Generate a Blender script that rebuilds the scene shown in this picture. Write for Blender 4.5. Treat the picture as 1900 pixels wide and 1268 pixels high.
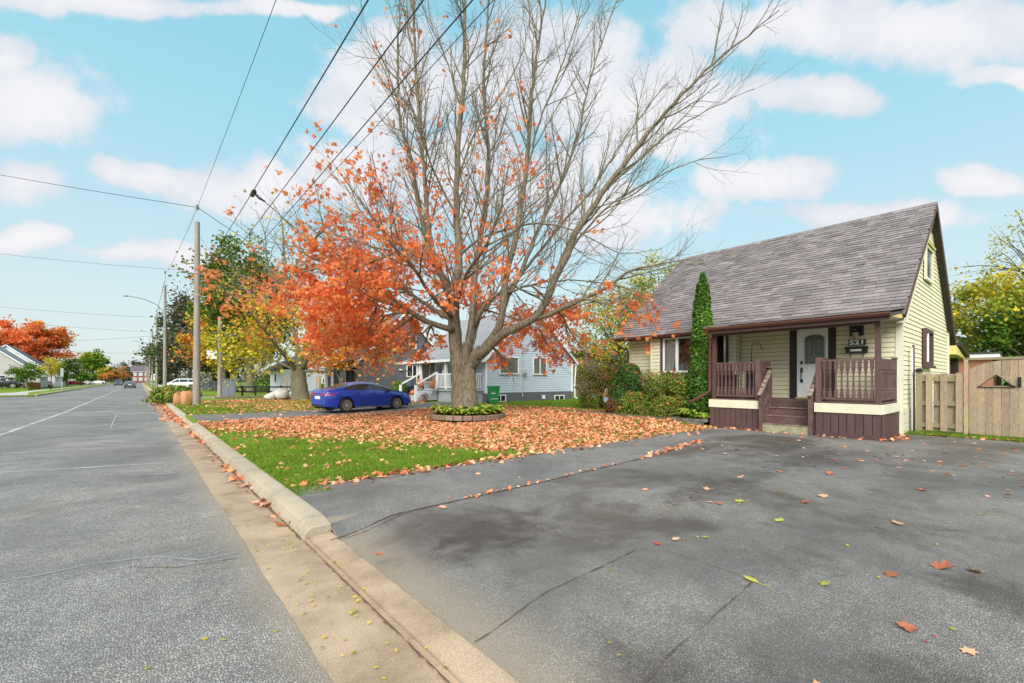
import bpy, math, random
import numpy as np
from mathutils import Vector, Matrix
R = math.radians
random.seed(7); rng = np.random.default_rng(7)
sc = bpy.context.scene
for o in list(bpy.data.objects): bpy.data.objects.remove(o)
COL = sc.collection

# ---------------------------------------------------------------- camera
FPX, CXP, HYP, CAMH = 830.0, 950.0, 705.0, 1.55      # focal length and horizon of a 1900 x 1268 picture
YAW = math.atan(692 / FPX); SN, CS = math.sin(YAW), math.cos(YAW)
cam = bpy.data.cameras.new('camera'); camo = bpy.data.objects.new('camera', cam); COL.objects.link(camo)
camo.location = (0, 0, CAMH); camo.rotation_euler = (R(90), 0, -YAW)
cam.sensor_width = 36; cam.lens = FPX / 1900 * 36; cam.shift_y = (HYP - 634) / 1900
cam.clip_start = 0.05; cam.clip_end = 6000
sc.camera = camo
def ray(px, py):
    r = (px - CXP) / FPX; return SN + r * CS, CS - r * SN, (HYP - py) / FPX
def G(px, py, z=0.0):
    d = ray(px, py); k = (z - CAMH) / d[2]; return Vector((d[0] * k, d[1] * k, z))
def PX(px, py, X):
    d = ray(px, py); k = X / d[0]; return Vector((X, d[1] * k, CAMH + d[2] * k))
def PY(px, py, Y):
    d = ray(px, py); k = Y / d[1]; return Vector((d[0] * k, Y, CAMH + d[2] * k))
def PZ(px, py, dep):
    d = ray(px, py); return Vector((d[0] * dep, d[1] * dep, CAMH + d[2] * dep))

# ---------------------------------------------------------------- sun, exposure
SUN_EL, SUN_AZ = R(40), R(228)          # azimuth clockwise from +Y
sun = bpy.data.lights.new('sun', 'SUN'); sun.energy = 4.6; sun.angle = R(48); sun.color = (1.0, 0.955, 0.89)
so = bpy.data.objects.new('sun', sun); COL.objects.link(so)
sd = Vector((math.sin(SUN_AZ) * math.cos(SUN_EL), math.cos(SUN_AZ) * math.cos(SUN_EL), math.sin(SUN_EL)))
so.rotation_euler = sd.to_track_quat('Z', 'Y').to_euler(); so.location = (0, 0, 60)
sc.view_settings.view_transform = 'Standard'; sc.view_settings.look = 'None'
sc.view_settings.exposure = 0.42; sc.view_settings.gamma = 1.0; sc.view_settings.use_curve_mapping = False
sc.render.engine = 'CYCLES'
sc.cycles.max_bounces = 6; sc.cycles.diffuse_bounces = 3; sc.cycles.transparent_max_bounces = 16

# ---------------------------------------------------------------- sky
world = bpy.data.worlds.new('World'); sc.world = world; world.use_nodes = True
nt = world.node_tree; nt.nodes.clear()
class NT:
    def __init__(s, tree): s.t = tree
    def n(s, typ, **kw):
        nd = s.t.nodes.new(typ)
        for k, v in kw.items():
            if k.startswith('i_'):
                nd.inputs[k[2:].replace('_', ' ')].default_value = v
            else: setattr(nd, k, v)
        return nd
    def l(s, a, b): s.t.links.new(a, b)
    def m(s, op, a, b=None, c=None):
        nd = s.t.nodes.new('ShaderNodeMath'); nd.operation = op
        for i, v in enumerate((a, b, c)):
            if v is None: continue
            if isinstance(v, (int, float)): nd.inputs[i].default_value = v
            else: s.l(v, nd.inputs[i])
        return nd.outputs[0]
    def mix(s, f, a, b, blend='MIX'):
        nd = s.t.nodes.new('ShaderNodeMix'); nd.data_type = 'RGBA'; nd.blend_type = blend
        for i, v in ((0, f), (6, a), (7, b)):
            if isinstance(v, (int, float)): nd.inputs[i].default_value = v if i == 0 else (v, v, v, 1)
            elif isinstance(v, tuple): nd.inputs[i].default_value = v if len(v) == 4 else v + (1,)
            else: s.l(v, nd.inputs[i])
        return nd.outputs[2]
    def ss(s, v, lo, hi, a=0.0, b=1.0):
        nd = s.t.nodes.new('ShaderNodeMapRange'); nd.interpolation_type = 'SMOOTHSTEP'
        s.l(v, nd.inputs[0])
        for i, x in zip((1, 2, 3, 4), (lo, hi, a, b)): nd.inputs[i].default_value = x
        return nd.outputs[0]
    def noise(s, vec, scale, detail=4, rough=.55, dist=0.0, w=None):
        nd = s.t.nodes.new('ShaderNodeTexNoise'); nd.inputs['Scale'].default_value = scale
        nd.inputs['Detail'].default_value = detail; nd.inputs['Roughness'].default_value = rough; nd.inputs['Distortion'].default_value = dist
        if w is not None: nd.noise_dimensions = '4D'; nd.inputs['W'].default_value = w
        if vec is not None: s.l(vec, nd.inputs['Vector'])
        return nd.outputs['Fac']
W = NT(nt)
tc = W.n('ShaderNodeTexCoord'); dirv = tc.outputs['Generated']
sep = W.n('ShaderNodeSeparateXYZ'); W.l(dirv, sep.inputs[0])
sx, sy, sz = sep.outputs
az = W.m('ARCTAN2', sx, sy); el = W.m('ARCSINE', sz)
sky = W.n('ShaderNodeTexSky', sky_type='NISHITA', sun_disc=False, sun_elevation=SUN_EL, sun_rotation=SUN_AZ, air_density=1.0, dust_density=1.6, ozone_density=1.0)
# a veil of thin haze, paler towards the horizon, over the clear blue
skyc = W.mix(1.0, sky.outputs[0], (1.9, 2.75, 2.15), 'MULTIPLY')
lowf = W.ss(el, -0.02, 0.62, 1.0, 0.0)
veil = W.mix(lowf, (3.5, 6.9, 8.4), (6.7, 7.1, 7.4))
vf = W.ss(el, 0.0, 0.75, 0.88, 0.70)
skyc = W.mix(vf, skyc, veil)
# cumulus banks, each given by its direction and spread
def blob(px, py, rx, ry):
    """a bank of cloud: its direction and three measuring vectors, so that |M (dir - c)| = 1 on its rim"""
    un = lambda d: Vector(d).normalized(); c = un(ray(px, py)); a = (un(ray(px + rx, py)) - un(ray(px - rx, py))) / 2; e = (un(ray(px, py - ry)) - un(ray(px, py + ry))) / 2
    m = Matrix((a, e, c * .35)).transposed().inverted(); return c, [m[k] for k in range(3)]
banks = [(70, 215, 175, 105), (300, 340, 150, 42), (60, 350, 130, 45), (20, 130, 60, 50), (760, 160, 170, 130), (1000, 150, 230, 120), (1200, 215, 190, 130), (860, 330, 260, 110),
         (1500, 55, 330, 75), (1780, 60, 260, 85), (1530, 180, 165, 42), (1410, 335, 160, 48), (1600, 400, 260, 32), (1830, 335, 110, 34), (210, 15, 330, 26),
         (480, 350, 150, 60), (60, 450, 100, 24), (300, 480, 140, 22), (640, 330, 150, 80), (1150, 400, 200, 60), (1880, 150, 120, 26), (560, 12, 130, 22),
         (-260, 160, 240, 120), (2200, 220, 260, 120), (700, -260, 600, 130), (1500, -330, 500, 140)]
warp = W.n('ShaderNodeTexNoise'); warp.inputs['Scale'].default_value = 4.0; warp.inputs['Detail'].default_value = 4; W.l(dirv, warp.inputs['Vector'])
def vm(op, a, b):
    nd = W.n('ShaderNodeVectorMath', operation=op)
    for k, v in enumerate((a, b)):
        if isinstance(v, (Vector, tuple)): nd.inputs[k].default_value = tuple(v)
        else: W.l(v, nd.inputs[k])
    return nd
dirw = vm('ADD', dirv, vm('MULTIPLY', vm('SUBTRACT', warp.outputs['Color'], (.5, .5, .5)).outputs[0], (.11, .11, .11)).outputs[0]).outputs[0]
best = None
for b in banks:
    c, ms = blob(*b); rel = vm('SUBTRACT', dirw, c).outputs[0]; q = None
    for mv in ms:
        d = vm('DOT_PRODUCT', rel, Vector(mv)).outputs['Value']; d2 = W.m('MULTIPLY', d, d); q = d2 if q is None else W.m('ADD', q, d2)
    v = W.m('SUBTRACT', 1.0, W.m('SQRT', q)); best = v if best is None else W.m('MAXIMUM', best, v)
# the rest of the dome: scattered cumulus on a flat layer
den = W.m('ADD', W.m('MAXIMUM', sz, 0.0), 0.10)
lay = W.n('ShaderNodeCombineXYZ'); W.l(W.m('DIVIDE', sx, den), lay.inputs[0]); W.l(W.m('DIVIDE', sy, den), lay.inputs[1])
far_n = W.noise(lay.outputs[0], 0.8, 6, .55, 0.2)
outside = W.ss(W.m('ABSOLUTE', W.m('SUBTRACT', az, YAW)), 0.95, 1.25)
layer = W.m('SUBTRACT', W.m('MULTIPLY', W.m('SUBTRACT', far_n, .47), 5.0), W.m('MULTIPLY', W.m('SUBTRACT', 1.0, outside), 1.2))
best = W.m('MAXIMUM', best, layer)
fray = W.m('SUBTRACT', W.noise(dirv, 9.0, 10, .60, 0.0), 0.5)
dens = W.m('ADD', best, W.m('MULTIPLY', fray, 2.2))
mask = W.ss(dens, -0.10, 0.40)
shade = W.noise(dirv, 4.5, 6, .6, 0.2, w=3.1)
shade2 = W.ss(W.m('ADD', shade, W.m('MULTIPLY', dens, 0.22)), 0.38, 0.80)
ccol = W.mix(shade2, (6.5, 6.9, 7.7), (8.7, 8.5, 8.7))
mask = W.m('MULTIPLY', mask, W.ss(el, -0.02, 0.16, 0.25, 0.93))
skyc = W.mix(mask, skyc, ccol)
bg = W.n('ShaderNodeBackground', i_Strength=0.082); W.l(skyc, bg.inputs['Color'])
wo = W.n('ShaderNodeOutputWorld'); W.l(bg.outputs[0], wo.inputs['Surface'])

# ================================================================ helpers
MATS = {}
def mat(name, col, rough=.75, var=.12, scale=2.0, col2=None, bump=0.0, bscale=60.0, metal=0.0, spec=.4, orand=0.0, irand=0.0, stretch=(1, 1, 1), stops=None, transl=0.0, coat=0.0, emis=None, fine=0.0):
    """procedural surface: base colour broken up by noise in world space, with variation per object (orand) or per loose piece (irand)"""
    if name in MATS: return MATS[name]
    m = bpy.data.materials.new(name); m.use_nodes = True; MATS[name] = m
    t = m.node_tree; t.nodes.clear(); N = NT(t)
    geo = N.n('ShaderNodeNewGeometry'); mp = N.n('ShaderNodeMapping'); mp.inputs['Scale'].default_value = stretch; N.l(geo.outputs['Position'], mp.inputs[0])
    P = mp.outputs[0]
    if stops:
        rp = N.n('ShaderNodeValToRGB'); N.l(geo.outputs['Random Per Island'], rp.inputs[0])
        cr = rp.color_ramp; cr.interpolation = 'LINEAR'
        while len(cr.elements) < len(stops): cr.elements.new(.5)
        for e, (p, c) in zip(cr.elements, stops): e.position = p; e.color = tuple(c) + (1,)
        c = rp.outputs[0]
        f = N.noise(P, scale, 3)
        c = N.mix(1.0, c, N.mix(N.ss(f, .3, .7), (1 - var,) * 3, (1 + var * .6,) * 3), 'MULTIPLY')
    else:
        col2 = col2 or tuple(x * .62 for x in col)
        f = N.noise(P, scale, 6, .6)
        c = N.mix(N.ss(f, .5 - .22, .5 + .30, 0, min(1, var * 3)), tuple(col), tuple(col2))
        if fine:
            f2 = N.noise(P, bscale * .8, 3, .7)
            c = N.mix(1.0, c, N.mix(N.ss(f2, .32, .68), (1 - fine,) * 3, (1 + fine,) * 3), 'MULTIPLY')
    r = None
    if orand: r = N.n('ShaderNodeObjectInfo').outputs['Random']; a = orand
    if irand: r = geo.outputs['Random Per Island']; a = irand
    if r is not None:
        k = N.m('ADD', 1 - a, N.m('MULTIPLY', r, 2 * a)); cc = N.n('ShaderNodeCombineColor')
        for i in range(3): N.l(k, cc.inputs[i])
        c = N.mix(1.0, c, cc.outputs[0], 'MULTIPLY')
    b = N.n('ShaderNodeBsdfPrincipled', i_Roughness=rough, i_Metallic=metal)
    b.inputs['Specular IOR Level'].default_value = spec
    if coat: b.inputs['Coat Weight'].default_value = coat; b.inputs['Coat Roughness'].default_value = .05
    N.l(c, b.inputs['Base Color'])
    if bump:
        bn = N.n('ShaderNodeBump', i_Strength=min(1, bump), i_Distance=.02 * max(1, bump)); N.l(N.noise(P, bscale, 5, .65), bn.inputs['Height']); N.l(bn.outputs[0], b.inputs['Normal'])
    out = N.n('ShaderNodeOutputMaterial'); sh = b.outputs[0]
    if transl:
        tr = N.n('ShaderNodeBsdfTranslucent'); N.l(c, tr.inputs[0]); mx = N.n('ShaderNodeMixShader', i_Fac=transl)
        N.l(sh, mx.inputs[1]); N.l(tr.outputs[0], mx.inputs[2]); sh = mx.outputs[0]
    N.l(sh, out.inputs[0]); return m

class MB:
    def __init__(s): s.v = []; s.f = []
    def add(s, vs, fs):
        b = len(s.v); s.v += [tuple(p) for p in vs]; s.f += [tuple(i + b for i in f) for f in fs]; return s
    def box(s, x0, x1, y0, y1, z0, z1):
        return s.add([(x0, y0, z0), (x1, y0, z0), (x1, y1, z0), (x0, y1, z0), (x0, y0, z1), (x1, y0, z1), (x1, y1, z1), (x0, y1, z1)],
                     [(3, 2, 1, 0), (4, 5, 6, 7), (0, 1, 5, 4), (1, 2, 6, 5), (2, 3, 7, 6), (3, 0, 4, 7)])
    def obox(s, c, u, v, w, a, b, d):
        """box about centre c with half sizes a, b, d along unit axes u, v, w"""
        c, u, v, w = map(Vector, (c, u, v, w)); P = []
        for k in (-1, 1):
            for i, j in ((-1, -1), (1, -1), (1, 1), (-1, 1)): P.append(c + u * a * i + v * b * j + w * d * k)
        return s.add(P, [(3, 2, 1, 0), (4, 5, 6, 7), (0, 1, 5, 4), (1, 2, 6, 5), (2, 3, 7, 6), (3, 0, 4, 7)])
    def beam(s, p, q, w, h, up=(0, 0, 1)):
        p, q = Vector(p), Vector(q); d = (q - p); L = d.length; d.normalize(); side = d.cross(Vector(up))
        if side.length < 1e-4: side = Vector((1, 0, 0))
        side.normalize(); u = side.cross(d).normalized()
        return s.obox((p + q) / 2, d, side, u, L / 2, w / 2, h / 2)
    def prism(s, poly, a, b, axis='y'):
        """polygon extruded along an axis; poly gives the other two coordinates in order"""
        def P(p, t): return {'x': (t, p[0], p[1]), 'y': (p[0], t, p[1]), 'z': (p[0], p[1], t)}[axis]
        n = len(poly); vs = [P(p, a) for p in poly] + [P(p, b) for p in poly]
        return s.add(vs, [tuple(range(n)), tuple(range(2 * n - 1, n - 1, -1))] + [(i, i + n, (i + 1) % n + n, (i + 1) % n) for i in range(n)])
    def tube(s, pts, rad, n=6, cap=True, oval=None):
        pts = [Vector(p) for p in pts]
        if isinstance(rad, (int, float)): rad = [rad] * len(pts)
        prev = None; rings = []
        for i, p in enumerate(pts):
            d = (pts[min(i + 1, len(pts) - 1)] - pts[max(i - 1, 0)])
            if d.length < 1e-9: d = Vector((0, 0, 1))
            d.normalize()
            if prev is None: prev = d.orthogonal().normalized()
            a = prev - d * prev.dot(d)
            if a.length < 1e-5: a = d.orthogonal()
            a.normalize(); prev = a; b = d.cross(a)
            rings.append([p + (a * math.cos(2 * math.pi * k / n) + b * math.sin(2 * math.pi * k / n)) * rad[i] for k in range(n)])
        fs = []
        for i in range(len(pts) - 1):
            for k in range(n): fs.append((i * n + k, i * n + (k + 1) % n, (i + 1) * n + (k + 1) % n, (i + 1) * n + k))
        if cap: fs += [tuple(range(n - 1, -1, -1)), tuple((len(pts) - 1) * n + k for k in range(n))]
        return s.add([p for r in rings for p in r], fs)
    def lathe(s, prof, c, n=12, axis='z'):
        vs = []
        for r, h in prof:
            for k in range(n):
                a = 2 * math.pi * k / n; x, y = r * math.cos(a), r * math.sin(a)
                vs.append({'z': (c[0] + x, c[1] + y, c[2] + h), 'y': (c[0] + x, c[1] + h, c[2] + y), 'x': (c[0] + h, c[1] + x, c[2] + y)}[axis])
        m = len(prof); fs = [(i * n + k, i * n + (k + 1) % n, (i + 1) * n + (k + 1) % n, (i + 1) * n + k) for i in range(m - 1) for k in range(n)]
        fs += [tuple(range(n - 1, -1, -1)), tuple((m - 1) * n + k for k in range(n))]
        return s.add(vs, fs)
    def quad(s, *p): return s.add(p, [tuple(range(len(p)))])
    def mesh(s, name, m, smooth=False, ang=None):
        me = bpy.data.meshes.new(name); me.from_pydata(s.v, [], s.f); me.update()
        if m: me.materials.append(m)
        if smooth or ang:
            me.polygons.foreach_set('use_smooth', [True] * len(me.polygons))
            if ang: me.set_sharp_from_angle(angle=R(ang))
        return me
    def build(s, name, m, parent=None, smooth=False, ang=None, loc=None, **kw):
        return put(s.mesh(name, m, smooth, ang), name, parent, loc, **kw)

def put(me, name, parent=None, loc=None, rot=None, scale=None, label=None, cat=None, group=None, kind=None):
    o = bpy.data.objects.new(name, me); COL.objects.link(o)
    if loc is not None: o.location = loc
    if rot is not None: o.rotation_euler = rot
    if scale is not None: o.scale = scale
    if parent is not None:
        o.parent = parent
        if parent.get('_o'): o.matrix_parent_inverse = Matrix.Translation(-Vector(parent['_o']))
    tag(o, label, cat, group, kind); return o
def tag(o, label=None, cat=None, group=None, kind=None):
    for k, v in (('label', label), ('category', cat), ('group', group), ('kind', kind)):
        if v: o[k] = v
    return o
ORIG = {}
def thing(name, label, cat, loc=(0, 0, 0), rz=0.0, group=None, world=False):
    """an Empty at the base of a thing; world=True: its parts are given in world coordinates"""
    o = bpy.data.objects.new(name, None); COL.objects.link(o); o.location = loc; o.rotation_euler = (0, 0, rz); o.empty_display_size = .2
    if world: o['_o'] = tuple(loc)
    return tag(o, label, cat, group)
def copy_tree(o, parent=None):
    c = o.copy(); COL.objects.link(c)
    if parent is not None: c.parent = parent
    for ch in list(o.children): copy_tree(ch, c)
    return c
UNIT = {}
def unit(kind, m):
    """shared unit meshes: box (centred), wedge (a clapboard: thick lower edge)"""
    k = (kind, m.name)
    if k not in UNIT:
        b = MB()
        if kind == 'box': b.box(-.5, .5, -.5, .5, -.5, .5)
        elif kind == 'wedge':   # length x, outward -y, height z
            b.add([(-.5, 0, 0), (.5, 0, 0), (.5, -1, 0), (-.5, -1, 0), (-.5, 0, .91), (.5, 0, .91), (.5, -.18, .91), (-.5, -.18, .91)],
                  [(3, 2, 1, 0), (4, 5, 6, 7), (0, 1, 5, 4), (1, 2, 6, 5), (2, 3, 7, 6), (3, 0, 4, 7)])
        elif kind == 'block':   # rounded edging block
            p = [(-.5, -.42), (-.42, -.5), (.42, -.5), (.5, -.42), (.5, .42), (.42, .5), (-.42, .5), (-.5, .42)]
            b.prism(p, -.5, .42, 'z'); q = [(x * .9, y * .86) for x, y in p]; n = 8
            base = len(b.v); b.v += [(x, y, .5) for x, y in q]; b.f[1] = tuple(range(base, base + 8))
            b.f += [(8 + i, 8 + (i + 1) % 8, base + (i + 1) % 8, base + i) for i in range(8)]
        UNIT[k] = b.mesh(kind, m)
    return UNIT[k]
def ub(name, m, parent, x0, x1, y0, y1, z0, z1, rot=None, **kw):
    return put(unit('box', m), name, parent, ((x0 + x1) / 2, (y0 + y1) / 2, (z0 + z1) / 2), rot, (abs(x1 - x0), abs(y1 - y0), abs(z1 - z0)), **kw)
def plank(name, m, parent, p, q, w, h, up=(0, 0, 1)):
    """a board from p to q, w wide and h high, as an instance of the unit box"""
    p, q = Vector(p), Vector(q); d = q - p; L = d.length; d.normalize(); side = d.cross(Vector(up))
    if side.length < 1e-4: side = Vector((0, 1, 0))
    side.normalize(); u = side.cross(d).normalized(); mt = Matrix((d, side, u)).transposed()
    return put(unit('box', m), name, parent, (p + q) / 2, mt.to_euler(), (L, w, h))
def clap_board(parent, m, a, b, z, out, h, t=.022):
    """one siding board from point a to b (plan), bottom edge at z, facing out"""
    a = Vector(a + (0,)); b = Vector(b + (0,)); d = b - a; L = d.length
    if L < .02: return
    o = Vector(out + (0,)); ang = math.atan2(o.y, o.x) + math.pi / 2
    c = (a + b) / 2
    return put(unit('wedge', m), 'siding_board', parent, (c.x, c.y, z), (0, 0, ang), (L, t, h))
def clap_field(parent, m, a, b, z0, z1, out, step=.14, holes=(), lim=None):
    """boards over a wall from plan point a to b; holes are (s0, s1, z0, z1) in metres along a-b; lim(z) gives the ends"""
    A = Vector(a); B = Vector(b); D = B - A; L = D.length; D.normalize(); z = z0
    while z < z1 - .02:
        h = min(step, z1 - z); s0, s1 = (0, L) if lim is None else lim(z + h * .5)
        spans = [(s0, s1)]
        for (q0, q1, hz0, hz1) in holes:
            if z + h * .5 > hz0 and z + h * .5 < hz1:
                spans = [r for (p0, p1) in spans for r in ((p0, min(p1, q0)), (max(p0, q1), p1)) if r[1] - r[0] > .03]
        for p0, p1 in spans: clap_board(parent, m, tuple(A + D * p0), tuple(A + D * p1), z, out, h)
        z += step
def clap_mesh(b, a, c, z0, z1, out, step=.15, lim=None, t=.02):
    """the same in one mesh, for walls too far away to pick boards apart"""
    A = Vector(a); C = Vector(c); D = C - A; L = D.length; D.normalize(); o = Vector(out); z = z0
    while z < z1 - .02:
        h = min(step, z1 - z); l0, l1 = (0, L) if lim is None else lim(z); u0, u1 = (0, L) if lim is None else lim(z + h)
        if l1 - l0 > .02:
            p = [A + D * l0 + o * t, A + D * l1 + o * t, A + D * max(u1, u0 + .01) + o * t * .1, A + D * u0 + o * t * .1, A + D * l0, A + D * l1]
            b.add([(p[0].x, p[0].y, z), (p[1].x, p[1].y, z), (p[2].x, p[2].y, z + h * .88), (p[3].x, p[3].y, z + h * .88), (p[4].x, p[4].y, z), (p[5].x, p[5].y, z)], [(0, 1, 2, 3), (4, 5, 1, 0)])
        z += step
def window(parent, c, u, n, w, h, fm, pm, fr=.07, mull=(), depth=.06, name='window', bars=()):
    """frame of four bars with mullions (fractions of the width), and a pane behind, about centre c; u along, n outward"""
    c, u, n = Vector(c), Vector(u), Vector(n); z = Vector((0, 0, 1)); b = MB(); cc = c + n * depth / 2
    for sgn in (-1, 1):
        b.obox(cc + u * sgn * (w - fr) / 2, u, n, z, fr / 2, depth / 2, h / 2)
        b.obox(cc + z * sgn * (h - fr) / 2, u, n, z, w / 2 - fr, depth / 2 * .97, fr / 2)
    for q in mull: b.obox(cc + u * (q - .5) * w, u, n, z, fr * .4, depth * .42, h / 2 - fr)
    for q in bars: b.obox(cc + z * (q - .5) * h, u, n, z, w / 2 - fr, depth * .40, fr * .3)
    f = b.build(name, fm, parent)
    p = MB(); p.obox(c + n * depth * .28, u, n, z, w / 2 - fr * .8, .006, h / 2 - fr * .8)
    po = p.build('pane', pm, f); return f
def fix(o): return o

# leaf shapes (flat outlines with a little curl)
def leaf_tmpl(kind):
    if kind == 'maple':
        p = [(0, -.5), (.16, -.22), (.46, -.26), (.34, -.02), (.52, .2), (.24, .2), (.16, .3), (0, .56), (-.16, .3), (-.24, .2), (-.52, .2), (-.34, -.02), (-.46, -.26), (-.16, -.22)]
        V = [(x, y, -.28 * (x * x) + .12 * y * y) for x, y in p]; return np.array(V), [tuple(range(len(p)))]
    if kind == 'oval':
        V = [(0, -.5, 0), (.24, -.1, .05), (.2, .25, .04), (0, .5, -.08), (-.2, .25, .04), (-.24, -.1, .05)]; return np.array(V), [tuple(range(6))]
    if kind == 'quad':
        V = [(-.42, -.3, 0), (.1, -.5, .1), (.5, .12, 0), (.05, .5, -.1), (-.4, .2, .06)]; return np.array(V), [tuple(range(5))]
    if kind == 'spray':   # flat scale foliage
        V = [(0, -.5, 0), (.2, -.2, 0), (.36, .1, .05), (.16, .12, 0), (.22, .4, .04), (0, .56, 0), (-.2, .36, .04), (-.15, .1, 0), (-.34, 0, .05), (-.2, -.22, 0)]; return np.array(V), [tuple(range(10))]
    if kind == 'blade':
        V = [(-.5, 0, 0), (.5, 0, 0), (.1, 1, .25)]; return np.array(V), [(0, 1, 2)]
def scatter(name, pts, size, kind, m, parent=None, nrm=None, spread=1.0, yaw=None, r=rng, curl=(1.0, 1.0), **kw):
    """many leaves in one mesh; nrm a mean normal, spread how far single leaves tilt from it"""
    pts = np.asarray(pts, float); n = len(pts); T, F = leaf_tmpl(kind); k = len(T)
    size = np.broadcast_to(np.asarray(size, float), (n,))
    N = r.normal(size=(n, 3)) * spread
    if nrm is not None: N = N + np.asarray(nrm, float)
    N /= np.linalg.norm(N, axis=1)[:, None] + 1e-9
    A = np.cross(N, r.normal(size=(n, 3))); A /= np.linalg.norm(A, axis=1)[:, None] + 1e-9; B = np.cross(N, A)
    V = pts[:, None, :] + size[:, None, None] * (T[None, :, 0:1] * A[:, None, :] + T[None, :, 1:2] * B[:, None, :] + T[None, :, 2:3] * N[:, None, :] * r.uniform(curl[0], curl[1], n)[:, None, None])
    return raw_mesh(name, V.reshape(-1, 3), k, n, F[0], m, parent, **kw)
def raw_mesh(name, V, k, n, f, m, parent=None, **kw):
    me = bpy.data.meshes.new(name); me.vertices.add(len(V)); me.vertices.foreach_set('co', V.astype(np.float32).ravel())
    L = len(f); idx = (np.arange(n)[:, None] * k + np.array(f)[None, :]).ravel()
    me.loops.add(n * L); me.loops.foreach_set('vertex_index', idx.astype(np.int32))
    me.polygons.add(n); me.polygons.foreach_set('loop_start', (np.arange(n) * L).astype(np.int32)); me.polygons.foreach_set('loop_total', np.full(n, L, np.int32))
    me.update(calc_edges=True); me.materials.append(m)
    return put(me, name, parent, **kw)
def sstep(x, a, b):
    t = np.clip((np.asarray(x, float) - a) / (b - a), 0, 1); return t * t * (3 - 2 * t)
def vnoise(x, y, s=1.0, seed=0):
    """cheap smooth 2-D noise on arrays, about -1..1"""
    x = np.asarray(x) * s; y = np.asarray(y) * s; o = seed * 1.7
    return (np.sin(x * 1.3 + 1.1 * np.sin(y * .9 + o) + o) + np.sin(y * 1.7 + 1.3 * np.sin(x * 1.1 + 2 * o) + 2.1) + .6 * np.sin(2.9 * x - 2.3 * y + 3 * o) + .6 * np.sin(3.7 * y + 1.9 * x + o * 5)) / 3.2

# ================================================================ the setting
def gh(x, y):
    """height of the right-hand yard above the driveway"""
    return .16 * sstep(x, 8, 13.5) * sstep(y, 6.95, 8.6) * (1 - .6 * sstep(x, 24, 40))
def ground_mat(name, cols, rough=.9):
    return mat(name, cols[0], rough, .33, .5, cols[1], .6, 40, fine=.25)
M_lawn = mat('lawn_turf', (.13, .225, .02), .95, .33, .55, (.17, .20, .035), .8, 45, fine=.35, spec=.1)
M_field = mat('far_turf', (.10, .18, .025), .95, .3, .05, (.14, .17, .04), spec=.1)

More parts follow.
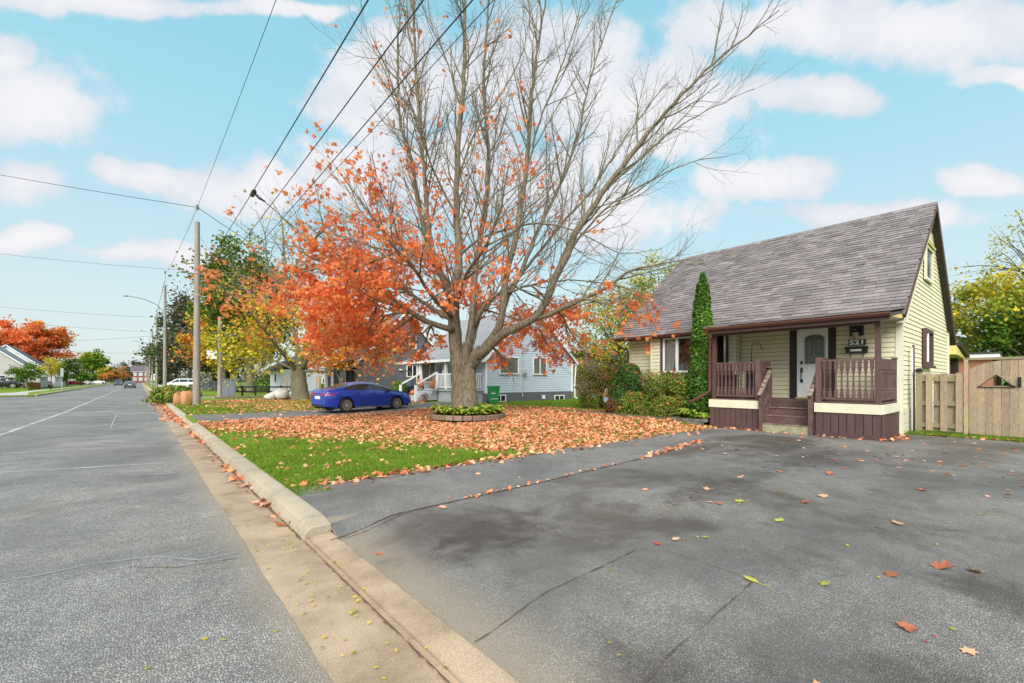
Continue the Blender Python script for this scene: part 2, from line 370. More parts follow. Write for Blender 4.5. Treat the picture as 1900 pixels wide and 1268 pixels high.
def asphalt(name, base, dark, agg, scale, wet, stains=(), tint=(1, 1, 1), dust=None):
    """asphalt: pale stones in dark binder, big worn and damp patches; damp is darker and smoother"""
    m = bpy.data.materials.new(name); m.use_nodes = True; t = m.node_tree; t.nodes.clear(); N = NT(t)
    geo = N.n('ShaderNodeNewGeometry'); P = geo.outputs['Position']
    vo = N.n('ShaderNodeTexVoronoi'); vo.inputs['Scale'].default_value = scale; N.l(P, vo.inputs['Vector']); ve = N.n('ShaderNodeTexVoronoi', feature='DISTANCE_TO_EDGE'); ve.inputs['Scale'].default_value = scale; N.l(P, ve.inputs['Vector'])
    wn = N.n('ShaderNodeSeparateColor'); N.l(vo.outputs['Color'], wn.inputs[0])
    stone = N.m('MULTIPLY', N.ss(ve.outputs['Distance'], .02, .20, 0, 1), N.ss(wn.outputs[0], .05, .95, .35, 1.0)); fn = N.noise(P, scale * 1.9, 3, .7)
    agg = N.m('MULTIPLY', N.ss(N.noise(P, .42, 4, .6, .5), .32, .66, .30, 1.0), agg); c = N.mix(N.m('MULTIPLY', stone, agg), tuple(x * base * .36 for x in tint), tuple(x * base * 1.42 for x in tint))
    c = N.mix(1.0, c, N.mix(N.ss(fn, .3, .7), (.72,) * 3, (1.25,) * 3), 'MULTIPLY'); big = N.noise(P, .55, 7, .62, .3); mid = N.noise(P, 3.2, 10, .70)
    c = N.mix(1.0, c, N.mix(N.ss(mid, .3, .7), (.80,) * 3, (1.14,) * 3), 'MULTIPLY')
    lane = N.noise(P, .23, 5, .6, .4); c = N.mix(1.0, c, N.mix(N.ss(lane, .35, .68), (.86, .87, .88), (1.10, 1.07, 1.03)), 'MULTIPLY')
    damp = N.m('MULTIPLY', N.ss(N.m('ADD', big, N.m('MULTIPLY', mid, .42)), .66, .86), wet)
    for (x, y, rx, ry, k) in stains:
        mp = N.n('ShaderNodeMapping'); mp.inputs['Location'].default_value = (-x / rx, -y / ry, 0); mp.inputs['Scale'].default_value = (1 / rx, 1 / ry, 0); N.l(P, mp.inputs[0])
        ln = N.n('ShaderNodeVectorMath', operation='LENGTH'); N.l(mp.outputs[0], ln.inputs[0])
        d = N.ss(N.m('ADD', ln.outputs['Value'], N.m('MULTIPLY', N.m('SUBTRACT', N.m('ADD', mid, N.m('MULTIPLY', N.m('SUBTRACT', fn, .5), .35)), .5), 2.4)), .22, 1.15, k, 0)
        damp = N.m('MAXIMUM', damp, d)
    c = N.mix(damp, c, N.mix(1.0, c, tuple(dark), 'MULTIPLY'))
    if dust:      # sand and silt washed over the edge of the asphalt
        sp = N.n('ShaderNodeSeparateXYZ'); N.l(P, sp.inputs[0]); x0, x1 = dust
        dd = N.ss(N.m('ADD', sp.outputs[0], N.m('MULTIPLY', N.m('SUBTRACT', mid, .5), 1.1 * (x1 - x0))), min(x0, x1), max(x0, x1), .66 if x1 > x0 else 0, 0 if x1 > x0 else .55)
        c = N.mix(dd, c, N.mix(N.m('MULTIPLY', stone, .5), (.30, .235, .165), (.40, .34, .27)))
    b = N.n('ShaderNodeBsdfPrincipled'); N.l(c, b.inputs['Base Color']); b.inputs['Specular IOR Level'].default_value = .45
    N.l(N.m('SUBTRACT', N.m('ADD', .74, N.m('MULTIPLY', N.m('SUBTRACT', mid, .5), .35)), N.m('MULTIPLY', damp, .42)), b.inputs['Roughness'])
    bn = N.n('ShaderNodeBump', i_Strength=.75, i_Distance=.006); N.l(N.m('ADD', stone, N.noise(P, scale * .6, 3)), bn.inputs['Height']); N.l(bn.outputs[0], b.inputs['Normal'])
    o = N.n('ShaderNodeOutputMaterial'); N.l(b.outputs[0], o.inputs[0]); return m
M_road = asphalt('road_asphalt', .33, (.72, .72, .74), 1.0, 58, .5, tint=(1.0, .96, .92), dust=(.88, .5))
s1 = G(905, 985); s2 = G(1130, 950); s3 = G(1330, 905); s4 = G(1500, 850); s5 = G(1880, 1110); s6 = G(1080, 955)
M_drive = asphalt('driveway_asphalt', .34, (.46, .42, .395), .75, 74, .9, tint=(1.0, .935, .875),
                  stains=[(s1.x, s1.y, 1.0, .75, .95), (s2.x, s2.y, .9, .35, .7), (s3.x, s3.y, 1.6, .5, .8), (s4.x, s4.y, 2.2, .5, .75), (s5.x, s5.y, .45, .5, .95), (s6.x, s6.y, .8, .3, .6), (11.5, 3.9, 2.6, .5, .8), (9.5, 5.0, 1.8, .4, .75), (13.2, 1.0, 2.2, .6, .7), (8.0, 1.2, 1.8, .35, .5), (4.6, 1.4, .7, .25, .5), (15.5, 1.6, 1.5, .5, .6)], dust=(1.60, 2.12))
M_drive2 = asphalt('old_driveway_asphalt', .34, (.7, .7, .7), .8, 80, .4, tint=(1.02, .97, .93))
M_conc = mat('gutter_concrete', (.40, .30, .205), .85, .33, 1.7, (.19, .130, .085), .35, 120, fine=.2, orand=.07)
M_kerb = mat('kerb_concrete', (.40, .335, .25), .85, .30, 1.3, (.26, .21, .15), .6, 110, fine=.2, orand=.08)
M_walk = mat('sidewalk_concrete', (.42, .40, .37), .85, .2, 1.5, bump=.2, bscale=90)
M_base = mat('sub_base', (.12, .13, .05), .95)

def dprof(x, y):
    """the driveway dips to the dropped kerb"""
    return -.096 * (1 - sstep(x, 1.6, 2.35)) * (1 - sstep(y, 4.75, 5.25))
def sheet(name, x0, x1, y0, y1, z, m, kind='structure', h=None, nx=1, ny=1, skirt=0.0):
    b = MB(); xs = np.linspace(x0, x1, nx + 1); ys = np.linspace(y0, y1, ny + 1)
    vs = [(x, y, z + (float(h(x, y)) if h else 0)) for y in ys for x in xs]
    b.add(vs, [(j * (nx + 1) + i, j * (nx + 1) + i + 1, (j + 1) * (nx + 1) + i + 1, (j + 1) * (nx + 1) + i) for j in range(ny) for i in range(nx)])
    if skirt:
        b.box(x0 + .01, x1 - .01, y0 + .01, y1 - .01, z - skirt, z - .006)
    return b.build(name, m, kind=kind)
ZR = -.13
sheet('ground', -3000, 3000, -400, 4000, ZR - .03, M_field)
sheet('road', -8.0, .86, -25, 330, ZR, M_road)
sheet('side_street', -120, -8.0, 49.5, 65, ZR - .004, M_road)
sheet('side_street', .86, 120, 46.2, 55, ZR - .004, M_road)
YL0, YL1 = 6.85, 46.0
# right-hand lawns; the driveway is cut out of the first
sheet('lawn', 1.55, 60, YL0, YL1, 0, M_lawn, h=gh, nx=90, ny=60, skirt=.14)
sheet('yard', 17.35, 60, -30, YL0, -.004, M_lawn, skirt=.13)
sheet('lawn', 1.55, 90, 55.2, 300, .0, M_lawn, skirt=.14)
sheet('lawn', -90, -8.25, -30, 49.0, .0, M_lawn, skirt=.14)
sheet('lawn', -90, -8.25, 66.0, 300, .0, M_lawn, skirt=.14)
# driveways
b = MB(); xs_ = [1.592, 1.68, 1.76, 1.85, 1.95, 2.05, 2.15, 2.25, 2.36, 4, 8, 12, 17.4]; ys_ = [-14, -8, -4, 0, 2, 4, 4.7, 4.85, 5.0, 5.15, 5.3, 6, YL0 + .02]
b.add([(x, y, .002 + float(dprof(x, y))) for y in ys_ for x in xs_], [(j * 13 + i, j * 13 + i + 1, (j + 1) * 13 + i + 1, (j + 1) * 13 + i) for j in range(12) for i in range(12)]); b.box(1.62, 17.3, -13.9, YL0, -.16, -.11); b.build('driveway', M_drive, kind='structure')
def poly_sheet(name, pts, z, m, kind='structure', parent=None, **kw):
    b = MB(); b.add([(p[0], p[1], z) for p in pts], [tuple(range(len(pts)))]); return b.build(name, m, parent, kind=kind, **kw)
# older, paler strip along the lawn edge
jl = [G(612, 985, .008), G(720, 957, .008), G(870, 924, .008), G(1000, 896, .008), G(1190, 851, .008), G(1300, 818, .008)]
b = MB(); jx = [1.605] + [p.x for p in jl] + [14.3]; jy = [jl[0].y + .02] + [p.y for p in jl] + [6.35]; nx_ = 70; xs_ = np.concatenate([np.linspace(1.605, 2.6, 14), np.linspace(2.75, 14.3, nx_ - 14)])
vs = []
for x in xs_:
    y0 = float(np.interp(x, jx, jy)); y1 = YL0 + .06 + .05 * math.sin(x * 1.9) + .03 * math.sin(x * 5.3)
    vs += [(x, y0 + (y1 - y0) * t, .007 + float(dprof(x, y0 + (y1 - y0) * t))) for t in np.linspace(0, 1, 9)]
b.add(vs, [(i * 9 + j, (i + 1) * 9 + j, (i + 1) * 9 + j + 1, i * 9 + j + 1) for i in range(nx_ - 1) for j in range(8)]); b.build('driveway_edge_strip', M_drive2, kind='structure')
sheet('neighbour_driveway', 1.7, 15.5, 19.9, 23.9, .012, M_drive2, h=gh, nx=30, ny=4)
# sidewalk across the street on the far left
poly_sheet('sidewalk', [(-10.2, 66.0), (-8.6, 66.0), (-9.4, 72), (-10.4, 80), (-10.4, 300), (-11.6, 300), (-11.6, 80), (-13.5, 70), (-16, 66.0)], .006, M_walk)
sheet('sidewalk', 3.6, 4.9, 55.3, 300, .006, M_walk)

# gutter pan and kerb, in cast lengths
def kerb_len(y0, y1, top, name='kerb', e0=None, e1=None):
    """kerb from y0 to y1; top heights at either end"""
    t0, t1 = top if isinstance(top, tuple) else (top, top)
    b = MB(); prof = lambda t: [(1.325, ZR - .02), (1.335, ZR + .04), (1.362, t - .022), (1.40, t), (1.60, t + .004), (1.60, ZR - .02)]
    n = max(1, int((y1 - y0) / .35)); rows = []
    for i in range(n + 1):
        f = i / n; y = y0 + (y1 - y0) * f; t = t0 + (t1 - t0) * f
        w = .0
        rows += [(x + (w if k < 4 else 0), y, z) for k, (x, z) in enumerate(prof(t))]
    k = 6; fs = [(i * k + j, i * k + j + 1, (i + 1) * k + j + 1, (i + 1) * k + j) for i in range(n) for j in range(k - 1)]
    fs += [tuple(range(k - 1, -1, -1)), tuple(n * k + j for j in range(k))]
    b.add(rows, fs); return b.build(name, M_conc if max(t0, t1) < -.09 else M_kerb, kind='structure', ang=40)
kerb_len(4.98, 5.25, (-.02, .02)); y = 5.26
while y < 19.4:
    y1 = min(y + 2.9, 19.4); kerb_len(y, y1 - .008, .022); y = y1
kerb_len(19.41, 19.9, (.022, -.085)); kerb_len(19.91, 23.9, -.085); kerb_len(23.91, 24.4, (-.085, .022)); y = 24.41
while y < 45: kerb_len(y, min(y + 3, 45) - .01, .022); y += 3
kerb_len(-14, -4.0, -.102); kerb_len(-3.992, .6, -.102); kerb_len(.608, 4.972, -.102)
kerb_len(56, 150, .02); kerb_len(150.1, 300, .02)
for y0, y1 in ((66.2, 300), (-25, 48.6)):
    b = MB(); b.box(-8.3, -8.02, y0, y1, ZR - .02, .02); b.build('kerb', M_kerb, kind='structure')
'''b = MB(); ys = np.linspace(-14, 4.97, 60); vs = []
for q in ys:
    vs += [(1.59, q, -.0985), (1.78, q, -.045), (1.99, q, .0015)]
b.add(vs, [(i * 3 + j, i * 3 + j + 1, i * 3 + j + 4, i * 3 + j + 3) for i in range(59) for j in range(2)]); '''
def gutter(y0, y1):
    b = MB(); n = max(2, int((y1 - y0) / .3)); vs = []
    for i in range(n + 1):
        q = y0 + (y1 - y0) * i / n
        vs += [(.83 + .006 * math.sin(q * 1.3) + .004 * math.sin(q * 3.7 + 1) + .004 * math.sin(q * 11), q, ZR + .004), (1.10, q, ZR - .004 + .008), (1.34, q, ZR - .012)]
    b.add(vs, [(i * 3 + j, i * 3 + j + 1, i * 3 + j + 4, i * 3 + j + 3) for i in range(n) for j in range(2)]); b.build('gutter', M_conc, kind='structure', smooth=True)
for y0 in (-14, -8, -2, 1.6): gutter(y0, {-14: -8.006, -8: -2.006, -2: 1.594, 1.6: 6.1}[y0])
for y0, y1 in ((6.106, 12), (12.006, 18), (18.006, 24), (24.006, 45), (56, 300)): gutter(y0, y1)

M_grime = mat('gutter_grime', (.075, .058, .038), .8, .33, 6, (.17, .125, .08), .5, 60)
M_damp = mat('damp_concrete', (.20, .145, .092), .45, .33, 5, (.30, .22, .145), .3, 110, fine=.15)
# worn paint and tar on the road; cracks in the driveway
M_paint = mat('worn_white_paint', (.46, .46, .46), .8, .33, 2.5, (.19, .19, .195), bump=.3, bscale=90)
M_pale = mat('crack_sealant', (.25, .255, .265), .75, .33, 3, (.18, .18, .185), bump=.2, bscale=90)
M_tar = mat('tar_patch', (.11, .11, .112), .7, .33, 9, (.20, .20, .20), bump=.2, bscale=60)
M_crack = mat('crack_dirt', (.05, .038, .027), .9, .33, 7, (.16, .10, .055), .4, 50)
def strip(name, pts, w, z, m, label=None, cat=None, kind=None, jit=.25, group=None, hf=None):
    pts = [Vector((p[0], p[1], z)) for p in pts]; fine = []
    for a, c in zip(pts, pts[1:]):
        n = max(1, int((c - a).length / (.045 if jit > .4 else .12))); n = min(n, 220)
        fine += [a.lerp(c, i / n) for i in range(n)]
    fine.append(pts[-1]); vs = []
    for i, p in enumerate(fine):
        d = (fine[min(i + 1, len(fine) - 1)] - fine[max(i - 1, 0)]).normalized(); s = Vector((-d.y, d.x, 0))
        ww = w * max(.12, 1 + jit * random.uniform(-1, 1) + (jit > .4) * (.55 * math.sin(i * .37) * math.sin(i * .113 + 2) - .1)); off = s * random.uniform(-1, 1) * w * jit * .6
        vs += [p + off - s * ww / 2, p + off + s * ww / 2]
    if hf: vs = [Vector((v.x, v.y, v.z + float(hf(v.x, v.y)))) for v in vs]
    b = MB(); b.add(vs, [(2 * i, 2 * i + 1, 2 * i + 3, 2 * i + 2) for i in range(len(fine) - 1)])
    return b.build(name, m, label=label, cat=cat, kind=kind, group=group)
g = lambda px, py: G(px, py, ZR)
for pts, w, m in (
    ([g(0, 877), g(160, 868), g(330, 858)], .07, M_paint), ([g(0, 842), g(190, 832), g(335, 826)], .055, M_paint),
    ([g(195, 824), g(330, 821)], .05, M_pale), ([g(0, 818), g(280, 814)], .06, M_pale), ([g(0, 811), g(200, 807)], .07, M_pale),
    ([(-3.45, 6), (-3.3, 18), (-2.95, 32), (-2.75, 80), (-2.7, 150)], .12, M_paint), ([g(30, 790), g(95, 787)], .12, M_pale),
    ([g(205, 795), g(218, 766)], .07, M_pale), ([g(0, 786), g(330, 779)], .09, M_pale), ([g(225, 768), g(300, 768)], .16, M_paint),
    ([g(100, 738), g(262, 738)], .35, M_paint), ([g(0, 748), g(280, 746)], .30, M_paint), ([g(-40, 755), g(100, 752)], .2, M_pale),
    ([g(-60, 1090), g(60, 1070), g(180, 1046), g(290, 1033), g(370, 1040), g(440, 1026)], .030, M_pale), ([g(240, 1052), g(330, 1053), g(440, 1036)], .025, M_tar),
    ([g(225, 886), g(330, 881)], .04, M_tar)):
    strip('road_marking', pts, w, ZR + .004, m, kind='structure')
for k, (px, py, s) in enumerate(((258, 847, .10), (330, 823, .16))):
    p = g(px, py); poly_sheet('road_tar_patch', [(p.x + s * 1.6 * math.cos(a) * random.uniform(.6, 1.2), p.y + s * .6 * math.sin(a) * random.uniform(.6, 1.2)) for a in np.linspace(0, 6.1, 11)], ZR + .0045 + .001 * k, M_tar)
for pts, w in ((jl, .028), ([G(628, 986), G(700, 970), G(765, 950)], .016), ([G(880, 1166), G(960, 1126), G(1030, 1093), G(1090, 1066), G(1178, 1023)], .014), ([G(1196, 1012), G(1240, 1026), G(1290, 1040), G(1340, 1058), G(1402, 1076)], .008),
               ([G(1400, 1078), G(1372, 1105), G(1340, 1132), G(1300, 1170), G(1255, 1205), G(1180, 1275)], .014), ([G(1040, 1285), G(1075, 1248)], .01)):
    strip('driveway_crack', pts, w * .55, .0115, M_crack, kind='structure', jit=.75, hf=dprof)
# grime where the kerb meets the gutter
strip('gutter_grime', [(1.322, y) for y in np.linspace(-3, 5.0, 9)], .016, ZR + .0, M_grime, kind='structure', jit=.7)
strip('gutter_grime', [(1.318, y) for y in np.linspace(5.05, 20, 12)], .028, ZR + .0, M_grime, kind='structure', jit=.7)

# ================================================================ the cream house, number 521
M_side = mat('cream_vinyl_siding', (.68, .625, .45), .55, .12, .8, (.60, .54, .37), .05, 30, orand=.035)
M_core = mat('siding_shadow_core', (.13, .11, .06), .8)  # dark core colour stands in for the shadow lines between siding boards
M_ctrim = mat('pale_corner_trim', (.66, .64, .50), .5, .1, 1.5)
M_found = mat('cream_foundation', (.60, .56, .42), .85, .25, 2.5, (.44, .40, .29), .4, 60)
M_brown = mat('brown_paint', (.105, .052, .047), .6, .3, 6, (.065, .033, .03), .2, 60, orand=.15)
M_brown2 = mat('worn_brown_paint', (.088, .045, .042), .65, .30, 3.5, (.145, .085, .075), .25, 70, orand=.14)
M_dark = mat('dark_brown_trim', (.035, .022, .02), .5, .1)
M_gut = mat('red_brown_gutter', (.13, .048, .037), .35, .2, 5, (.08, .03, .025), spec=.5)
M_white = mat('white_paint', (.78, .79, .80), .4, .06, 2)
M_band = mat('cream_band_board', (.66, .61, .45), .6, .15, 3)
M_sof = mat('soffit_yellow', (.60, .48, .17), .6, .1, 2)
M_shing = mat('grey_brown_shingle', (.165, .142, .142), .9, .28, 1.6, (.245, .215, .222), .5, 140, orand=.26, fine=.2)
M_shing_i = mat('grey_brown_shingle_field', (.165, .142, .142), .9, .28, 1.6, (.245, .215, .222), .5, 140, irand=.26, fine=.2)
M_roofb = mat('roof_underlay', (.06, .055, .055), .9)
M_glass = mat('window_glass', (.018, .022, .025), .06, .0, 1, spec=.6)
M_black = mat('black_metal', (.015, .015, .016), .4, 0, 1, spec=.5)
M_curt = mat('sheer_curtain', (.75, .73, .68), .9, .2, 8)
M_plate = mat('white_label', (.8, .8, .78), .5, 0, 1)
def clear_glass(name):
    m = bpy.data.materials.new(name); m.use_nodes = True; t = m.node_tree; t.nodes.clear(); N = NT(t)
    tr = N.n('ShaderNodeBsdfTransparent'); tr.inputs[0].default_value = (.86, .88, .88, 1); gl = N.n('ShaderNodeBsdfGlossy', i_Roughness=.02)
    fr = N.n('ShaderNodeFresnel', i_IOR=1.6); mx = N.n('ShaderNodeMixShader'); N.l(N.m('ADD', N.m('MULTIPLY', fr.outputs[0], .7), .03), mx.inputs[0]); N.l(tr.outputs[0], mx.inputs[1]); N.l(gl.outputs[0], mx.inputs[2])
    o = N.n('ShaderNodeOutputMaterial'); N.l(mx.outputs[0], o.inputs[0]); return m
M_clear = clear_glass('clear_window_glass')

YG, YE = 2.66, 11.75          # right-hand gable wall, far end wall
XW, XB, XR = 16.5, 16.05, 25.75   # front wall, window bay, rear wall
XA, ZA = 21.30, 7.62          # ridge
ZD = .95                      # porch deck
H = thing('house', 'cream sided house with steep grey shingle roof, number 521 beside its white door', 'house', (21, 7.2, 0), world=True)
def rake_f(x): return 3.46 + (x - 16.0) * (ZA - 3.46) / (XA - 16.0)
def rake_r(x): return 3.12 + (26.3 - x) * (ZA - 3.12) / (26.3 - XA)
b = MB(); b.prism([(XW + .03, .0), (XR, .0), (XR, rake_r(XR) - .1), (XA, ZA - .12), (XW + .03, rake_f(XW) - .1)], YG + .03, YE, 'y')
wall = b.build('wall', M_core, H)
# gable boards
def glim(z):
    f = max(XW, 16.0 + (z - 3.36) / ((ZA - 3.46) / (XA - 16.0))); r = min(XR, 26.3 - (z - 3.02) / ((ZA - 3.12) / (26.3 - XA)))
    return f - XW, max(r, f + .01) - XW
clap_field(wall, M_side, (XW, YG + .03), (XR, YG + .03), .72, 7.34, (0, -1), .14, holes=((3.30, 4.90, 1.99, 3.30), (3.55, 5.03, 4.86, 6.14)), lim=lambda z: (max(glim(z)[0], .13 if z < 3.2 else 0), glim(z)[1]))
b = MB(); b.box(XW + .02, XR, YG + .012, YG + .05, 0, .72); b.build('foundation', M_found, H)
for i in range(5):
    for k in range(10):
        x0 = XW + .16 + k * .9 + (.45 if i % 2 else 0)
        if x0 < XR - .9: ub('foundation_block', M_found, H, x0, x0 + .885, YG - .006, YG + .02, .01 + i * .142, .01 + i * .142 + .134)
b = MB(); b.prism([(XW - .03, YG - .03), (XW + .14, YG - .03), (XW + .14, YG + .02), (XW + .02, YG + .02), (XW + .02, YG + .12), (XW - .03, YG + .12)], .02, 3.28, 'z'); b.build('corner_trim', M_ctrim, H)
b = MB(); b.box(XR - .1, XR + .02, YG - .03, YG + .02, .02, 3.5); b.build('corner_trim', M_ctrim, H)
# gable vent
b = MB(); zt = ZA - .2; b.prism([(XA - .62, zt - .62), (XA + .58, zt - .62), (XA - .02, zt - .1)], YG - .01, YG + .02, 'y'); b.build('gable_vent', M_dark, H)
# gable windows
wu = (1, 0, 0); wn = (0, -1, 0)
f = window(H, (20.80, YG, 5.50), wu, wn, 1.38, 1.18, M_ctrim, M_glass, .09, (), .07); f['label'] = 'tall upper window in the gable'
b = MB(); b.box(20.02, 21.6, YG - .12, YG - .0, 6.10, 6.17); b.build('window_head', M_sof, H)
f = window(H, (20.60, YG, 2.64), wu, wn, 1.50, 1.24, M_brown, M_glass, .13, (), .09)
b = MB(); b.box(20.38, 20.52, YG - .075, YG - .03, 2.1, 3.18); b.build('window_sash', M_white, f)
b = MB(); b.box(19.84, 21.38, YG - .15, YG - .0, 1.96, 2.03); b.build('window_sill', M_brown, H)
# porch wall and door
D0, D1 = 4.39, 5.24
clap_field(wall, M_side, (XW, 7.03), (XW, YG + .10), ZD, 3.28, (-1, 0), .14, holes=((7.03 - 5.46, 7.03 - 4.19, 0, 9),))
clap_field(wall, M_side, (XW, YE), (XW, 10.40), .3, 3.42, (-1, 0), .14)
b = MB(); b.box(XW - .03, XW + .04, YE - .08, YE + .02, .1, 3.4); b.build('corner_trim', M_ctrim, H)
for y0, y1 in ((4.19, D0), (D1, 5.46)): ub('door_side_panel', M_dark, H, XW - .05, XW + .05, y0, y1, ZD, 3.24)
b = MB(); b.box(XW - .06, XW + .04, D0 + .001, D0 + .055, ZD, 3.2); b.box(XW - .06, XW + .04, D1 - .055, D1 - .001, ZD, 3.2); b.box(XW - .06, XW + .04, D0 + .055, D1 - .055, 3.12, 3.2); b.build('door_frame', M_white, H)
ub('threshold', M_sof, H, XW - .2, XW + .02, D0, D1, ZD + .002, ZD + .04)
dy0, dy1 = D0 + .058, D1 - .058
b = MB(); b.box(XW - .035, XW + .02, dy0, dy1, ZD + .045, 3.115); door = b.build('door', M_white, H)
# raised panels, arched light with leaded bars, lock and handle
b = MB()
for y0, y1 in ((dy0 + .09, (dy0 + dy1) / 2 - .03), ((dy0 + dy1) / 2 + .03, dy1 - .09)):
    b.box(XW - .042, XW - .034, y0, y1, 1.15, 1.75)
b.build('door_panel', M_white, door)
ga, gb_, gz0, gz1 = dy0 + .04, dy1 - .16, 2.06, 2.98
arc = [(ga, gz0), (gb_, gz0)] + [((ga + gb_) / 2 + (gb_ - ga) / 2 * math.cos(t), gz1 - .13 + .13 * math.sin(t)) for t in np.linspace(0, math.pi, 12)]
def mat_privacy():
    return mat('leaded_glass', (.13, .145, .14), .15, .33, 14, (.035, .04, .04), .5, 30, spec=.6)
b = MB(); b.prism(arc, XW - .046, XW - .03, 'x'); b.build('door_glass', mat_privacy(), door)
b = MB(); ring = arc + [arc[0]]
for p, q in zip(ring, ring[1:]): b.beam((XW - .05, p[0], p[1]), (XW - .05, q[0], q[1]), .018, .012, (1, 0, 0))
cy = (ga + gb_) / 2
for p, q in (((ga + .12, gz0), (ga + .12, gz1 - .1)), ((gb_ - .12, gz0), (gb_ - .12, gz1 - .1)), ((cy, gz0 + .3), (cy, gz1 - .2)), ((ga, gz0 + .1), (gb_, gz0 + .1)), ((ga + .12, gz0 + .3), (cy, gz0 + .1)), ((gb_ - .12, gz0 + .3), (cy, gz0 + .1)),
             ((ga + .12, gz0 + .02), (cy, gz0 + .3)), ((gb_ - .12, gz0 + .02), (cy, gz0 + .3)), ((cy - .1, gz0 + .35), (cy - .1, gz1 - .15)), ((cy + .1, gz0 + .35), (cy + .1, gz1 - .15)), ((ga, gz1 - .25), (gb_, gz1 - .25))):
    b.beam((XW - .05, p[0], p[1]), (XW - .05, q[0], q[1]), .012, .010, (1, 0, 0))
b.build('leading', mat('lead_came', (.28, .29, .29), .4, .1, 5, metal=.5), door)
for z0, z1 in ((2.05, 2.15), (1.78, 1.94)): ub('door_lock', M_black, door, XW - .07, XW - .03, dy1 - .10, dy1 - .04, z0, z1)
b = MB(); b.tube([(XW - .05, dy1 - .07, 1.78), (XW - .11, dy1 - .07, 1.74), (XW - .11, dy1 - .07, 1.58), (XW - .05, dy1 - .07, 1.52)], .014, 6); b.box(XW - .06, XW - .03, dy1 - .11, dy1 - .03, 1.46, 1.56); b.build('door_handle', M_black, door)
# window bay: a box with an opening, dark room behind, glass and curtain
BY0, BY1, WY0, WY1, WZ0, WZ1 = 7.04, 10.40, 7.36, 9.86, 1.83, 3.22
b = MB(); b.box(XB + .02, XW + .1, BY0 + .02, WY0, .25, 3.36); b.box(XB + .02, XW + .1, WY1, BY1, .25, 3.36); b.box(XB + .02, XW + .1, WY0, WY1, .25, WZ0); b.box(XB + .02, XW + .1, WY0, WY1, WZ1, 3.36)
bay = b.build('bay_wall', M_core, H)
clap_field(bay, M_side, (XB + .02, BY1), (XB + .02, BY0), .3, 3.36, (-1, 0), .14, holes=((BY1 - WY1 - .10, BY1 - WY0 + .10, WZ0 - .08, WZ1 + .08),))
clap_field(bay, M_side, (XB, BY0 + .02), (XW, BY0 + .02), .3, 3.3, (0, -1), .14)
b = MB(); b.box(XB - .012, XB + .06, BY0 - .015, BY0 + .06, .28, 3.3); b.box(XB - .012, XB + .04, BY1 - .06, BY1 + .015, .28, 3.36); b.build('corner_trim', M_ctrim, H)
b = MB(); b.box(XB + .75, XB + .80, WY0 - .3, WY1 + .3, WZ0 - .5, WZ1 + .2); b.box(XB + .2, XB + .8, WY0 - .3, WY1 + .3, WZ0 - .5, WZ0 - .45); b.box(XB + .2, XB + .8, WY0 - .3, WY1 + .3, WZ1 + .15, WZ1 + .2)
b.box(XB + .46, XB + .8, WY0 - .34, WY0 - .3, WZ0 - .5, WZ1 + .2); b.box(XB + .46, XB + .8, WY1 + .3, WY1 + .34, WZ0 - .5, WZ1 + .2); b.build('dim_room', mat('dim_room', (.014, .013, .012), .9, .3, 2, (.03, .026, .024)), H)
b = MB()
for y0, y1, z0, z1 in ((WY1 + .001, WY1 + .10, WZ0 - .08, WZ1 + .08), (WY0 - .10, WY0 - .001, WZ0 - .08, WZ1 + .08), (WY0, WY1, WZ0 - .08, WZ0 - .001), (WY0, WY1, WZ1 + .001, WZ1 + .08)): b.box(XB - .02, XB + .05, y0, y1, z0, z1)
b.build('window_trim', M_brown, H)
b = MB(); fr = .075
for y0, y1, z0, z1 in ((WY0 + .002, WY0 + fr, WZ0 + .002, WZ1 - .002), (WY1 - fr, WY1 - .002, WZ0 + .002, WZ1 - .002), (WY0 + fr, WY1 - fr, WZ0 + .002, WZ0 + fr), (WY0 + fr, WY1 - fr, WZ1 - fr, WZ1 - .002), (WY1 - .66, WY1 - .55, WZ0 + fr, WZ1 - fr), (WY0 + .50, WY0 + .61, WZ0 + fr, WZ1 - fr)): b.box(XB + .005, XB + .09, y0, y1, z0, z1)
win = b.build('window', M_white, H)
for y0, y1 in ((WY0 + fr, WY0 + .5), (WY0 + .61, WY1 - .66), (WY1 - .55, WY1 - fr)): ub('pane', M_clear, win, XB + .045, XB + .052, y0, y1, WZ0 + fr, WZ1 - fr)
b = MB(); n = 40; vs = []   # pleated curtain pulled to the left, falling to a point
for i in range(n + 1):
    s = i / n; a = 6.28 * 7 * s
    for t in (0, .35, .7, 1):
        wdt = .52 * (1 - .42 * t ** 1.5); vs.append((XB + .12 + .025 * math.sin(a), WY1 - .08 - s * wdt, WZ1 - .02 - t * 1.36))
b.add(vs, [(i * 4 + j, i * 4 + j + 1, i * 4 + j + 5, i * 4 + j + 4) for i in range(n) for j in range(3)]); b.build('curtain', M_curt, H, smooth=True)
b = MB(); b.lathe([(.02, -.3), (.05, -.1), (.14, -.1), (.14, -.09), (.09, .08), (.09, .1)], (XB + .6, WY0 + .95, 2.72), 12); b.build('table_lamp', mat('lamp_shade_red', (.25, .03, .03), .7, .1), H)

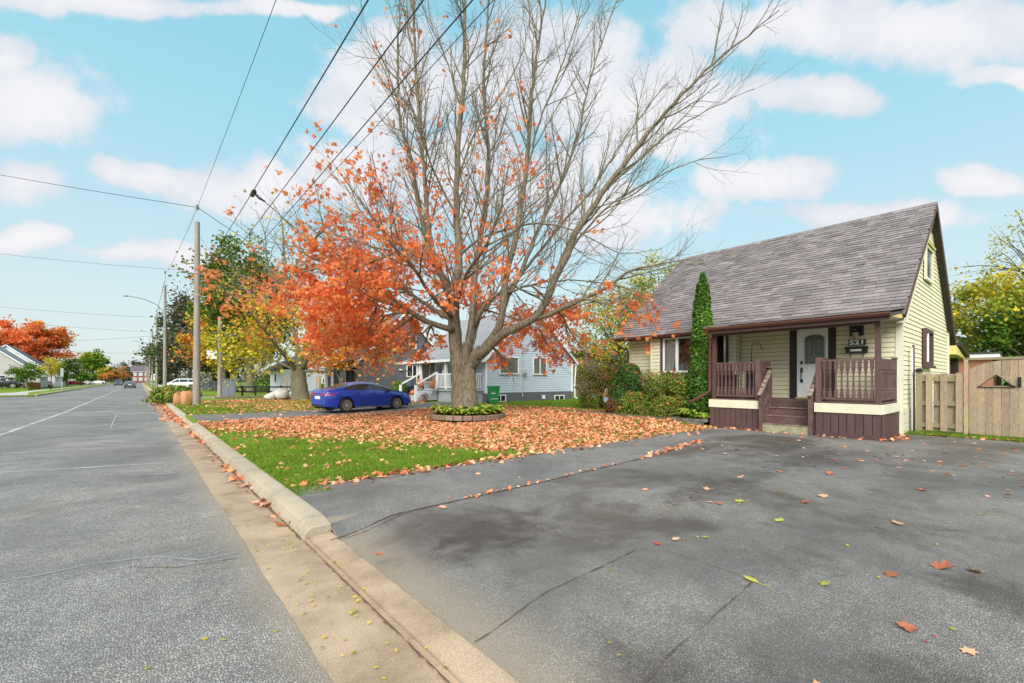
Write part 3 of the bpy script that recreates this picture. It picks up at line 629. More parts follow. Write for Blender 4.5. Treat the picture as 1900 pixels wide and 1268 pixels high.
# roof
RY0, RY1 = 2.50, 11.98
b = MB(); b.prism([(15.80, 3.30), (XA, ZA + .02), (26.35, 3.04), (26.30, 2.94), (XA, ZA - .14), (15.86, 3.18)], RY0, RY1, 'y'); roof = b.build('roof', M_roofb, H)
b = MB(); b.prism([(14.22, 3.22), (15.9, 3.42), (16.3, 3.60), (16.3, 3.44), (14.22, 3.12)], RY0 + .001, 7.14, 'y'); b.build('porch_roof', M_roofb, H)
SL = math.atan2(ZA - 3.46, XA - 16.0)
TABS = []
def tab_rows(x0, z0, x1, z1, y0, y1, courses, seed):
    rr = random.Random(seed); L = math.hypot(x1 - x0, z1 - z0); ux, uz = (x1 - x0) / L, (z1 - z0) / L; ex = L / courses; ang = math.atan2(uz, ux)
    for k in range(courses):
        s = k * ex - .02; y = y0 - rr.uniform(0, .3)
        while y < y1:
            w = rr.uniform(.20, .46); a, c = max(y, y0), min(y + w, y1)
            if c - a > .04: TABS.append((x0 + ux * (s + ex * .62), (a + c) / 2, z0 + uz * (s + ex * .62), ex * 1.3 + rr.uniform(0, .03), c - a - .008, rr.uniform(.016, .034), ang))
            y += w
tab_rows(15.76, 3.325, XA + .02, ZA + .08, RY0 - .03, RY1 + .03, 39, 3)
NMAIN = len(TABS)
tab_rows(14.13, 3.245, 15.98, 3.50, RY0 - .03, 7.16, 10, 5)
def tabV(t):
    """a shingle tab: its lower edge proud, its upper edge running under the next course"""
    x, y, z, L, w, th, a = t; ux, uz = math.cos(a), math.sin(a); nx, nz = -uz, ux; V = []
    for h in (0, 1):
        for (i, j) in ((-.5, -.5), (.5, -.5), (.5, .5), (-.5, .5)):
            o = (th + .012 if h else .004) if i < 0 else (.006 if h else 0.0)
            V.append((x + ux * L * i + nx * o, y + w * j, z + uz * L * i + nz * o))
    return V
TF = [(4, 5, 6, 7), (0, 1, 5, 4), (1, 2, 6, 5), (2, 3, 7, 6), (3, 0, 4, 7)]
def pxarea(t):
    dep = t[0] * SN + t[1] * CS; return t[3] * t[4] / dep ** 2
order = sorted(range(len(TABS)), key=lambda i: -pxarea(TABS[i])); near = set(order[:298])
tabmesh = MB(); tabmesh.add(tabV((0, 0, 0, 1, 1, 1, 0)), [])
um = MB(); um.add([(-.5, -.5, .2), (.5, -.5, 0), (.5, .5, 0), (-.5, .5, .2), (-.5, -.5, 1.0), (.5, -.5, .25), (.5, .5, .25), (-.5, .5, 1.0)], TF); um = um.mesh('shingle', M_shing)
rest = MB()
for i, t in enumerate(TABS):
    if i in near: put(um, 'shingle', roof, (t[0], t[1], t[2]), (0, -t[6], 0), (t[3], t[4], t[5] + .014))
    else: rest.add(tabV(t), TF)
rest.build('shingle_field', M_shing_i, roof, kind='stuff')
b = MB(); y = RY0 - .03
while y < RY1:
    b.prism([(XA - .17, ZA - .04), (XA, ZA + .125), (XA + .17, ZA - .04), (XA, ZA + .10)], y, min(y + .32, RY1), 'y'); y += .30
b.build('ridge_cap', M_shing_i, roof)
# rear slope in one sheet of courses
b = MB(); n = 30
for k in range(n):
    f0, f1 = k / n, (k + 1) / n; xa, za = XA + (26.35 - XA) * f0, ZA + .04 + (3.06 - ZA - .04) * f0; xb, zb = XA + (26.35 - XA) * f1, ZA + .04 + (3.06 - ZA - .04) * f1
    b.quad((xa, RY0, za), (xa, RY1, za), (xb, RY1, zb + .02), (xb, RY0, zb + .02))
b.build('rear_shingles', M_shing_i, roof)
# rake boards on the gable edge, eave fascia, gutters, soffits
b = MB(); b.beam((15.90, RY0 - .015, 3.23), (XA, RY0 - .015, ZA - .06), .03, .13, (0, -1, 0)); b.beam((XA, RY0 - .015, ZA - .06), (26.35, RY0 - .015, 2.98), .03, .15, (0, -1, 0))
b = MB()
def rake(p, q, dz, t):
    d = (Vector(q) - Vector(p)).normalized(); n = Vector((-d.z, 0, d.x)) if d.x > 0 else Vector((d.z, 0, -d.x))
    b.obox((Vector(p) + Vector(q)) / 2, d, (0, 1, 0), n, (Vector(q) - Vector(p)).length / 2, t / 2, dz / 2)
rake((15.86, RY0 - .02, 3.27), (XA, RY0 - .02, ZA - .02), .09, .04); b.build('rake_board', M_brown, H)
b = MB(); rake((XA, RY0 - .02, ZA - .07), (26.34, RY0 - .02, 2.98), .20, .04); b.build('rake_board', M_brown, H)
b = MB(); b.prism([(XW - .02, 3.36), (XA, ZA - .24), (XA, ZA - .15), (15.9, 3.2), (15.9, 3.1), (XW - .02, 3.22)], RY0, YG, 'y'); b.build('soffit', M_band, H)
b = MB(); b.prism([(14.24, 3.13), (XW - .02, 3.24), (XW - .02, 3.50), (16.2, 3.45), (15.9, 3.36), (14.24, 3.16)], RY0 + .02, RY0 + .05, 'y'); b.build('porch_roof_end', M_sof, H)
b = MB(); b.prism([(14.26, 3.10), (XW - .02, 3.22), (XW - .02, 3.25), (14.26, 3.13)], RY0 + .06, 7.10, 'y'); b.build('porch_ceiling', M_band, H)
b = MB(); b.prism([(15.86, 3.19), (XW, 3.36), (XW, 3.39), (15.86, 3.22)], 7.15, RY1, 'y'); b.build('soffit', M_band, H)
def gutter_run(x, z, y0, y1):
    b = MB(); b.prism([(x + .02, z - .10), (x - .07, z - .09), (x - .11, z - .03), (x - .11, z), (x - .095, z), (x - .09, z - .03), (x - .06, z - .075), (x, z - .08), (x, z), (x + .02, z)], y0, y1, 'y'); return b.build('gutter_channel', M_gut, H)
gutter_run(14.20, 3.225, RY0 - .02, 7.18); gutter_run(15.80, 3.31, 7.19, RY1 + .02)
b = MB(); b.box(14.225, 14.26, RY0, 7.14, 3.03, 3.14); b.build('fascia', M_brown, H)
b = MB(); b.box(14.44, 14.56, 2.74, 7.08, 2.98, 3.10); b.build('porch_beam', M_brown, H)
def spout(pts, r=.042):
    b = MB(); b.tube(pts, r, 8); return b.build('downspout', M_gut, H, ang=50)
spout([(15.73, 11.86, 3.22), (15.73, 11.86, 3.08), (15.95, 11.82, 2.94), (16.36, 11.78, 2.84), (16.43, 11.77, 2.72), (16.43, 11.77, .3)])
spout([(14.14, 7.10, 3.14), (14.20, 7.10, 3.02), (14.40, 7.13, 2.86), (14.42, 7.13, 1.22), (14.41, 7.22, 1.10), (14.38, 7.78, .80)], .05)
# rear lean-to roof on a post
b = MB(); b.prism([(26.3, 3.10), (29.1, 2.66), (29.1, 2.54), (26.3, 2.98)], 2.3, 6.5, 'y'); b.build('lean_to_roof', M_dark, H)
b = MB(); b.prism([(XR + .02, 2.96), (28.9, 2.52), (28.9, 2.50), (XR + .02, 2.60)], 2.42, 6.4, 'y'); b.build('lean_to_soffit', M_sof, H)
ub('lean_to_post', M_dark, H, 28.2, 28.45, 2.6, 2.85, 0, 2.55)
# a thin service pipe up the gable wall
p = thing('utility_pipe', 'thin red-brown and white pipe standing against the cream gable wall', 'pipe', (17.6, 2.5, 0), world=True)
b = MB(); b.tube([(17.62, 2.56, 0), (17.60, 2.56, 2.58)], .032, 8); b.build('pipe', M_gut, p); b = MB(); b.tube([(17.55, 2.58, .02), (17.53, 2.58, 2.5)], .022, 6); b.build('cable_cover', M_white, p)

# ================================================================ porch of the cream house
Pq = thing('porch', 'brown painted wooden porch with turned balusters and steps up to the white door', 'porch', (15.5, 5, 0), world=True)
FX = 14.5                       # front face
PL, PR = 7.14, 2.74             # left and right ends
SL_, SR_ = 5.62, 4.20           # stair opening
M_skirt = mat('skirt_board_brown', (.092, .048, .047), .7, .3, 4, (.065, .034, .033), .3, 60, orand=.12)
M_chip = mat('chipped_brown', (.12, .065, .06), .7, .33, 9, (.36, .29, .22), .3, 60, orand=.1)
# deck boards run along y
x = FX; k = 0
while x < XW - .03:
    x1 = min(x + .14, XW - .03)
    for (y0, y1) in (((PR, SR_), (SL_, PL)) if x < 15.30 else ((PR, PL),)):
        ub('deck_board', M_brown2, Pq, x + .003, x1 - .003, y0, y1, ZD - .035, ZD)
    x += .14
# cream band boards and brown skirts
for y0, y1 in ((SL_ + .02, PL + .04), (PR - .04, SR_ - .02)):
    ub('band_board', M_band, Pq, FX - .06, FX - .02, y0, y1, .66, ZD - .04)
    y = y0 + .02; n = 9 if y0 > 5 else 8; w = (y1 - y0 - .04) / n
    for i in range(n): ub('skirt_board', M_skirt, Pq, FX - .035, FX - .008, y + i * w + .008, y + (i + 1) * w - .008, .10, .655)
    ub('skirt_rail', M_skirt, Pq, FX - .05, FX - .012, y0 + .02, y1 - .02, .0 if y0 < 5 else .02, .12)
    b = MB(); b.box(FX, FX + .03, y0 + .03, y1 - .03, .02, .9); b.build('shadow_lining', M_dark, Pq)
ub('band_board', M_ctrim, Pq, FX - .02, XW - .04, PR - .075, PR - .035, .67, ZD - .04)
for i in range(14):
    w = (XW - FX - .06) / 14; ub('skirt_board', M_skirt, Pq, FX + .0 + i * w + .005, FX + (i + 1) * w - .005, PR - .05, PR - .02, .02, .665)
# side of the stair recess
for yy in (SL_, SR_): b = MB(); b.box(FX, 15.32, yy - .012, yy + .012, .02, ZD - .04); b.build('stair_side', M_brown2, Pq)
# steps: treads and risers, on a concrete footing
zs = [.26, .49, .72]; xs = [14.42, 14.74, 15.04]
for i, (z, x) in enumerate(zip(zs, xs)):
    ub('step_tread', M_brown2, Pq, x - .03, x + .34, SR_ + .02, SL_ - .02, z - .035, z)
    ub('step_riser', M_brown2, Pq, x + .30, x + .325, SR_ + .02, SL_ - .02, z, (zs + [ZD])[i + 1] - .035)
    b = MB(); b.box(x - .034, x - .028, SR_ + .03, SL_ - .03, z - .03, z - .002); b.build('worn_nosing', M_chip, Pq)
ub('concrete_footing', mat('mossy_concrete', (.34, .31, .20), .9, .33, 5, (.18, .17, .09), .5, 60), Pq, 14.40, 15.0, SR_ + .06, SL_ - .06, .0, .222)
ub('step_riser', M_dark, Pq, 14.70, 14.72, SR_ + .02, SL_ - .02, .05, .225)
# posts
def post(x, y, z0, z1, w=.1, name='post', m=M_brown): return ub(name, m, Pq, x - w / 2, x + w / 2, y - w / 2, y + w / 2, z0, z1)
post(FX + .06, PR + .06, ZD, 2.98, .115); post(FX + .06, PL - .10, ZD, 2.98, .11)
RT, RB = 2.10, 1.06
def capped(x, y, z1, z0=ZD, w=.095):
    post(x, y, z0, z1, w, 'newel_post', M_brown2)
    b = MB(); c = w * .72; b.add([(x - c, y - c, z1), (x + c, y - c, z1), (x + c, y + c, z1), (x - c, y + c, z1), (x - c * .9, y - c * .9, z1 + .03), (x + c * .9, y - c * .9, z1 + .03), (x + c * .9, y + c * .9, z1 + .03), (x - c * .9, y + c * .9, z1 + .03)], [(3, 2, 1, 0), (4, 5, 6, 7), (0, 1, 5, 4), (1, 2, 6, 5), (2, 3, 7, 6), (3, 0, 4, 7)]); b.build('post_cap', M_chip, Pq)
for (x, y) in ((FX + .06, SL_ + .07), (FX + .06, SR_ - .10)): post(x, y, ZD, 2.17, .13, 'newel_post', M_brown2)
for (x, y) in ((15.28, SL_ + .06), (15.28, SR_ - .06), (XW - .10, PR + .05)): capped(x, y, 2.15)
# balusters: flat sawn with a narrow waist
def bal_mesh(m, h):
    prof = [(.040, 0), (.040, .16), (.026, .19), (.034, .22), (.018, .27), (.018, .30), (.022, .34), (.016, .62), (.022, .66), (.032, .70), (.024, .73), (.040, .77), (.040, 1)]
    b = MB(); vs = []
    for w, t in prof:
        for (i, j) in ((-1, -1), (1, -1), (1, 1), (-1, 1)): vs.append((i * w, j * w, t * h))
    b.add(vs, [(i * 4 + k, i * 4 + (k + 1) % 4, i * 4 + 4 + (k + 1) % 4, i * 4 + 4 + k) for i in range(len(prof) - 1) for k in range(4)]); return b.mesh('baluster', m)
bm_ = bal_mesh(M_brown2, RT - RB - .05); bm2 = bal_mesh(M_brown2, .82)
def rail(p, q, n):
    p, q = Vector(p), Vector(q)
    plank('top_rail', M_brown2, Pq, p + Vector((0, 0, RT - .02)), q + Vector((0, 0, RT - .02)), .075, .05); plank('bottom_rail', M_brown2, Pq, p + Vector((0, 0, RB - .02)), q + Vector((0, 0, RB - .02)), .06, .06)
    for i in range(n):
        c = p.lerp(q, (i + .5) / n); put(bm_, 'baluster', Pq, (c.x, c.y, RB + .005), scale=(.9, .9, 1))
rail((FX + .06, SL_ + .14, 0), (FX + .06, PL - .16, 0), 10); rail((FX + .06, PR + .12, 0), (FX + .06, SR_ - .17, 0), 9)
rail((FX + .12, PR + .05, 0), (XW - .15, PR + .05, 0), 15); rail((FX + .14, SL_ + .06, 0), (15.23, SL_ + .06, 0), 6); rail((FX + .14, SR_ - .07, 0), (15.23, SR_ - .07, 0), 6)
rail((FX + .1, PL - .06, 0), (XB, PL - .06, 0), 13)
# sloping stair rails
for yy in (SL_ - .06, SR_ + .06):
    post(14.42, yy, .02, 1.10, .10, 'newel_post', M_brown2); post(15.10, yy, .72, 1.80, .095, 'newel_post', M_brown2)
    plank('stair_rail', M_chip, Pq, (14.30, yy, 1.08), (15.18, yy, 1.90), .11, .05); plank('stair_stringer', M_brown2, Pq, (14.42, yy, .22), (15.25, yy, .86), .05, .2)
    for i in range(4):
        t = (i + .8) / 5; z = .42 + .64 * t; put(bm2, 'baluster', Pq, (14.42 + .7 * t, yy, z), scale=(.8, .8, 1))
    ub('post_cap', M_chip, Pq, 15.02, 15.18, yy - .075, yy + .075, 1.93, 1.955)

# things on and by the porch wall
def text_mesh(txt, size, m, name):
    cu = bpy.data.curves.new('t', 'FONT'); cu.body = txt; cu.size = size; cu.extrude = .004; cu.align_x = 'CENTER'; cu.align_y = 'CENTER'; cu.offset = .006
    o = bpy.data.objects.new('t', cu); COL.objects.link(o); bpy.context.view_layer.update()
    me = bpy.data.meshes.new_from_object(o.evaluated_get(bpy.context.evaluated_depsgraph_get())); bpy.data.objects.remove(o); me.name = name; me.materials.clear(); me.materials.append(m); return me
FRONT = (R(90), 0, R(-90))      # lettering that faces the street (-x)
nm = thing('house_number_sign', 'black house number plate reading 521 right of the white door', 'sign', (XW - .03, 3.66, 2.66), world=True)
ub('plate', M_black, nm, XW - .055, XW - .03, 3.66 - .21, 3.66 + .21, 2.575, 2.745)
t = text_mesh('521', .19, M_plate, 'digits'); o = put(t, 'digits', nm, (XW - .058, 3.66, 2.66), FRONT, (1.35, 1, 1))
ml = thing('mailbox', 'small black mailbox with a white strip under the number plate', 'mailbox', (XW - .1, 3.66, 2.4), world=True)
b = MB(); b.prism([(XW - .14, 2.36), (XW - .03, 2.34), (XW - .03, 2.52), (XW - .10, 2.52), (XW - .15, 2.49)], 3.40, 3.92, 'y'); b.build('box', M_black, ml)
b = MB(); b.prism([(XW - .16, 2.485), (XW - .10, 2.53), (XW - .03, 2.53), (XW - .03, 2.54), (XW - .10, 2.54), (XW - .165, 2.49)], 3.38, 3.94, 'y'); b.build('lid', M_black, ml)
ub('label_strip', M_plate, ml, XW - .152, XW - .146, 3.53, 3.80, 2.40, 2.46)
b = MB()
for yy in (3.50, 3.80): b.tube([(XW - .10, yy, 2.36), (XW - .10, yy, 2.24), (XW - .15, yy, 2.22), (XW - .16, yy, 2.27)], .01, 5)
b.build('newspaper_hook', M_black, ml)
ln = thing('wall_lantern', 'black square wall lantern above the number plate', 'lantern', (XW, 3.66, 2.9), world=True)
ub('back_plate', M_black, ln, XW - .06, XW - .02, 3.50, 3.84, 2.86, 3.16)
b = MB(); b.lathe([(.05, 0), (.075, .02), (.085, .16), (.10, .17), (.05, .24), (.015, .27)], (XW - .15, 3.68, 2.78), 8); b.build('lantern_body', mat('lantern_glass', (.45, .42, .32), .3, .3, 20, (.12, .12, .1)), ln)
b = MB(); b.tube([(XW - .05, 3.68, 2.98), (XW - .10, 3.68, 3.08), (XW - .15, 3.68, 3.04)], .012, 6); b.lathe([(.105, 0), (.06, .06), (.01, .09)], (XW - .15, 3.68, 2.955), 8); b.build('bracket', M_black, ln)
hk = thing('shepherd_hook', 'thin curved iron hook standing on the porch left of the door', 'hook', (16.2, 6.55, ZD), world=True)
b = MB(); pts = [(16.2, 6.55, ZD), (16.2, 6.55, 2.62)] + [(16.2, 6.55 - .16 + .16 * math.cos(a), 2.62 + .20 * math.sin(a)) for a in np.linspace(.3, math.pi, 9)] + [(16.2, 6.22, 2.56), (16.2, 6.17, 2.60)]
b.tube(pts, .013, 6); b.build('rod', mat('brown_iron', (.16, .11, .07), .5, .2), hk); b = MB(); b.lathe([(.012, 0), (.03, .02), (.012, .05)], (16.2, 6.55, 2.2), 8); b.build('collar', M_black, hk)
# boxes kept behind the left railing
for i, (yy, w, h, m, lb) in enumerate(((6.75, .35, .72, mat('maroon_box', (.10, .03, .035), .6), 'dark red storage box behind the left porch railing'), (6.05, .3, .85, mat('dark_bag', (.03, .03, .04), .5), 'black bag standing behind the left porch railing'))):
    q = thing('storage_box' if i == 0 else 'bag', lb, 'box' if i == 0 else 'bag', (15.1, yy, ZD), world=True)
    b = MB(); b.prism([(14.9, ZD + .002), (15.3, ZD + .002), (15.28, ZD + h), (14.92, ZD + h)], yy - w / 2, yy + w / 2, 'y'); b.build('body', m, q)
    b = MB(); b.prism([(14.88, ZD + h + .001), (15.32, ZD + h + .001), (15.26, ZD + h + .05), (14.94, ZD + h + .05)], yy - w / 2 - .01, yy + w / 2 + .01, 'y'); b.build('lid' if i == 0 else 'flap', m, q)

# ================================================================ wooden fence and gate beside the house
M_wood = mat('weathered_cedar', (.36, .265, .165), .85, .33, 2.2, (.25, .20, .15), .5, 26, orand=.18, stretch=(3, 3, .35), fine=.2)
M_woodp = mat('green_treated_post', (.27, .22, .125), .85, .3, 3, (.18, .16, .10), .4, 30, stretch=(3, 3, .3))
FY = 17.45
def fy(px): return PX(px, 700, FY).y
def fz(px, py): return PX(px, py, FY).z
F_ = thing('fence', 'weathered wooden shadowbox fence panel between the house corner and the gate', 'fence', (FY, 1.9, 0), world=True)
zt = fz(1745, 693)
for (a, c) in ((1718, 1731), (1745, 1758), (1773.5, 1788)): ub('fence_board', M_wood, F_, FY - .03, FY - .008, fy(c), fy(a), .10, zt + random.uniform(-.01, .01))
for (a, c) in ((1708, 1718.5), (1731.5, 1745.5), (1757, 1774)): ub('fence_board', M_wood, F_, FY + .062, FY + .084, fy(c), fy(a), .10, zt - .02)
for (z0, z1) in ((fz(1745, 708), fz(1745, 700)), (fz(1745, 753), fz(1745, 745)), (fz(1745, 794), fz(1745, 786))): ub('fence_rail', M_woodp, F_, FY - .004, FY + .058, fy(1789), fy(1709), z0, z1)
ub('fence_post', M_woodp, F_, FY - .05, FY + .06, fy(1711), fy(1699.5), 0, fz(1705, 690))
yc = fy(1705); b = MB(); zc = fz(1705, 690)
for k, (w, h0, h1) in enumerate(((.085, 0, .03), (.070, .03, .055), (.082, .055, .07), (.05, .07, .10))): b.box(FY - w, FY + w, yc - w, yc + w, zc + h0 + .001 * k, zc + h1)
b.build('post_cap', M_black, F_)
ub('fence_post', M_wood, F_, FY - .06, FY + .05, fy(1796.5), fy(1789), 0, fz(1793, 668))
b = MB(); z = 1.5
for k in range(14): b.add([(FY - .045, fy(1731.3) + .0, zt - .25 - k * .05), (FY - .045, fy(1731.3) - .014, zt - .27 - k * .05), (FY - .045, fy(1731.3), zt - .285 - k * .05), (FY - .045, fy(1731.3) + .014, zt - .27 - k * .05)], [(0, 1, 2, 3)])
b.build('chain', M_plate, F_)
# arched gate; a diamond-shaped half opening near the top
GT = thing('gate', 'arched wooden board gate with a triangular opening and black latch', 'gate', (FY, .5, 0), world=True)
gy0 = fy(1799); wid = 1.92; gcy = gy0 - wid / 2
def arch(y): return 1.72 + .37 * math.sqrt(max(0, 1 - ((y - gcy) / (wid / 2 + .04)) ** 2))
zb_ = 1.62; apx = fy(1849); apz = fz(1849, 696); tl = fy(1815); tr = fy(1884); tz = fz(1849, 719)
n = 13; w = wid / n
for i in range(n):
    ya = gy0 - i * w - .004; yb = gy0 - (i + 1) * w + .004
    ymid = (ya + yb) / 2; b = MB()
    def tri(y):
        if y > tl or y < tr: return None
        return tz + (apz - tz) * ((tl - y) / (tl - apx) if y > apx else (y - tr) / (apx - tr))
    top = [(ya, arch(ya)), (yb, arch(yb))]
    if tri(ymid) is None: b.prism([(ya, .07), (yb, .07), top[1], top[0]], FY - .03, FY - .006, 'x')
    else:
        b.prism([(ya, .07), (yb, .07), (yb, tz), (ya, tz)], FY - .03, FY - .006, 'x')
        ta, tb = tri(min(ya, tl)) or tz, tri(max(yb, tr)) or tz
        if ya > apx > yb: b.prism([(ya, ta), (apx, apz), (yb, tb), top[1], top[0]], FY - .03, FY - .006, 'x')
        else: b.prism([(ya, ta), (yb, tb), top[1], top[0]], FY - .03, FY - .006, 'x')
    b.build('gate_board', M_wood, GT)
b = MB(); xx = FY - .036
for p, q in (((tl, tz), (apx, apz)), ((apx, apz), (tr, tz)), ((tl, tz), (tr, tz))): b.beam((xx, p[0], p[1]), (xx, q[0], q[1]), .02, .03, (1, 0, 0))
b.build('opening_trim', M_dark, GT)
b = MB(); ly = fy(1892); b.box(FY - .05, FY - .03, ly - .03, ly + .03, 1.36, 1.62); b.tube([(FY - .05, ly, 1.58), (FY - .12, ly, 1.54), (FY - .12, ly, 1.42), (FY - .05, ly, 1.38)], .012, 6); b.build('latch', M_black, GT)
for z in (.3, 1.3): ub('gate_rail', M_woodp, GT, FY + .0, FY + .06, gy0 - wid + .02, gy0 - .02, z, z + .09)
b = MB(); b.box(FY - .05, FY + .09, gy0 - wid - .5, gy0 + .12, fz(1850, 667.5), fz(1850, 663)); b.build('arbour_beam', M_woodp, GT)
ub('gate_post', M_wood, GT, FY - .06, FY + .05, gy0 - wid - .16, gy0 - wid - .04, 0, 2.32)
# brick shed seen past the back corner of the house
M_brick = mat('red_brick', (.36, .15, .09), .85, .3, 6, (.27, .11, .07), .5, 30)
SH = thing('brick_shed', 'red brick shed with a white eave behind the cream house', 'shed', (38, 6.5, 0), world=True)
b = MB(); b.box(36, 41, 2.0, 8.5, 0, 2.75); b.build('wall', M_brick, SH); b = MB(); b.box(35.7, 41.3, 1.7, 8.8, 2.76, 2.98); b.build('eave', M_white, SH); b = MB(); b.box(35.65, 41.35, 1.65, 8.85, 2.985, 3.06); b.build('roof', M_roofb, SH)

# ================================================================ trees
M_bark = mat('maple_bark', (.225, .185, .13), .9, .33, 5.5, (.085, .065, .045), 2.2, 9, stretch=(3.2, 3.2, .8), fine=.3, spec=.15)
M_limb = mat('limb_bark', (.20, .175, .12), .9, .33, 1.1, (.12, .115, .055), .8, 14, stretch=(1.5, 1.5, .9), spec=.15)
M_twig = mat('twig_bark', (.13, .105, .085), .9, .2, 3, spec=.1)
M_twig2 = mat('grey_twig', (.15, .13, .115), .9, .2, 3, spec=.1)
M_darkbark = mat('dark_bark', (.07, .055, .042), .95, .3, 2, bump=.8, bscale=20, spec=.1)
def leafmat(name, stops, tr=.35): return mat(name, (1, 1, 1), .7, .18, 1.2, stops=stops, transl=tr, spec=.12)
L_red = leafmat('maple_leaf_red', [(0, (.66, .14, .055)), (.3, (.88, .24, .085)), (.62, (.92, .32, .13)), (.85, (.93, .44, .14)), (1, (.86, .22, .17))], .6)
L_org = leafmat('maple_leaf_orange', [(0, (.68, .20, .05)), (.35, (.80, .30, .05)), (.6, (.74, .40, .055)), (.8, (.80, .24, .09)), (1, (.55, .42, .06))], .42)
L_yel = leafmat('leaf_yellow', [(0, (.26, .27, .03)), (.35, (.56, .46, .035)), (.7, (.74, .55, .05)), (1, (.36, .38, .04))])
L_grn = leafmat('leaf_green_gold', [(0, (.05, .09, .012)), (.45, (.12, .16, .02)), (.75, (.26, .22, .03)), (1, (.40, .24, .03))])
L_dgr = leafmat('leaf_dark_green', [(0, (.035, .065, .02)), (.5, (.065, .105, .025)), (1, (.13, .15, .045))], .25)
L_grey = leafmat('leaf_grey_brown', [(0, (.07, .075, .05)), (.5, (.12, .115, .075)), (1, (.19, .16, .10))], .25)
L_lim = leafmat('leaf_lime', [(0, (.15, .23, .03)), (.5, (.33, .37, .045)), (.8, (.54, .48, .06)), (1, (.38, .38, .06))])
L_brt = leafmat('leaf_bright_green', [(0, (.05, .13, .015)), (.5, (.11, .22, .02)), (1, (.22, .30, .04))])

class Tree:
    def __init__(s, seed): s.r = random.Random(seed); s.big = MB(); s.mid = MB(); s.fin = MB(); s.tips = []
    def rv(s, a=1.0): return Vector((s.r.gauss(0, a), s.r.gauss(0, a), s.r.gauss(0, a)))
    def limb(s, pts, r0, r1, n=7, fine=.35, wob=.03, which=None):
        """a limb through given points, smoothed and roughened"""
        P = [Vector(p) for p in pts]; out = []
        for i in range(len(P) - 1):
            p0 = P[max(i - 1, 0)]; p1 = P[i]; p2 = P[i + 1]; p3 = P[min(i + 2, len(P) - 1)]; k = max(2, int((p2 - p1).length / fine))
            for j in range(k):
                t = j / k; out.append(.5 * ((2 * p1) + (p2 - p0) * t + (2 * p0 - 5 * p1 + 4 * p2 - p3) * t * t + (3 * p1 - p0 - 3 * p2 + p3) * t ** 3) + s.rv(wob * .5) * (i > 0 or j > 0))
        out.append(P[-1]); m = len(out); rad = [(r0 + (r1 - r0) * (i / (m - 1)) ** .8) * (1 + .05 * s.r.gauss(0, 1)) for i in range(m)]
        (which or s.big).tube(out, rad, n); return out, rad
    def shoot(s, p, d, L, r, lvl, prm):
        d = d.normalized(); n = max(3, int(L / prm['seg'][lvl])); q = Vector(p); pts = [q.copy()]; dd = d.copy()
        for i in range(n):
            dd = (dd + s.rv(prm['wob'][lvl]) + Vector((0, 0, prm['up'][lvl]))).normalized(); q = q + dd * L / n; pts.append(q.copy())
        end = r * .35 if lvl < prm['max'] else r * .45
        rad = [r + (end - r) * i / n for i in range(n + 1)]
        (s.mid if lvl <= 1 else s.fin).tube(pts, rad, 5 if lvl == 0 else (4 if lvl == 1 else 3), cap=False)
        s.kids(pts, rad, L, lvl, prm)
    def kids(s, pts, rad, L, lvl, prm, t0=None):
        if lvl >= prm['max']:
            s.tips.append((pts[-1], lvl)); s.tips.append((pts[len(pts) // 2], lvl)); return
        c = prm['n'][lvl]; c = int(c * L / prm['ref'][lvl] + s.r.random()); c = max(c, 1)
        for k in range(c):
            t = (prm['t0'][lvl] if t0 is None else t0) + (1 - (prm['t0'][lvl] if t0 is None else t0)) * (k + s.r.random()) / c; x = t * (len(pts) - 1); i = min(int(x), len(pts) - 2)
            p = pts[i].lerp(pts[i + 1], x - i); ax = (pts[i + 1] - pts[i]).normalized()
            side = ax.orthogonal().normalized(); side.rotate(Matrix.Rotation(s.r.random() * 6.283, 3, ax)); a = R(prm['ang'][lvl]) * s.r.uniform(.65, 1.3)
            dd = ax * math.cos(a) + side * math.sin(a)
            ln = prm['len'][lvl] * s.r.uniform(.55, 1.25) * (1 - .45 * t)
            rr = min(prm['rad'][lvl], rad[i] * .62) * s.r.uniform(.75, 1.1); s.shoot(p, dd, ln, rr, lvl + 1, prm)
        s.tips.append((pts[-1], lvl))

# ---- the big maple in the front lawn
TX, TY = 9.45, 14.25; TDEP = TX * SN + TY * CS
def tp(px, py, off=0.0):
    """a point at the tree's own distance, off metres nearer (-) or farther (+)"""
    return PZ(px, py, TDEP + off)
prmA = dict(max=3, seg=[.5, .30, .2, .16], wob=[.06, .09, .12, .15], up=[.05, .085, .06, .035], n=[16, 7, 2.8], ref=[6.0, 2.2, .9], t0=[.2, .2, .15], ang=[34, 36, 40], len=[3.5, 1.3, .55], rad=[.032, .012, .0055])
T = Tree(11)
mp = thing('maple_tree', 'large maple with bare upright limbs and orange-red leaves below, ringed by edging blocks', 'tree', (TX, TY, 0), world=True)
T.limb([tp(856, 786, .1), tp(855, 755), tp(853, 720), tp(851, 690), tp(847, 660), tp(845, 630, .1), tp(842, 590, .2)], .38, .22, 16, .18, .014)
T.limb([tp(870, 786, -.1), tp(870, 755, -.1), tp(870, 720, -.1), tp(871, 690), tp(878, 668, -.1), tp(893, 650, -.3)], .38, .20, 16, .18, .014)
for (px, py, o) in ((822, 784, -.1), (893, 784, -.5), (905, 780, .3), (842, 789, -.6), (872, 790, -.7)): T.limb([tp(px, py + 4, o), tp((px + 864) / 2, 772, o * .7), tp(862 + (px - 862) * .3, 740, o * .4), tp(862 + (px - 862) * .2, 700, o * .2)], .12, .17, 9, .15, .01)
T.limb([tp(862, 720, 0), tp(862, 680, 0), tp(863, 655, .05), tp(864, 636, .1)], .30, .12, 12, .15, .02)
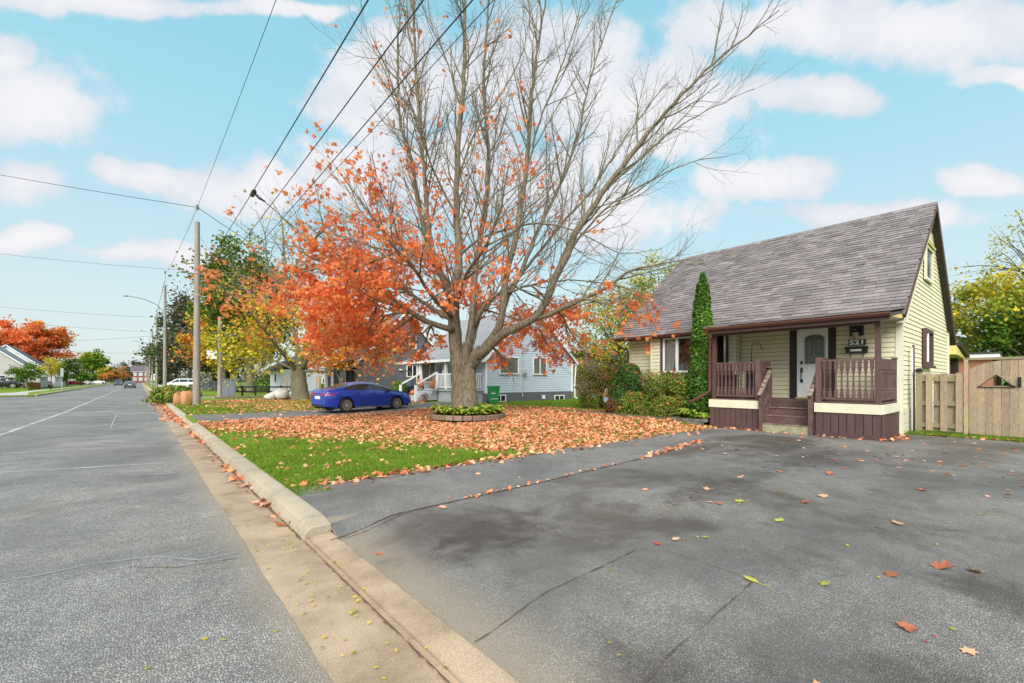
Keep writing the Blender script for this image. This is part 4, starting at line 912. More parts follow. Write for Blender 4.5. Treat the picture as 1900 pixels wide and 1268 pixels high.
LIMBS = [
 # (points as picture position and depth offset, start radius, end radius)
 ([(884, 662, -.2), (903, 647, -.3), (932, 621, -.6), (976, 600, -.9), (1002, 580, -1.1), (1020, 540, -1.3), (1050, 477, -1.5), (1081, 412, -1.7), (1152, 313, -1.9), (1223, 223, -2.0), (1308, 133, -2.1), (1389, 66, -2.2), (1446, 19, -2.3)], .24, .018),
 ([(985, 596, -.9), (1035, 577, -1.4), (1083, 555, -1.9), (1135, 528, -2.3), (1164, 504, -2.6), (1210, 494, -2.9), (1275, 482, -3.1)], .13, .02),
 ([(845, 625, .1), (841, 570, .2), (842, 530, .3), (851, 500, .3), (847, 400, .4), (849, 284, .5), (861, 142, .6), (863, 0, .7), (868, -120, .8)], .25, .045),
 ([(842, 575, .2), (832, 530, .5), (806, 490, .8), (790, 440, 1.0), (773, 360, 1.2), (764, 300, 1.3), (742, 220, 1.4), (738, 95, 1.5), (745, -60, 1.6)], .15, .03),
 ([(838, 560, .2), (815, 500, -.2), (797, 440, -.5), (787, 308, -.8), (773, 166, -1.0), (768, 0, -1.2), (770, -100, -1.3)], .15, .03),
 ([(862, 690, .1), (868, 645, .25), (876, 590, .5), (880, 520, .8), (890, 450, 1.1), (902, 380, 1.3), (905, 280, 1.6), (897, 160, 1.8), (905, 30, 2.0), (912, -80, 2.1)], .20, .035),
 ([(876, 682, -.1), (900, 645, -.2), (925, 610, -.2), (934, 560, -.1), (940, 510, 0), (957, 440, .1), (977, 308, .2), (986, 189, .3), (1000, 71, .4), (1020, -60, .4)], .21, .035),
 ([(932, 575, 0), (960, 520, .5), (985, 460, .9), (1012, 400, 1.2), (1045, 330, 1.6), (1075, 240, 1.9), (1100, 130, 2.2), (1145, 0, 2.5)], .13, .025),
 ([(864, 672, .15), (872, 615, .5), (905, 560, 1.2), (950, 530, 1.9), (990, 480, 2.5), (1040, 420, 3.0), (1100, 350, 3.4), (1160, 255, 3.7), (1240, 150, 4.0)], .13, .02),
 ([(1030, 520, -1.3), (1060, 440, -.9), (1110, 370, -.6), (1180, 300, -.3), (1260, 235, 0), (1340, 190, .2), (1400, 165, .3)], .075, .012),
 ([(1055, 470, -1.5), (1110, 400, -2.2), (1190, 345, -2.8), (1270, 305, -3.2), (1350, 290, -3.5)], .06, .012),
 ([(840, 612, -.1), (800, 600, -.5), (766, 580, -.9), (718, 547, -1.3), (682, 512, -1.6), (630, 490, -1.9), (575, 455, -2.2), (530, 410, -2.4)], .17, .018),
 ([(775, 585, -.8), (720, 562, -.6), (668, 549, -.4), (600, 546, -.2), (540, 541, 0), (470, 520, .2), (405, 500, .3)], .08, .012),
 ([(838, 596, .4), (800, 570, 1.2), (755, 540, 2.0), (710, 500, 2.8), (660, 455, 3.5), (620, 420, 4.0)], .14, .018),
 ([(838, 590, -.2), (800, 545, -1.2), (770, 500, -2.1), (730, 455, -2.9), (690, 400, -3.5), (650, 350, -3.9)], .13, .018),
 ([(846, 540, .3), (810, 495, .0), (765, 470, -.3), (720, 440, -.6), (690, 415, -.9), (640, 385, -1.1)], .09, .015),
 ([(851, 650, -.05), (847, 595, -.35), (852, 545, -1.3), (870, 500, -2.3), (905, 450, -3.2), (930, 380, -3.9), (945, 300, -4.3)], .14, .02),
 ([(864, 690, .12), (876, 640, .45), (890, 590, 1.6), (910, 560, 2.8), (930, 520, 3.9), (935, 460, 4.7)], .13, .02),
 ([(852, 660, .1), (847, 610, .6), (835, 570, 1.8), (825, 540, 3.0), (800, 500, 4.0), (790, 450, 4.8)], .13, .02),
 ([(849, 480, .3), (880, 450, -.3), (925, 430, -.9), (1000, 415, -1.5), (1070, 430, -2.0), (1150, 470, -2.4), (1230, 462, -2.7)], .07, .012),
 ([(935, 545, -.1), (985, 530, .8), (1040, 520, 1.6), (1110, 525, 2.3), (1170, 545, 2.9)], .075, .012),
 ([(847, 400, .4), (815, 340, .2), (780, 250, 0), (745, 150, -.3), (690, 90, -.5), (655, 40, -.6)], .07, .012),
 ([(849, 330, .5), (880, 250, .9), (925, 180, 1.2), (965, 110, 1.4), (985, 20, 1.5)], .06, .014),
 ([(977, 320, .2), (1000, 230, -.3), (1035, 140, -.8), (1070, 40, -1.2), (1090, -60, -1.4)], .06, .014),
 ([(855, 200, .55), (830, 120, .3), (800, 40, .1), (790, -60, 0)], .05, .014),
]
for pts, r0, r1 in LIMBS:
    P, rd = T.limb([tp(*p) for p in pts], r0 * .76, r1 * .75, 9 if r0 > .1 else 6, .35, .035)
    Lg = sum((a - c).length for a, c in zip(P, P[1:])); T.kids(P, rd, Lg * (.55 if pts[-1][0] > 1200 else .9), 0, prmA, t0=.2 if r0 > .12 else .1)
# low drooping boughs that carry most of the leaves
prmB = dict(prmA, up=[-.02, -.045, -.05, -.05], n=[13, 8, 4], len=[1.7, .9, .45])
for (a, c, e) in (((766, 580, -.9), (715, 585, -1.6), (655, 610, -2.2)), ((775, 583, -.8), (735, 610, -.2), (690, 640, .4)), ((700, 556, -.5), (650, 580, .1), (600, 600, .6)), ((755, 540, 2.0), (700, 560, 2.8), (640, 590, 3.4)), ((730, 470, -2.5), (660, 500, -3.2), (610, 540, -3.6)),
                  ((682, 512, -1.6), (630, 540, -1.7), (585, 575, -1.6)), ((800, 600, -.5), (775, 632, -1.3), (750, 648, -2.0)), ((900, 575, 1.6), (950, 590, 2.6), (1000, 610, 3.2)), ((950, 530, 1.9), (1010, 560, 2.6), (1065, 600, 3.0)), ((1035, 577, -1.4), (1050, 600, -.6), (1055, 640, .2)),
                  ((985, 530, .8), (1030, 570, 1.6), (1080, 610, 2.2)), ((910, 640, -.4), (930, 660, .6), (935, 668, 1.2)), ((825, 540, 3.0), (780, 570, 3.8), (740, 610, 4.4)), ((930, 520, 3.9), (970, 560, 4.6), (1010, 610, 5.0)), ((1083, 555, -1.9), (1150, 570, -2.6), (1190, 590, -3.1)), ((1135, 528, -2.3), (1195, 545, -3.0), (1215, 575, -3.4)),
                  ((640, 490, -1.9), (580, 500, -2.4), (520, 520, -2.6)), ((660, 455, 3.5), (600, 470, 4.0), (550, 500, 4.2)), ((575, 455, -2.2), (600, 420, -2.6), (590, 390, -2.8)), ((690, 415, -.9), (660, 380, -.2), (640, 345, .2)), ((715, 585, -1.6), (690, 615, -1.5), (672, 635, -1.4)), ((655, 600, .5), (630, 620, .6), (615, 632, .7)), ((735, 610, -.2), (720, 630, .3), (700, 640, .6)), ((775, 632, -1.3), (760, 645, -1.0), (745, 652, -.8)), ((925, 655, .5), (945, 672, .9), (950, 680, 1.1)), ((1050, 600, -.6), (1075, 640, -.2), (1095, 662, 0)), ((1000, 610, 3.2), (1020, 650, 3.3), (1030, 676, 3.4)), ((700, 556, -.5), (690, 600, .8), (660, 630, 1.6)), ((800, 600, -.5), (790, 630, .6), (785, 648, 1.4))):
    P, rd = T.limb([tp(*a), tp(*c), tp(*e)], .05, .012, 5, .3, .03, T.mid); Lg = sum((x - z).length for x, z in zip(P, P[1:])); T.kids(P, rd, Lg, 0, prmB, t0=.1)
trunk = T.big.build('trunk', M_bark, mp, smooth=True); T.mid.build('branches', M_limb, mp, smooth=True); T.fin.build('twigs', M_twig2, mp, kind='stuff')
# leaves: thick on the low left side, a few left higher up
tips = np.array([t[0] for t in T.tips]); RX = np.array((CS, -SN, 0)); q = (tips - np.array((TX, TY, 0))) @ RX; z = tips[:, 2]
pl = 8.0 * sstep(-q, -.2, 1.2) * (1 - sstep(z, 5.0, 6.8)) + 6.5 * (1 - sstep(z, 4.2, 5.4)) * (1 - sstep(q, 4.6, 7.0)) * sstep(z, 1.9, 2.5)
pl += 1.1 * sstep(-q, .8, 2.5) * (1 - sstep(z, 7.2, 9.4)) + .55 * (1 - sstep(z, 8.0, 10.8)) * (1 - sstep(q, 2, 5)) + .09
pl *= np.where(z < 2.15, .35, 1.0) * (.25 + .95 * (vnoise(tips[:, 0] + tips[:, 2] * 1.7, tips[:, 1] - tips[:, 2] * 1.3, 1.0, 2) > -.12))
pl *= 1 - .75 * sstep(q, 1.5, 4) * sstep(z, 4.6, 6)
pl *= 1 - .93 * sstep(-q, 4.3, 6.0)
pl *= 1 - .72 * sstep(q, 3.6, 4.8)
pl *= 1 - .55 * sstep(z, 4.6, 6.6)
pl *= 1 - .94 * (1 - sstep(z, 2.9, 3.8)) * sstep(q, -5.0, -4.2) * (1 - sstep(q, -.6, .4))
lp = []
for p, k in zip(tips, np.clip(pl, 0, 3.9)):
    if rng.random() < k * .235:
        for _ in range(rng.integers(3, 8)): lp.append(p + rng.normal(size=3) * (.11, .11, .10) - np.array((0, 0, .06)))
scatter('crown', lp, rng.uniform(.105, .185, len(lp)), 'maple', L_red, mp, nrm=(0, 0, .45), spread=.8, curl=(.2, 2.6))
NL = len(lp)

# ---- a general tree: trunk, limbs and a crown of leaves that follows its own branches
def tree(name, label, loc, h, rx, rz, zc, leaf, size, nlimb, nleaf, seed, bark=None, kind='quad', ry=None, group=None, thick=.16, hollow=.35, trunk_to=None, flat=1.0, droop=.0, clumps=40, jitter=.5):
    """crown: an uneven cloud of clumps about height zc with half widths rx, ry and half height rz"""
    rr = random.Random(seed); nr = np.random.default_rng(seed); ry = ry or rx; root = thing(name, label, 'tree', loc, group=group); t = Tree(seed); bark = bark or M_limb
    top = trunk_to or zc - rz * .35
    P, rd = t.limb([(0, 0, -.1), (rr.uniform(-.06, .06), rr.uniform(-.06, .06), top * .45), (rr.uniform(-.15, .15), rr.uniform(-.15, .15), top)], thick, thick * .62, 9, .4, .02)
    cl = []
    for i in range(clumps):
        a = rr.random() * 6.283; u = rr.uniform(-1, 1); s = math.sqrt(1 - u * u); rad = rr.uniform(hollow, 1.0) ** .7 * rr.uniform(.82, 1.12)
        cl.append(Vector((rx * s * math.cos(a) * rad, ry * s * math.sin(a) * rad, zc + rz * u * rad * flat - droop * rad * rad * rz)))
    for i in range(nlimb):
        c = cl[i % len(cl)]; s = P[min(len(P) - 1, int(len(P) * rr.uniform(.6, 1.0)))]
        mid = s.lerp(c, .5) + Vector((0, 0, (c - s).length * .10)); Q, qd = t.limb([s, mid, c], thick * .38, thick * .05, 5, .5, .05, t.mid)
        for k in range(3):
            x = Q[int(len(Q) * rr.uniform(.4, .9))]; e = x + Vector((rr.gauss(0, 1), rr.gauss(0, 1), rr.gauss(.3, .6))) * rx * .28; t.fin.tube([x, x.lerp(e, .5) + Vector((0, 0, .05)), e], [thick * .10, thick * .06, thick * .03], 3, cap=False)
    t.big.build('trunk', bark, root, smooth=True)
    t.mid.add([], []); t.mid.v += []; m2 = MB(); m2.add(t.mid.v, t.mid.f); m2.add(t.fin.v, t.fin.f); m2.build('branches', bark, root)
    C = np.array(cl); idx = nr.integers(0, len(C), nleaf); sc_ = np.array((rx, ry, rz)) * jitter * .5
    cs = nr.uniform(.55, 1.25, len(C)); pts = C[idx] + nr.normal(size=(nleaf, 3)) * sc_ * cs[idx][:, None] * .62
    pts = pts[pts[:, 2] > (.25 if zc - rz > .6 else .05)]
    mats = leaf if isinstance(leaf, (list, tuple)) else [leaf]
    if len(mats) == 1: scatter('crown', pts, nr.uniform(.7, 1.25, len(pts)) * size, kind, mats[0], root, nrm=(0, 0, .7), spread=.8, r=nr)
    else:
        w = vnoise(pts[:, 0] / rx, pts[:, 1] / rx + pts[:, 2] / rz, 1.6, seed) * .5 + .5 + nr.normal(size=len(pts)) * .08; which = np.clip((w * len(mats)).astype(int), 0, len(mats) - 1)
        for k, mm in enumerate(mats):
            s_ = pts[which == k]
            if len(s_): scatter('crown' if k == 0 else 'foliage', s_, nr.uniform(.7, 1.25, len(s_)) * size, kind, mm, root, nrm=(0, 0, .7), spread=.8, r=nr)
    return root
gp = lambda px, py, z=0: G(px, py, z)
# second maple on the neighbour's lawn: open limbs, orange and gold skirts
def maple2():
    root = thing('maple_tree', 'stout maple with gold and orange leaves on the lawn behind the blue sedan', 'tree', (9.6, 36.6, 0), world=True); t = Tree(23); c0 = Vector((9.6, 36.6, 0)); dp = c0.x * SN + c0.y * CS
    w = lambda px, py, o=0: PZ(px, py, dp + o)
    t.limb([w(562, 750), w(560, 742), w(559, 730), w(557, 700), w(556, 680)], .66, .36, 12, .25, .05)
    t.limb([w(547, 749), w(550, 742), w(551, 720), w(546, 690)], .46, .30, 10, .25, .05)
    prm = dict(max=2, seg=[.8, .5, .35], wob=[.08, .12, .15], up=[.05, .03, .0], n=[12, 6], ref=[8, 3], t0=[.15, .15], ang=[42, 45], len=[3.2, 1.4], rad=[.05, .02])
    for pts, r in (([(556, 690, 0), (575, 660, -.5), (600, 640, -1), (640, 625, -2), (680, 618, -3)], .22), ([(548, 690, 0), (530, 660, .5), (505, 640, 1), (470, 628, 2), (430, 620, 2.5)], .22), ([(556, 685, 0), (552, 640, .3), (540, 590, .5), (530, 520, .8), (525, 440, 1), (520, 400, 1)], .24),
                   ([(558, 685, 0), (566, 630, -.8), (580, 580, -1.4), (595, 520, -2)], .2), ([(552, 690, 0), (520, 650, -2), (480, 600, -4), (450, 560, -5)], .2), ([(556, 690, 0), (600, 660, 3), (640, 610, 5), (680, 570, 6)], .2), ([(550, 690, .2), (510, 670, 1), (460, 668, 2), (410, 650, 3)], .12), ([(560, 690, 0), (610, 690, -1), (650, 680, -1.5), (700, 650, -2)], .13), ([(545, 640, .5), (500, 580, 2), (460, 540, 3), (430, 500, 3.5)], .14), ([(535, 560, .6), (500, 500, .3), (490, 430, .2), (475, 390, 0)], .1), ([(530, 530, .8), (560, 470, 1), (575, 420, 1.2)], .1)):
        P, rd = t.limb([w(*p) for p in pts], r, r * .16, 6, .6, .06); t.kids(P, rd, sum((a - c).length for a, c in zip(P, P[1:])), 0, prm, t0=.2)
    t.big.build('trunk', M_limb, root, smooth=True); t.mid.build('branches', M_limb, root, smooth=True); t.fin.build('twigs', M_twig2, root, kind='stuff')
    tips = np.array([x[0] for x in t.tips]); z = tips[:, 2]; qq = (tips - np.array(c0)) @ RX; lp = [[], []]
    pl = 11 * (1 - sstep(z, 6.2, 9.5)) * sstep(z, 2.0, 3.2) + .8
    for p, k in zip(tips, rng.poisson(pl * (.4 + .8 * (vnoise(tips[:, 0], tips[:, 1] + tips[:, 2], .5, 4) > -.1)))):
        which = 0 if (vnoise(p[0], p[1] + p[2], .45, 8) + .35 * ((p - np.array(c0)) @ RX) / 4 > -.05) else 1
        for _ in range(k): lp[which].append(p + rng.normal(size=3) * .42 - np.array((0, 0, .15)))
    scatter('crown', lp[0], rng.uniform(.16, .30, len(lp[0])), 'maple', L_org, root, nrm=(0, 0, .5), spread=.8); scatter('foliage', lp[1], rng.uniform(.16, .30, len(lp[1])), 'maple', L_yel, root, nrm=(0, 0, .5), spread=.8)
maple2()
def at(px, py, dep): p = PZ(px, py, dep); return (p.x, p.y, 0)
# behind it: the tall green-gold maple, dark spruces, grey shrubs
tree('green_maple', 'tall dense green and gold maple behind the black rail fence', at(465, 738, 52), 17, 5.6, 7.0, 10.6, [L_grn, L_brt, L_grn, L_dgr], .34, 26, 15000, 31, M_limb, 'maple', thick=.48, clumps=90, trunk_to=7, jitter=.42)
tree('gold_maple', 'orange and yellow maple low behind the wooden utility pole', at(415, 738, 60), 10, 4.6, 4.2, 7.2, [L_org, L_yel, L_grn], .34, 16, 5500, 33, M_limb, 'maple', thick=.35, clumps=46, trunk_to=4.5, jitter=.45)
tree('broad_dark_tree', 'wide dark brown-green tree over the parked white van', at(398, 735, 68), 12, 8.2, 3.9, 5.8, [L_dgr, L_grey], .36, 30, 11000, 35, M_darkbark, 'quad', thick=.4, clumps=90, trunk_to=3.2, jitter=.36)
tree('dark_tree', 'tall dark grey-green tree left of the wooden utility pole', at(352, 730, 84), 17, 4.4, 6.6, 11.2, [L_grey, L_dgr], .42, 20, 6500, 36, M_darkbark, 'quad', thick=.4, clumps=60, trunk_to=7)
tree('grey_green_tree', 'rounded grey-green tree beyond the street light pole', at(326, 730, 98), 12, 5.0, 5.2, 7.4, [L_grey, L_dgr], .42, 16, 5500, 37, M_darkbark, 'quad', thick=.35, clumps=50, trunk_to=4)
tree('bare_tree', 'thin grey tree far along the right side of the street', at(296, 722, 150), 14, 4.5, 5.0, 9.0, [L_grey], .5, 30, 1600, 38, M_darkbark, 'quad', thick=.3, clumps=40)
tree('roadside_conifer', 'dark green bush beside the far utility poles', at(299, 718, 140), 8, 3, 4.0, 4.0, [L_dgr], .5, 8, 1800, 39, M_darkbark, 'quad', clumps=26)
# behind the houses on the right
tree('airy_tree', 'airy yellow-green tree behind the left end of the cream house', at(1150, 720, 36), 13, 3.9, 4.0, 5.6, [L_lim, L_yel, L_brt], .22, 26, 7500, 41, M_twig, 'oval', thick=.22, clumps=70, trunk_to=4)
tree('yellow_green_tree', 'yellow-green tree showing above the cream house roof at its left', at(1225, 720, 37), 15, 2.6, 2.6, 9.4, [L_lim, L_yel], .22, 18, 2600, 42, M_twig, 'oval', thick=.2, clumps=36, trunk_to=7)
tree('yellow_maple', 'yellow-green maple spreading above the wooden gate', at(1852, 760, 27), 9, 3.3, 2.4, 5.4, [L_yel, L_lim, L_yel], .20, 24, 8000, 43, M_twig, 'maple', thick=.2, clumps=70, trunk_to=3.6, jitter=.42)
tree('green_maple', 'darker green tree right behind the wooden gate', at(1925, 760, 24.5), 8, 2.3, 2.4, 4.0, [L_brt, L_brt, L_dgr], .18, 20, 6500, 44, M_twig, 'maple', thick=.2, clumps=56, trunk_to=3, jitter=.42)
tree('sparse_tree', 'tall sparse yellow-leaved tree rising above the yellow maple', at(1935, 760, 31), 15, 4.7, 3.2, 10.8, [L_lim, L_yel], .20, 44, 1500, 45, M_twig, 'oval', thick=.24, clumps=54, trunk_to=8.5, jitter=.28)
tree('backyard_tree', 'low green tree behind the white fence past the blue house', at(1092, 720, 44), 8, 3.2, 2.4, 3.4, [L_brt, L_lim], .26, 14, 3600, 46, M_twig, 'oval', thick=.2, clumps=40)
# across the street on the left
tree('red_maple', 'big scarlet maple above the grey roofs across the street', at(58, 725, 118), 17, 7.6, 5.6, 11.4, [L_red, L_red, L_org], .55, 30, 15000, 51, M_darkbark, 'maple', thick=.5, clumps=110, trunk_to=6.5, jitter=.34)
tree('orange_maple', 'orange maple left of the scarlet one', at(-50, 725, 108), 15, 6.0, 5.5, 9.8, [L_org, L_red], .55, 20, 6000, 52, M_darkbark, 'maple', thick=.5, clumps=60, trunk_to=5.5)
tree('bushy_tree', 'bright green bushy tree in front of the grey gable across the street', at(50, 722, 71), 5, 2.0, 1.6, 2.8, [L_brt, L_brt], .28, 12, 2600, 53, M_twig, 'oval', thick=.1, clumps=40)
tree('young_yellow_tree', 'young yellow street tree with a thin dark trunk', at(94, 727, 68), 5, 1.35, 1.6, 3.4, [L_yel], .2, 14, 1500, 54, M_darkbark, 'oval', thick=.06, clumps=34, trunk_to=3.2)
tree('green_street_tree', 'dense green tree behind the yellow street tree', at(124, 720, 104), 8, 2.5, 2.5, 4.0, [L_brt, L_dgr], .36, 14, 4200, 55, M_darkbark, 'oval', thick=.2, clumps=50)
tree('tall_tree', 'tall pale green tree far down the left side of the street', at(172, 716, 190), 14, 5.2, 4.0, 9.6, [L_lim, L_brt], .7, 18, 3600, 56, M_darkbark, 'quad', thick=.4, clumps=54, trunk_to=8)
tree('pale_tree', 'second pale tree right of the tall one down the street', at(198, 716, 210), 10, 3.2, 2.4, 5.6, [L_lim, L_yel], .7, 10, 1400, 57, M_darkbark, 'quad', thick=.3, clumps=30)
for k, (px, dep, h, lf, lb) in enumerate(((196, 165, 5.5, [L_grey, L_org], 'brownish street tree far along the left kerb'), (212, 170, 6.5, [L_org, L_grey], 'rust-brown street tree beyond the brownish one'), (228, 200, 8.5, [L_org, L_grey], 'rust coloured tree near the end of the street on the left'), (168, 150, 4.5, [L_brt], 'low green tree by the parked white car across the street'), (150, 120, 4.2, [L_brt], 'low green shrub tree by the red car'), (184, 185, 5.0, [L_brt, L_dgr], 'dark green bush by the far grey-roofed house'))):
    tree('street_tree', lb, at(px, 715, dep), h, h * .42, h * .28, h * .52, lf, .45, 8, 1300, 60 + k, M_darkbark, 'quad', thick=.16, clumps=28)
for k, (px, dep, h, w, lf, lb) in enumerate(((240, 300, 19, 11, [L_dgr, L_grey], 'dark rounded tree at the end of the street'), (250, 262, 8, 6.5, [L_brt, L_lim], 'bright green tree left of the far red brick house'), (226, 330, 17, 9, [L_grey, L_dgr], 'grey-green tree at the far end of the street on the left'), (283, 330, 15, 8, [L_grey], 'faint tree behind the far utility poles'), (272, 400, 24, 9, [L_grey], 'tall faint tree behind the far brick house'))):
    tree('distant_tree', lb, at(px, 712, dep), h, w * .8, h * .32, h * .46, lf, .9, 6, 1500, 70 + k, M_darkbark, 'quad', thick=.3, clumps=34)
# far wood beyond the back yards and the ends of the side streets: one mass
def wood(name, label, segs, n, h, leaf, size, seed):
    nr = np.random.default_rng(seed); P = []
    for (a, c) in segs:
        a, c = np.array(a), np.array(c); k = int(n * np.linalg.norm(c - a) / sum(np.linalg.norm(np.array(d) - np.array(e)) for d, e in segs)); t = nr.random(k); xy = a[None] * (1 - t[:, None]) + c[None] * t[:, None] + nr.normal(size=(k, 2)) * 2.5
        hh = h * (.62 + .30 * np.sin(t * np.linalg.norm(c - a) / 4.3 + seed) ** 2 + .18 * np.sin(t * 37 + seed)); P.append(np.concatenate([xy, (hh * nr.random(k) ** .7)[:, None]], 1))
    o = scatter(name, np.concatenate(P), nr.uniform(.7, 1.3, sum(len(p) for p in P)) * size, 'quad', leaf, None, nrm=(-.4, -.6, .5), spread=.7, r=nr); return tag(o, label, 'trees', None, 'stuff')
wood('far_wood', 'dark line of distant trees beyond the back yards', [((30, 112), (120, 90)), ((45, 70), (110, 40)), ((44, 20), (60, -25))], 11000, 7.5, L_dgr, .75, 5)
wood('far_wood', 'greyish distant trees closing the left side of the street', [((-40, 230), (-16, 300)), ((-120, 140), (-40, 230)), ((8, 330), (60, 250)), ((-16, 300), (-5, 340))], 9000, 8.0, L_grey, .9, 6)

# ================================================================ shrubs, flower beds
L_cedar = leafmat('cedar_spray', [(0, (.03, .085, .015)), (.5, (.07, .165, .02)), (.9, (.14, .25, .035)), (1, (.20, .26, .05))], .15)
L_yew = leafmat('yew_needles', [(0, (.025, .075, .018)), (.6, (.06, .14, .028)), (1, (.12, .20, .045))], .12)
L_bush = leafmat('bush_leaf', [(0, (.06, .12, .02)), (.5, (.15, .23, .035)), (.8, (.27, .32, .06)), (.92, (.32, .15, .06)), (1, (.40, .20, .08))], .25)
L_rust = leafmat('rusty_bush_leaf', [(0, (.10, .03, .02)), (.4, (.22, .06, .035)), (.7, (.12, .12, .03)), (1, (.34, .12, .06))], .25)
L_hosta = leafmat('hosta_leaf', [(0, (.16, .30, .03)), (.4, (.30, .44, .05)), (.75, (.50, .54, .09)), (1, (.68, .58, .16))], .35)
M_soil = mat('bed_soil', (.05, .038, .026), .95, .3, 8, (.09, .06, .035), .8, 40)
M_block = mat('edging_block', (.235, .155, .115), .9, .3, 6, (.16, .11, .085), .5, 50, orand=.2)
M_stone = mat('grey_edging_stone', (.155, .145, .125), .9, .33, 5, (.09, .09, .07), .5, 40, orand=.2)
def shrub(name, label, loc, w, h, leaf, size, n, seed, kind='oval', shape='dome', d=None, fallen=0):
    nr = np.random.default_rng(seed); root = thing(name, label, 'shrub', loc); d = d or w
    zz = nr.random(n) ** (.85 if shape != 'cone' else 1.25); a = nr.random(n) * 6.283
    if shape == 'cone': prof = (1 - zz) ** .55 * .42 + .075 + .13 * np.exp(-((zz - .24) / .12) ** 2) - .10 * (1 - np.minimum(zz / .12, 1)); prof *= np.where(zz > .93, .55, 1)
    elif shape == 'spray': prof = .30 + .24 * zz + .0 * zz
    else: prof = .5 * np.sqrt(np.clip(1 - (zz * .96) ** 2.4, .02, 1)) * (.86 + .14 * np.minimum(zz / .2, 1))
    lump = 1 + .16 * np.sin(a * 3 + zz * 9 + seed) + .10 * np.sin(a * 7 - zz * 17)
    rad = prof * lump * nr.random(n) ** .28
    pts = np.stack([w * rad * np.cos(a), d * rad * np.sin(a), h * zz + nr.normal(size=n) * .02], 1)
    if shape == 'spray': pts[:, 2] *= (1 - .28 * nr.random(n) * (rad / .55))
    out = np.stack([np.cos(a), np.sin(a), .5 + 0 * a], 1)
    nn = nr.normal(size=(n, 3)) * .55 + out * .8
    scatter('foliage', pts, nr.uniform(.65, 1.3, n) * size, kind, leaf, root, nrm=nn, spread=.25, r=nr)
    b = MB(); r2 = random.Random(seed)
    for k in range(5 if shape != 'cone' else 1):
        q = r2.random() * 6.283; b.tube([(.05 * math.cos(q), .05 * math.sin(q), -.03), (w * .12 * math.cos(q), d * .12 * math.sin(q), h * .45), (w * .2 * math.cos(q), d * .2 * math.sin(q), h * .8)], [.03, .02, .008] if shape != 'cone' else [.07, .05, .02], 5)
    b.build('stem', M_darkbark, root)
    if fallen:
        k = nr.integers(0, n, fallen); sel = pts[k] * (1.06, 1.06, 1.03); sel = sel[sel[:, 2] > h * .35]; scatter('caught_leaves', sel, nr.uniform(.10, .17, len(sel)), 'maple', L_red, root, nrm=(0, 0, 1), spread=.5, r=nr)
    return root
def bed(px, X): p = PX(px, 700, X); return (X, p.y, .14)
def bh(px, py, X): return PX(px, py, X).z - .14
shrub('cedar', 'tall narrow dark green cedar standing left of the porch', bed(1304, 15.25), .98, bh(1312, 508, 15.25), L_cedar, .13, 16000, 1, 'spray', 'cone')
shrub('round_yew', 'rounded dark evergreen dome sprinkled with fallen orange leaves', bed(1166, 15.6), 1.45, bh(1166, 676, 15.6), L_yew, .075, 9000, 2, 'spray', fallen=110)
shrub('window_bush', 'loose green and bronze bush below the left of the front window', bed(1222, 15.35), 1.30, bh(1222, 686, 15.3), L_bush, .085, 4200, 3, 'oval', 'spray', fallen=40)
shrub('window_bush', 'loose bush below the front window next to the cedar', bed(1266, 15.3), 1.10, bh(1266, 690, 15.3), L_bush, .085, 3400, 4, 'oval', 'spray', fallen=40)
shrub('low_bush', 'low green bush in front of the rounded evergreen', bed(1178, 14.75), 1.45, bh(1178, 728, 14.75), L_bush, .07, 3600, 5, 'oval', fallen=25)
shrub('low_bush', 'low bronze bush between the window bushes and the edging', bed(1236, 14.75), 1.35, bh(1236, 736, 14.75), L_bush, .07, 2800, 6, 'oval', fallen=40)
shrub('rusty_shrub', 'small dark red shrub at the left end of the bed', bed(1137, 14.9), .62, .62, L_rust, .08, 1100, 7)
shrub('side_bush', 'green and orange bush left of the cream house', bed(1115, 17.5), 2.3, bh(1115, 683, 17.5), leafmat('side_bush_leaf', [(0, (.06, .11, .02)), (.5, (.16, .19, .03)), (.8, (.34, .18, .05)), (1, (.45, .16, .06))]), .11, 4600, 8)
# garden bed soil and edging stones
bd = [Vector((15.0, 13.4, .16)), Vector((14.35, 12.2, .16)), Vector((14.2, 10.4, .16)), Vector((14.2, 8.7, .16))]
b = MB(); ed = [(p.x, p.y) for p in bd] + [(14.3, 7.2), (16.05, 7.2), (16.05, 10.4), (16.5, 10.5), (16.5, 12.6)]
b.add([(x, y, .185) for x, y in ed], [tuple(range(len(ed)))]); b.build('garden_bed', M_soil, kind='structure')
def edging(pts, m, name, label, wv=.3, hv=.14, dv=.16, z=.0, rows=1, cat='edging'):
    root = thing(name, label, cat, (pts[0][0], pts[0][1], z), world=True); um = unit('block', m)
    for r_ in range(rows):
        acc = 0.0
        for a, c in zip(pts, pts[1:]):
            a2, c2 = Vector(a[:2]), Vector(c[:2]); L = (c2 - a2).length; n = max(1, round(L / wv)); d = (c2 - a2) / n
            for i in range(n):
                p = a2 + d * (i + .5 + (.0 if r_ % 2 == 0 else .5)); put(um, 'block', root, (p.x + random.uniform(-.01, .01), p.y + random.uniform(-.01, .01), z + hv * (r_ + .5)), (random.uniform(-.03, .03), random.uniform(-.03, .03), math.atan2(d.y, d.x) + random.uniform(-.05, .05)), (d.length * .97, dv, hv * .97))
    return root
edging([(p.x, p.y) for p in bd], M_stone, 'bed_edging', 'row of low grey stones edging the shrub bed', .34, .13, .15, .10)
e2 = [Vector((14.25, 8.55, 0)), Vector((14.28, 7.9, 0)), Vector((14.36, 7.3, 0))]
edging([(p.x, p.y) for p in e2], M_stone, 'bed_edging', 'short row of stones below the yellow hosta by the porch', .20, .10, .16, .05, rows=2)
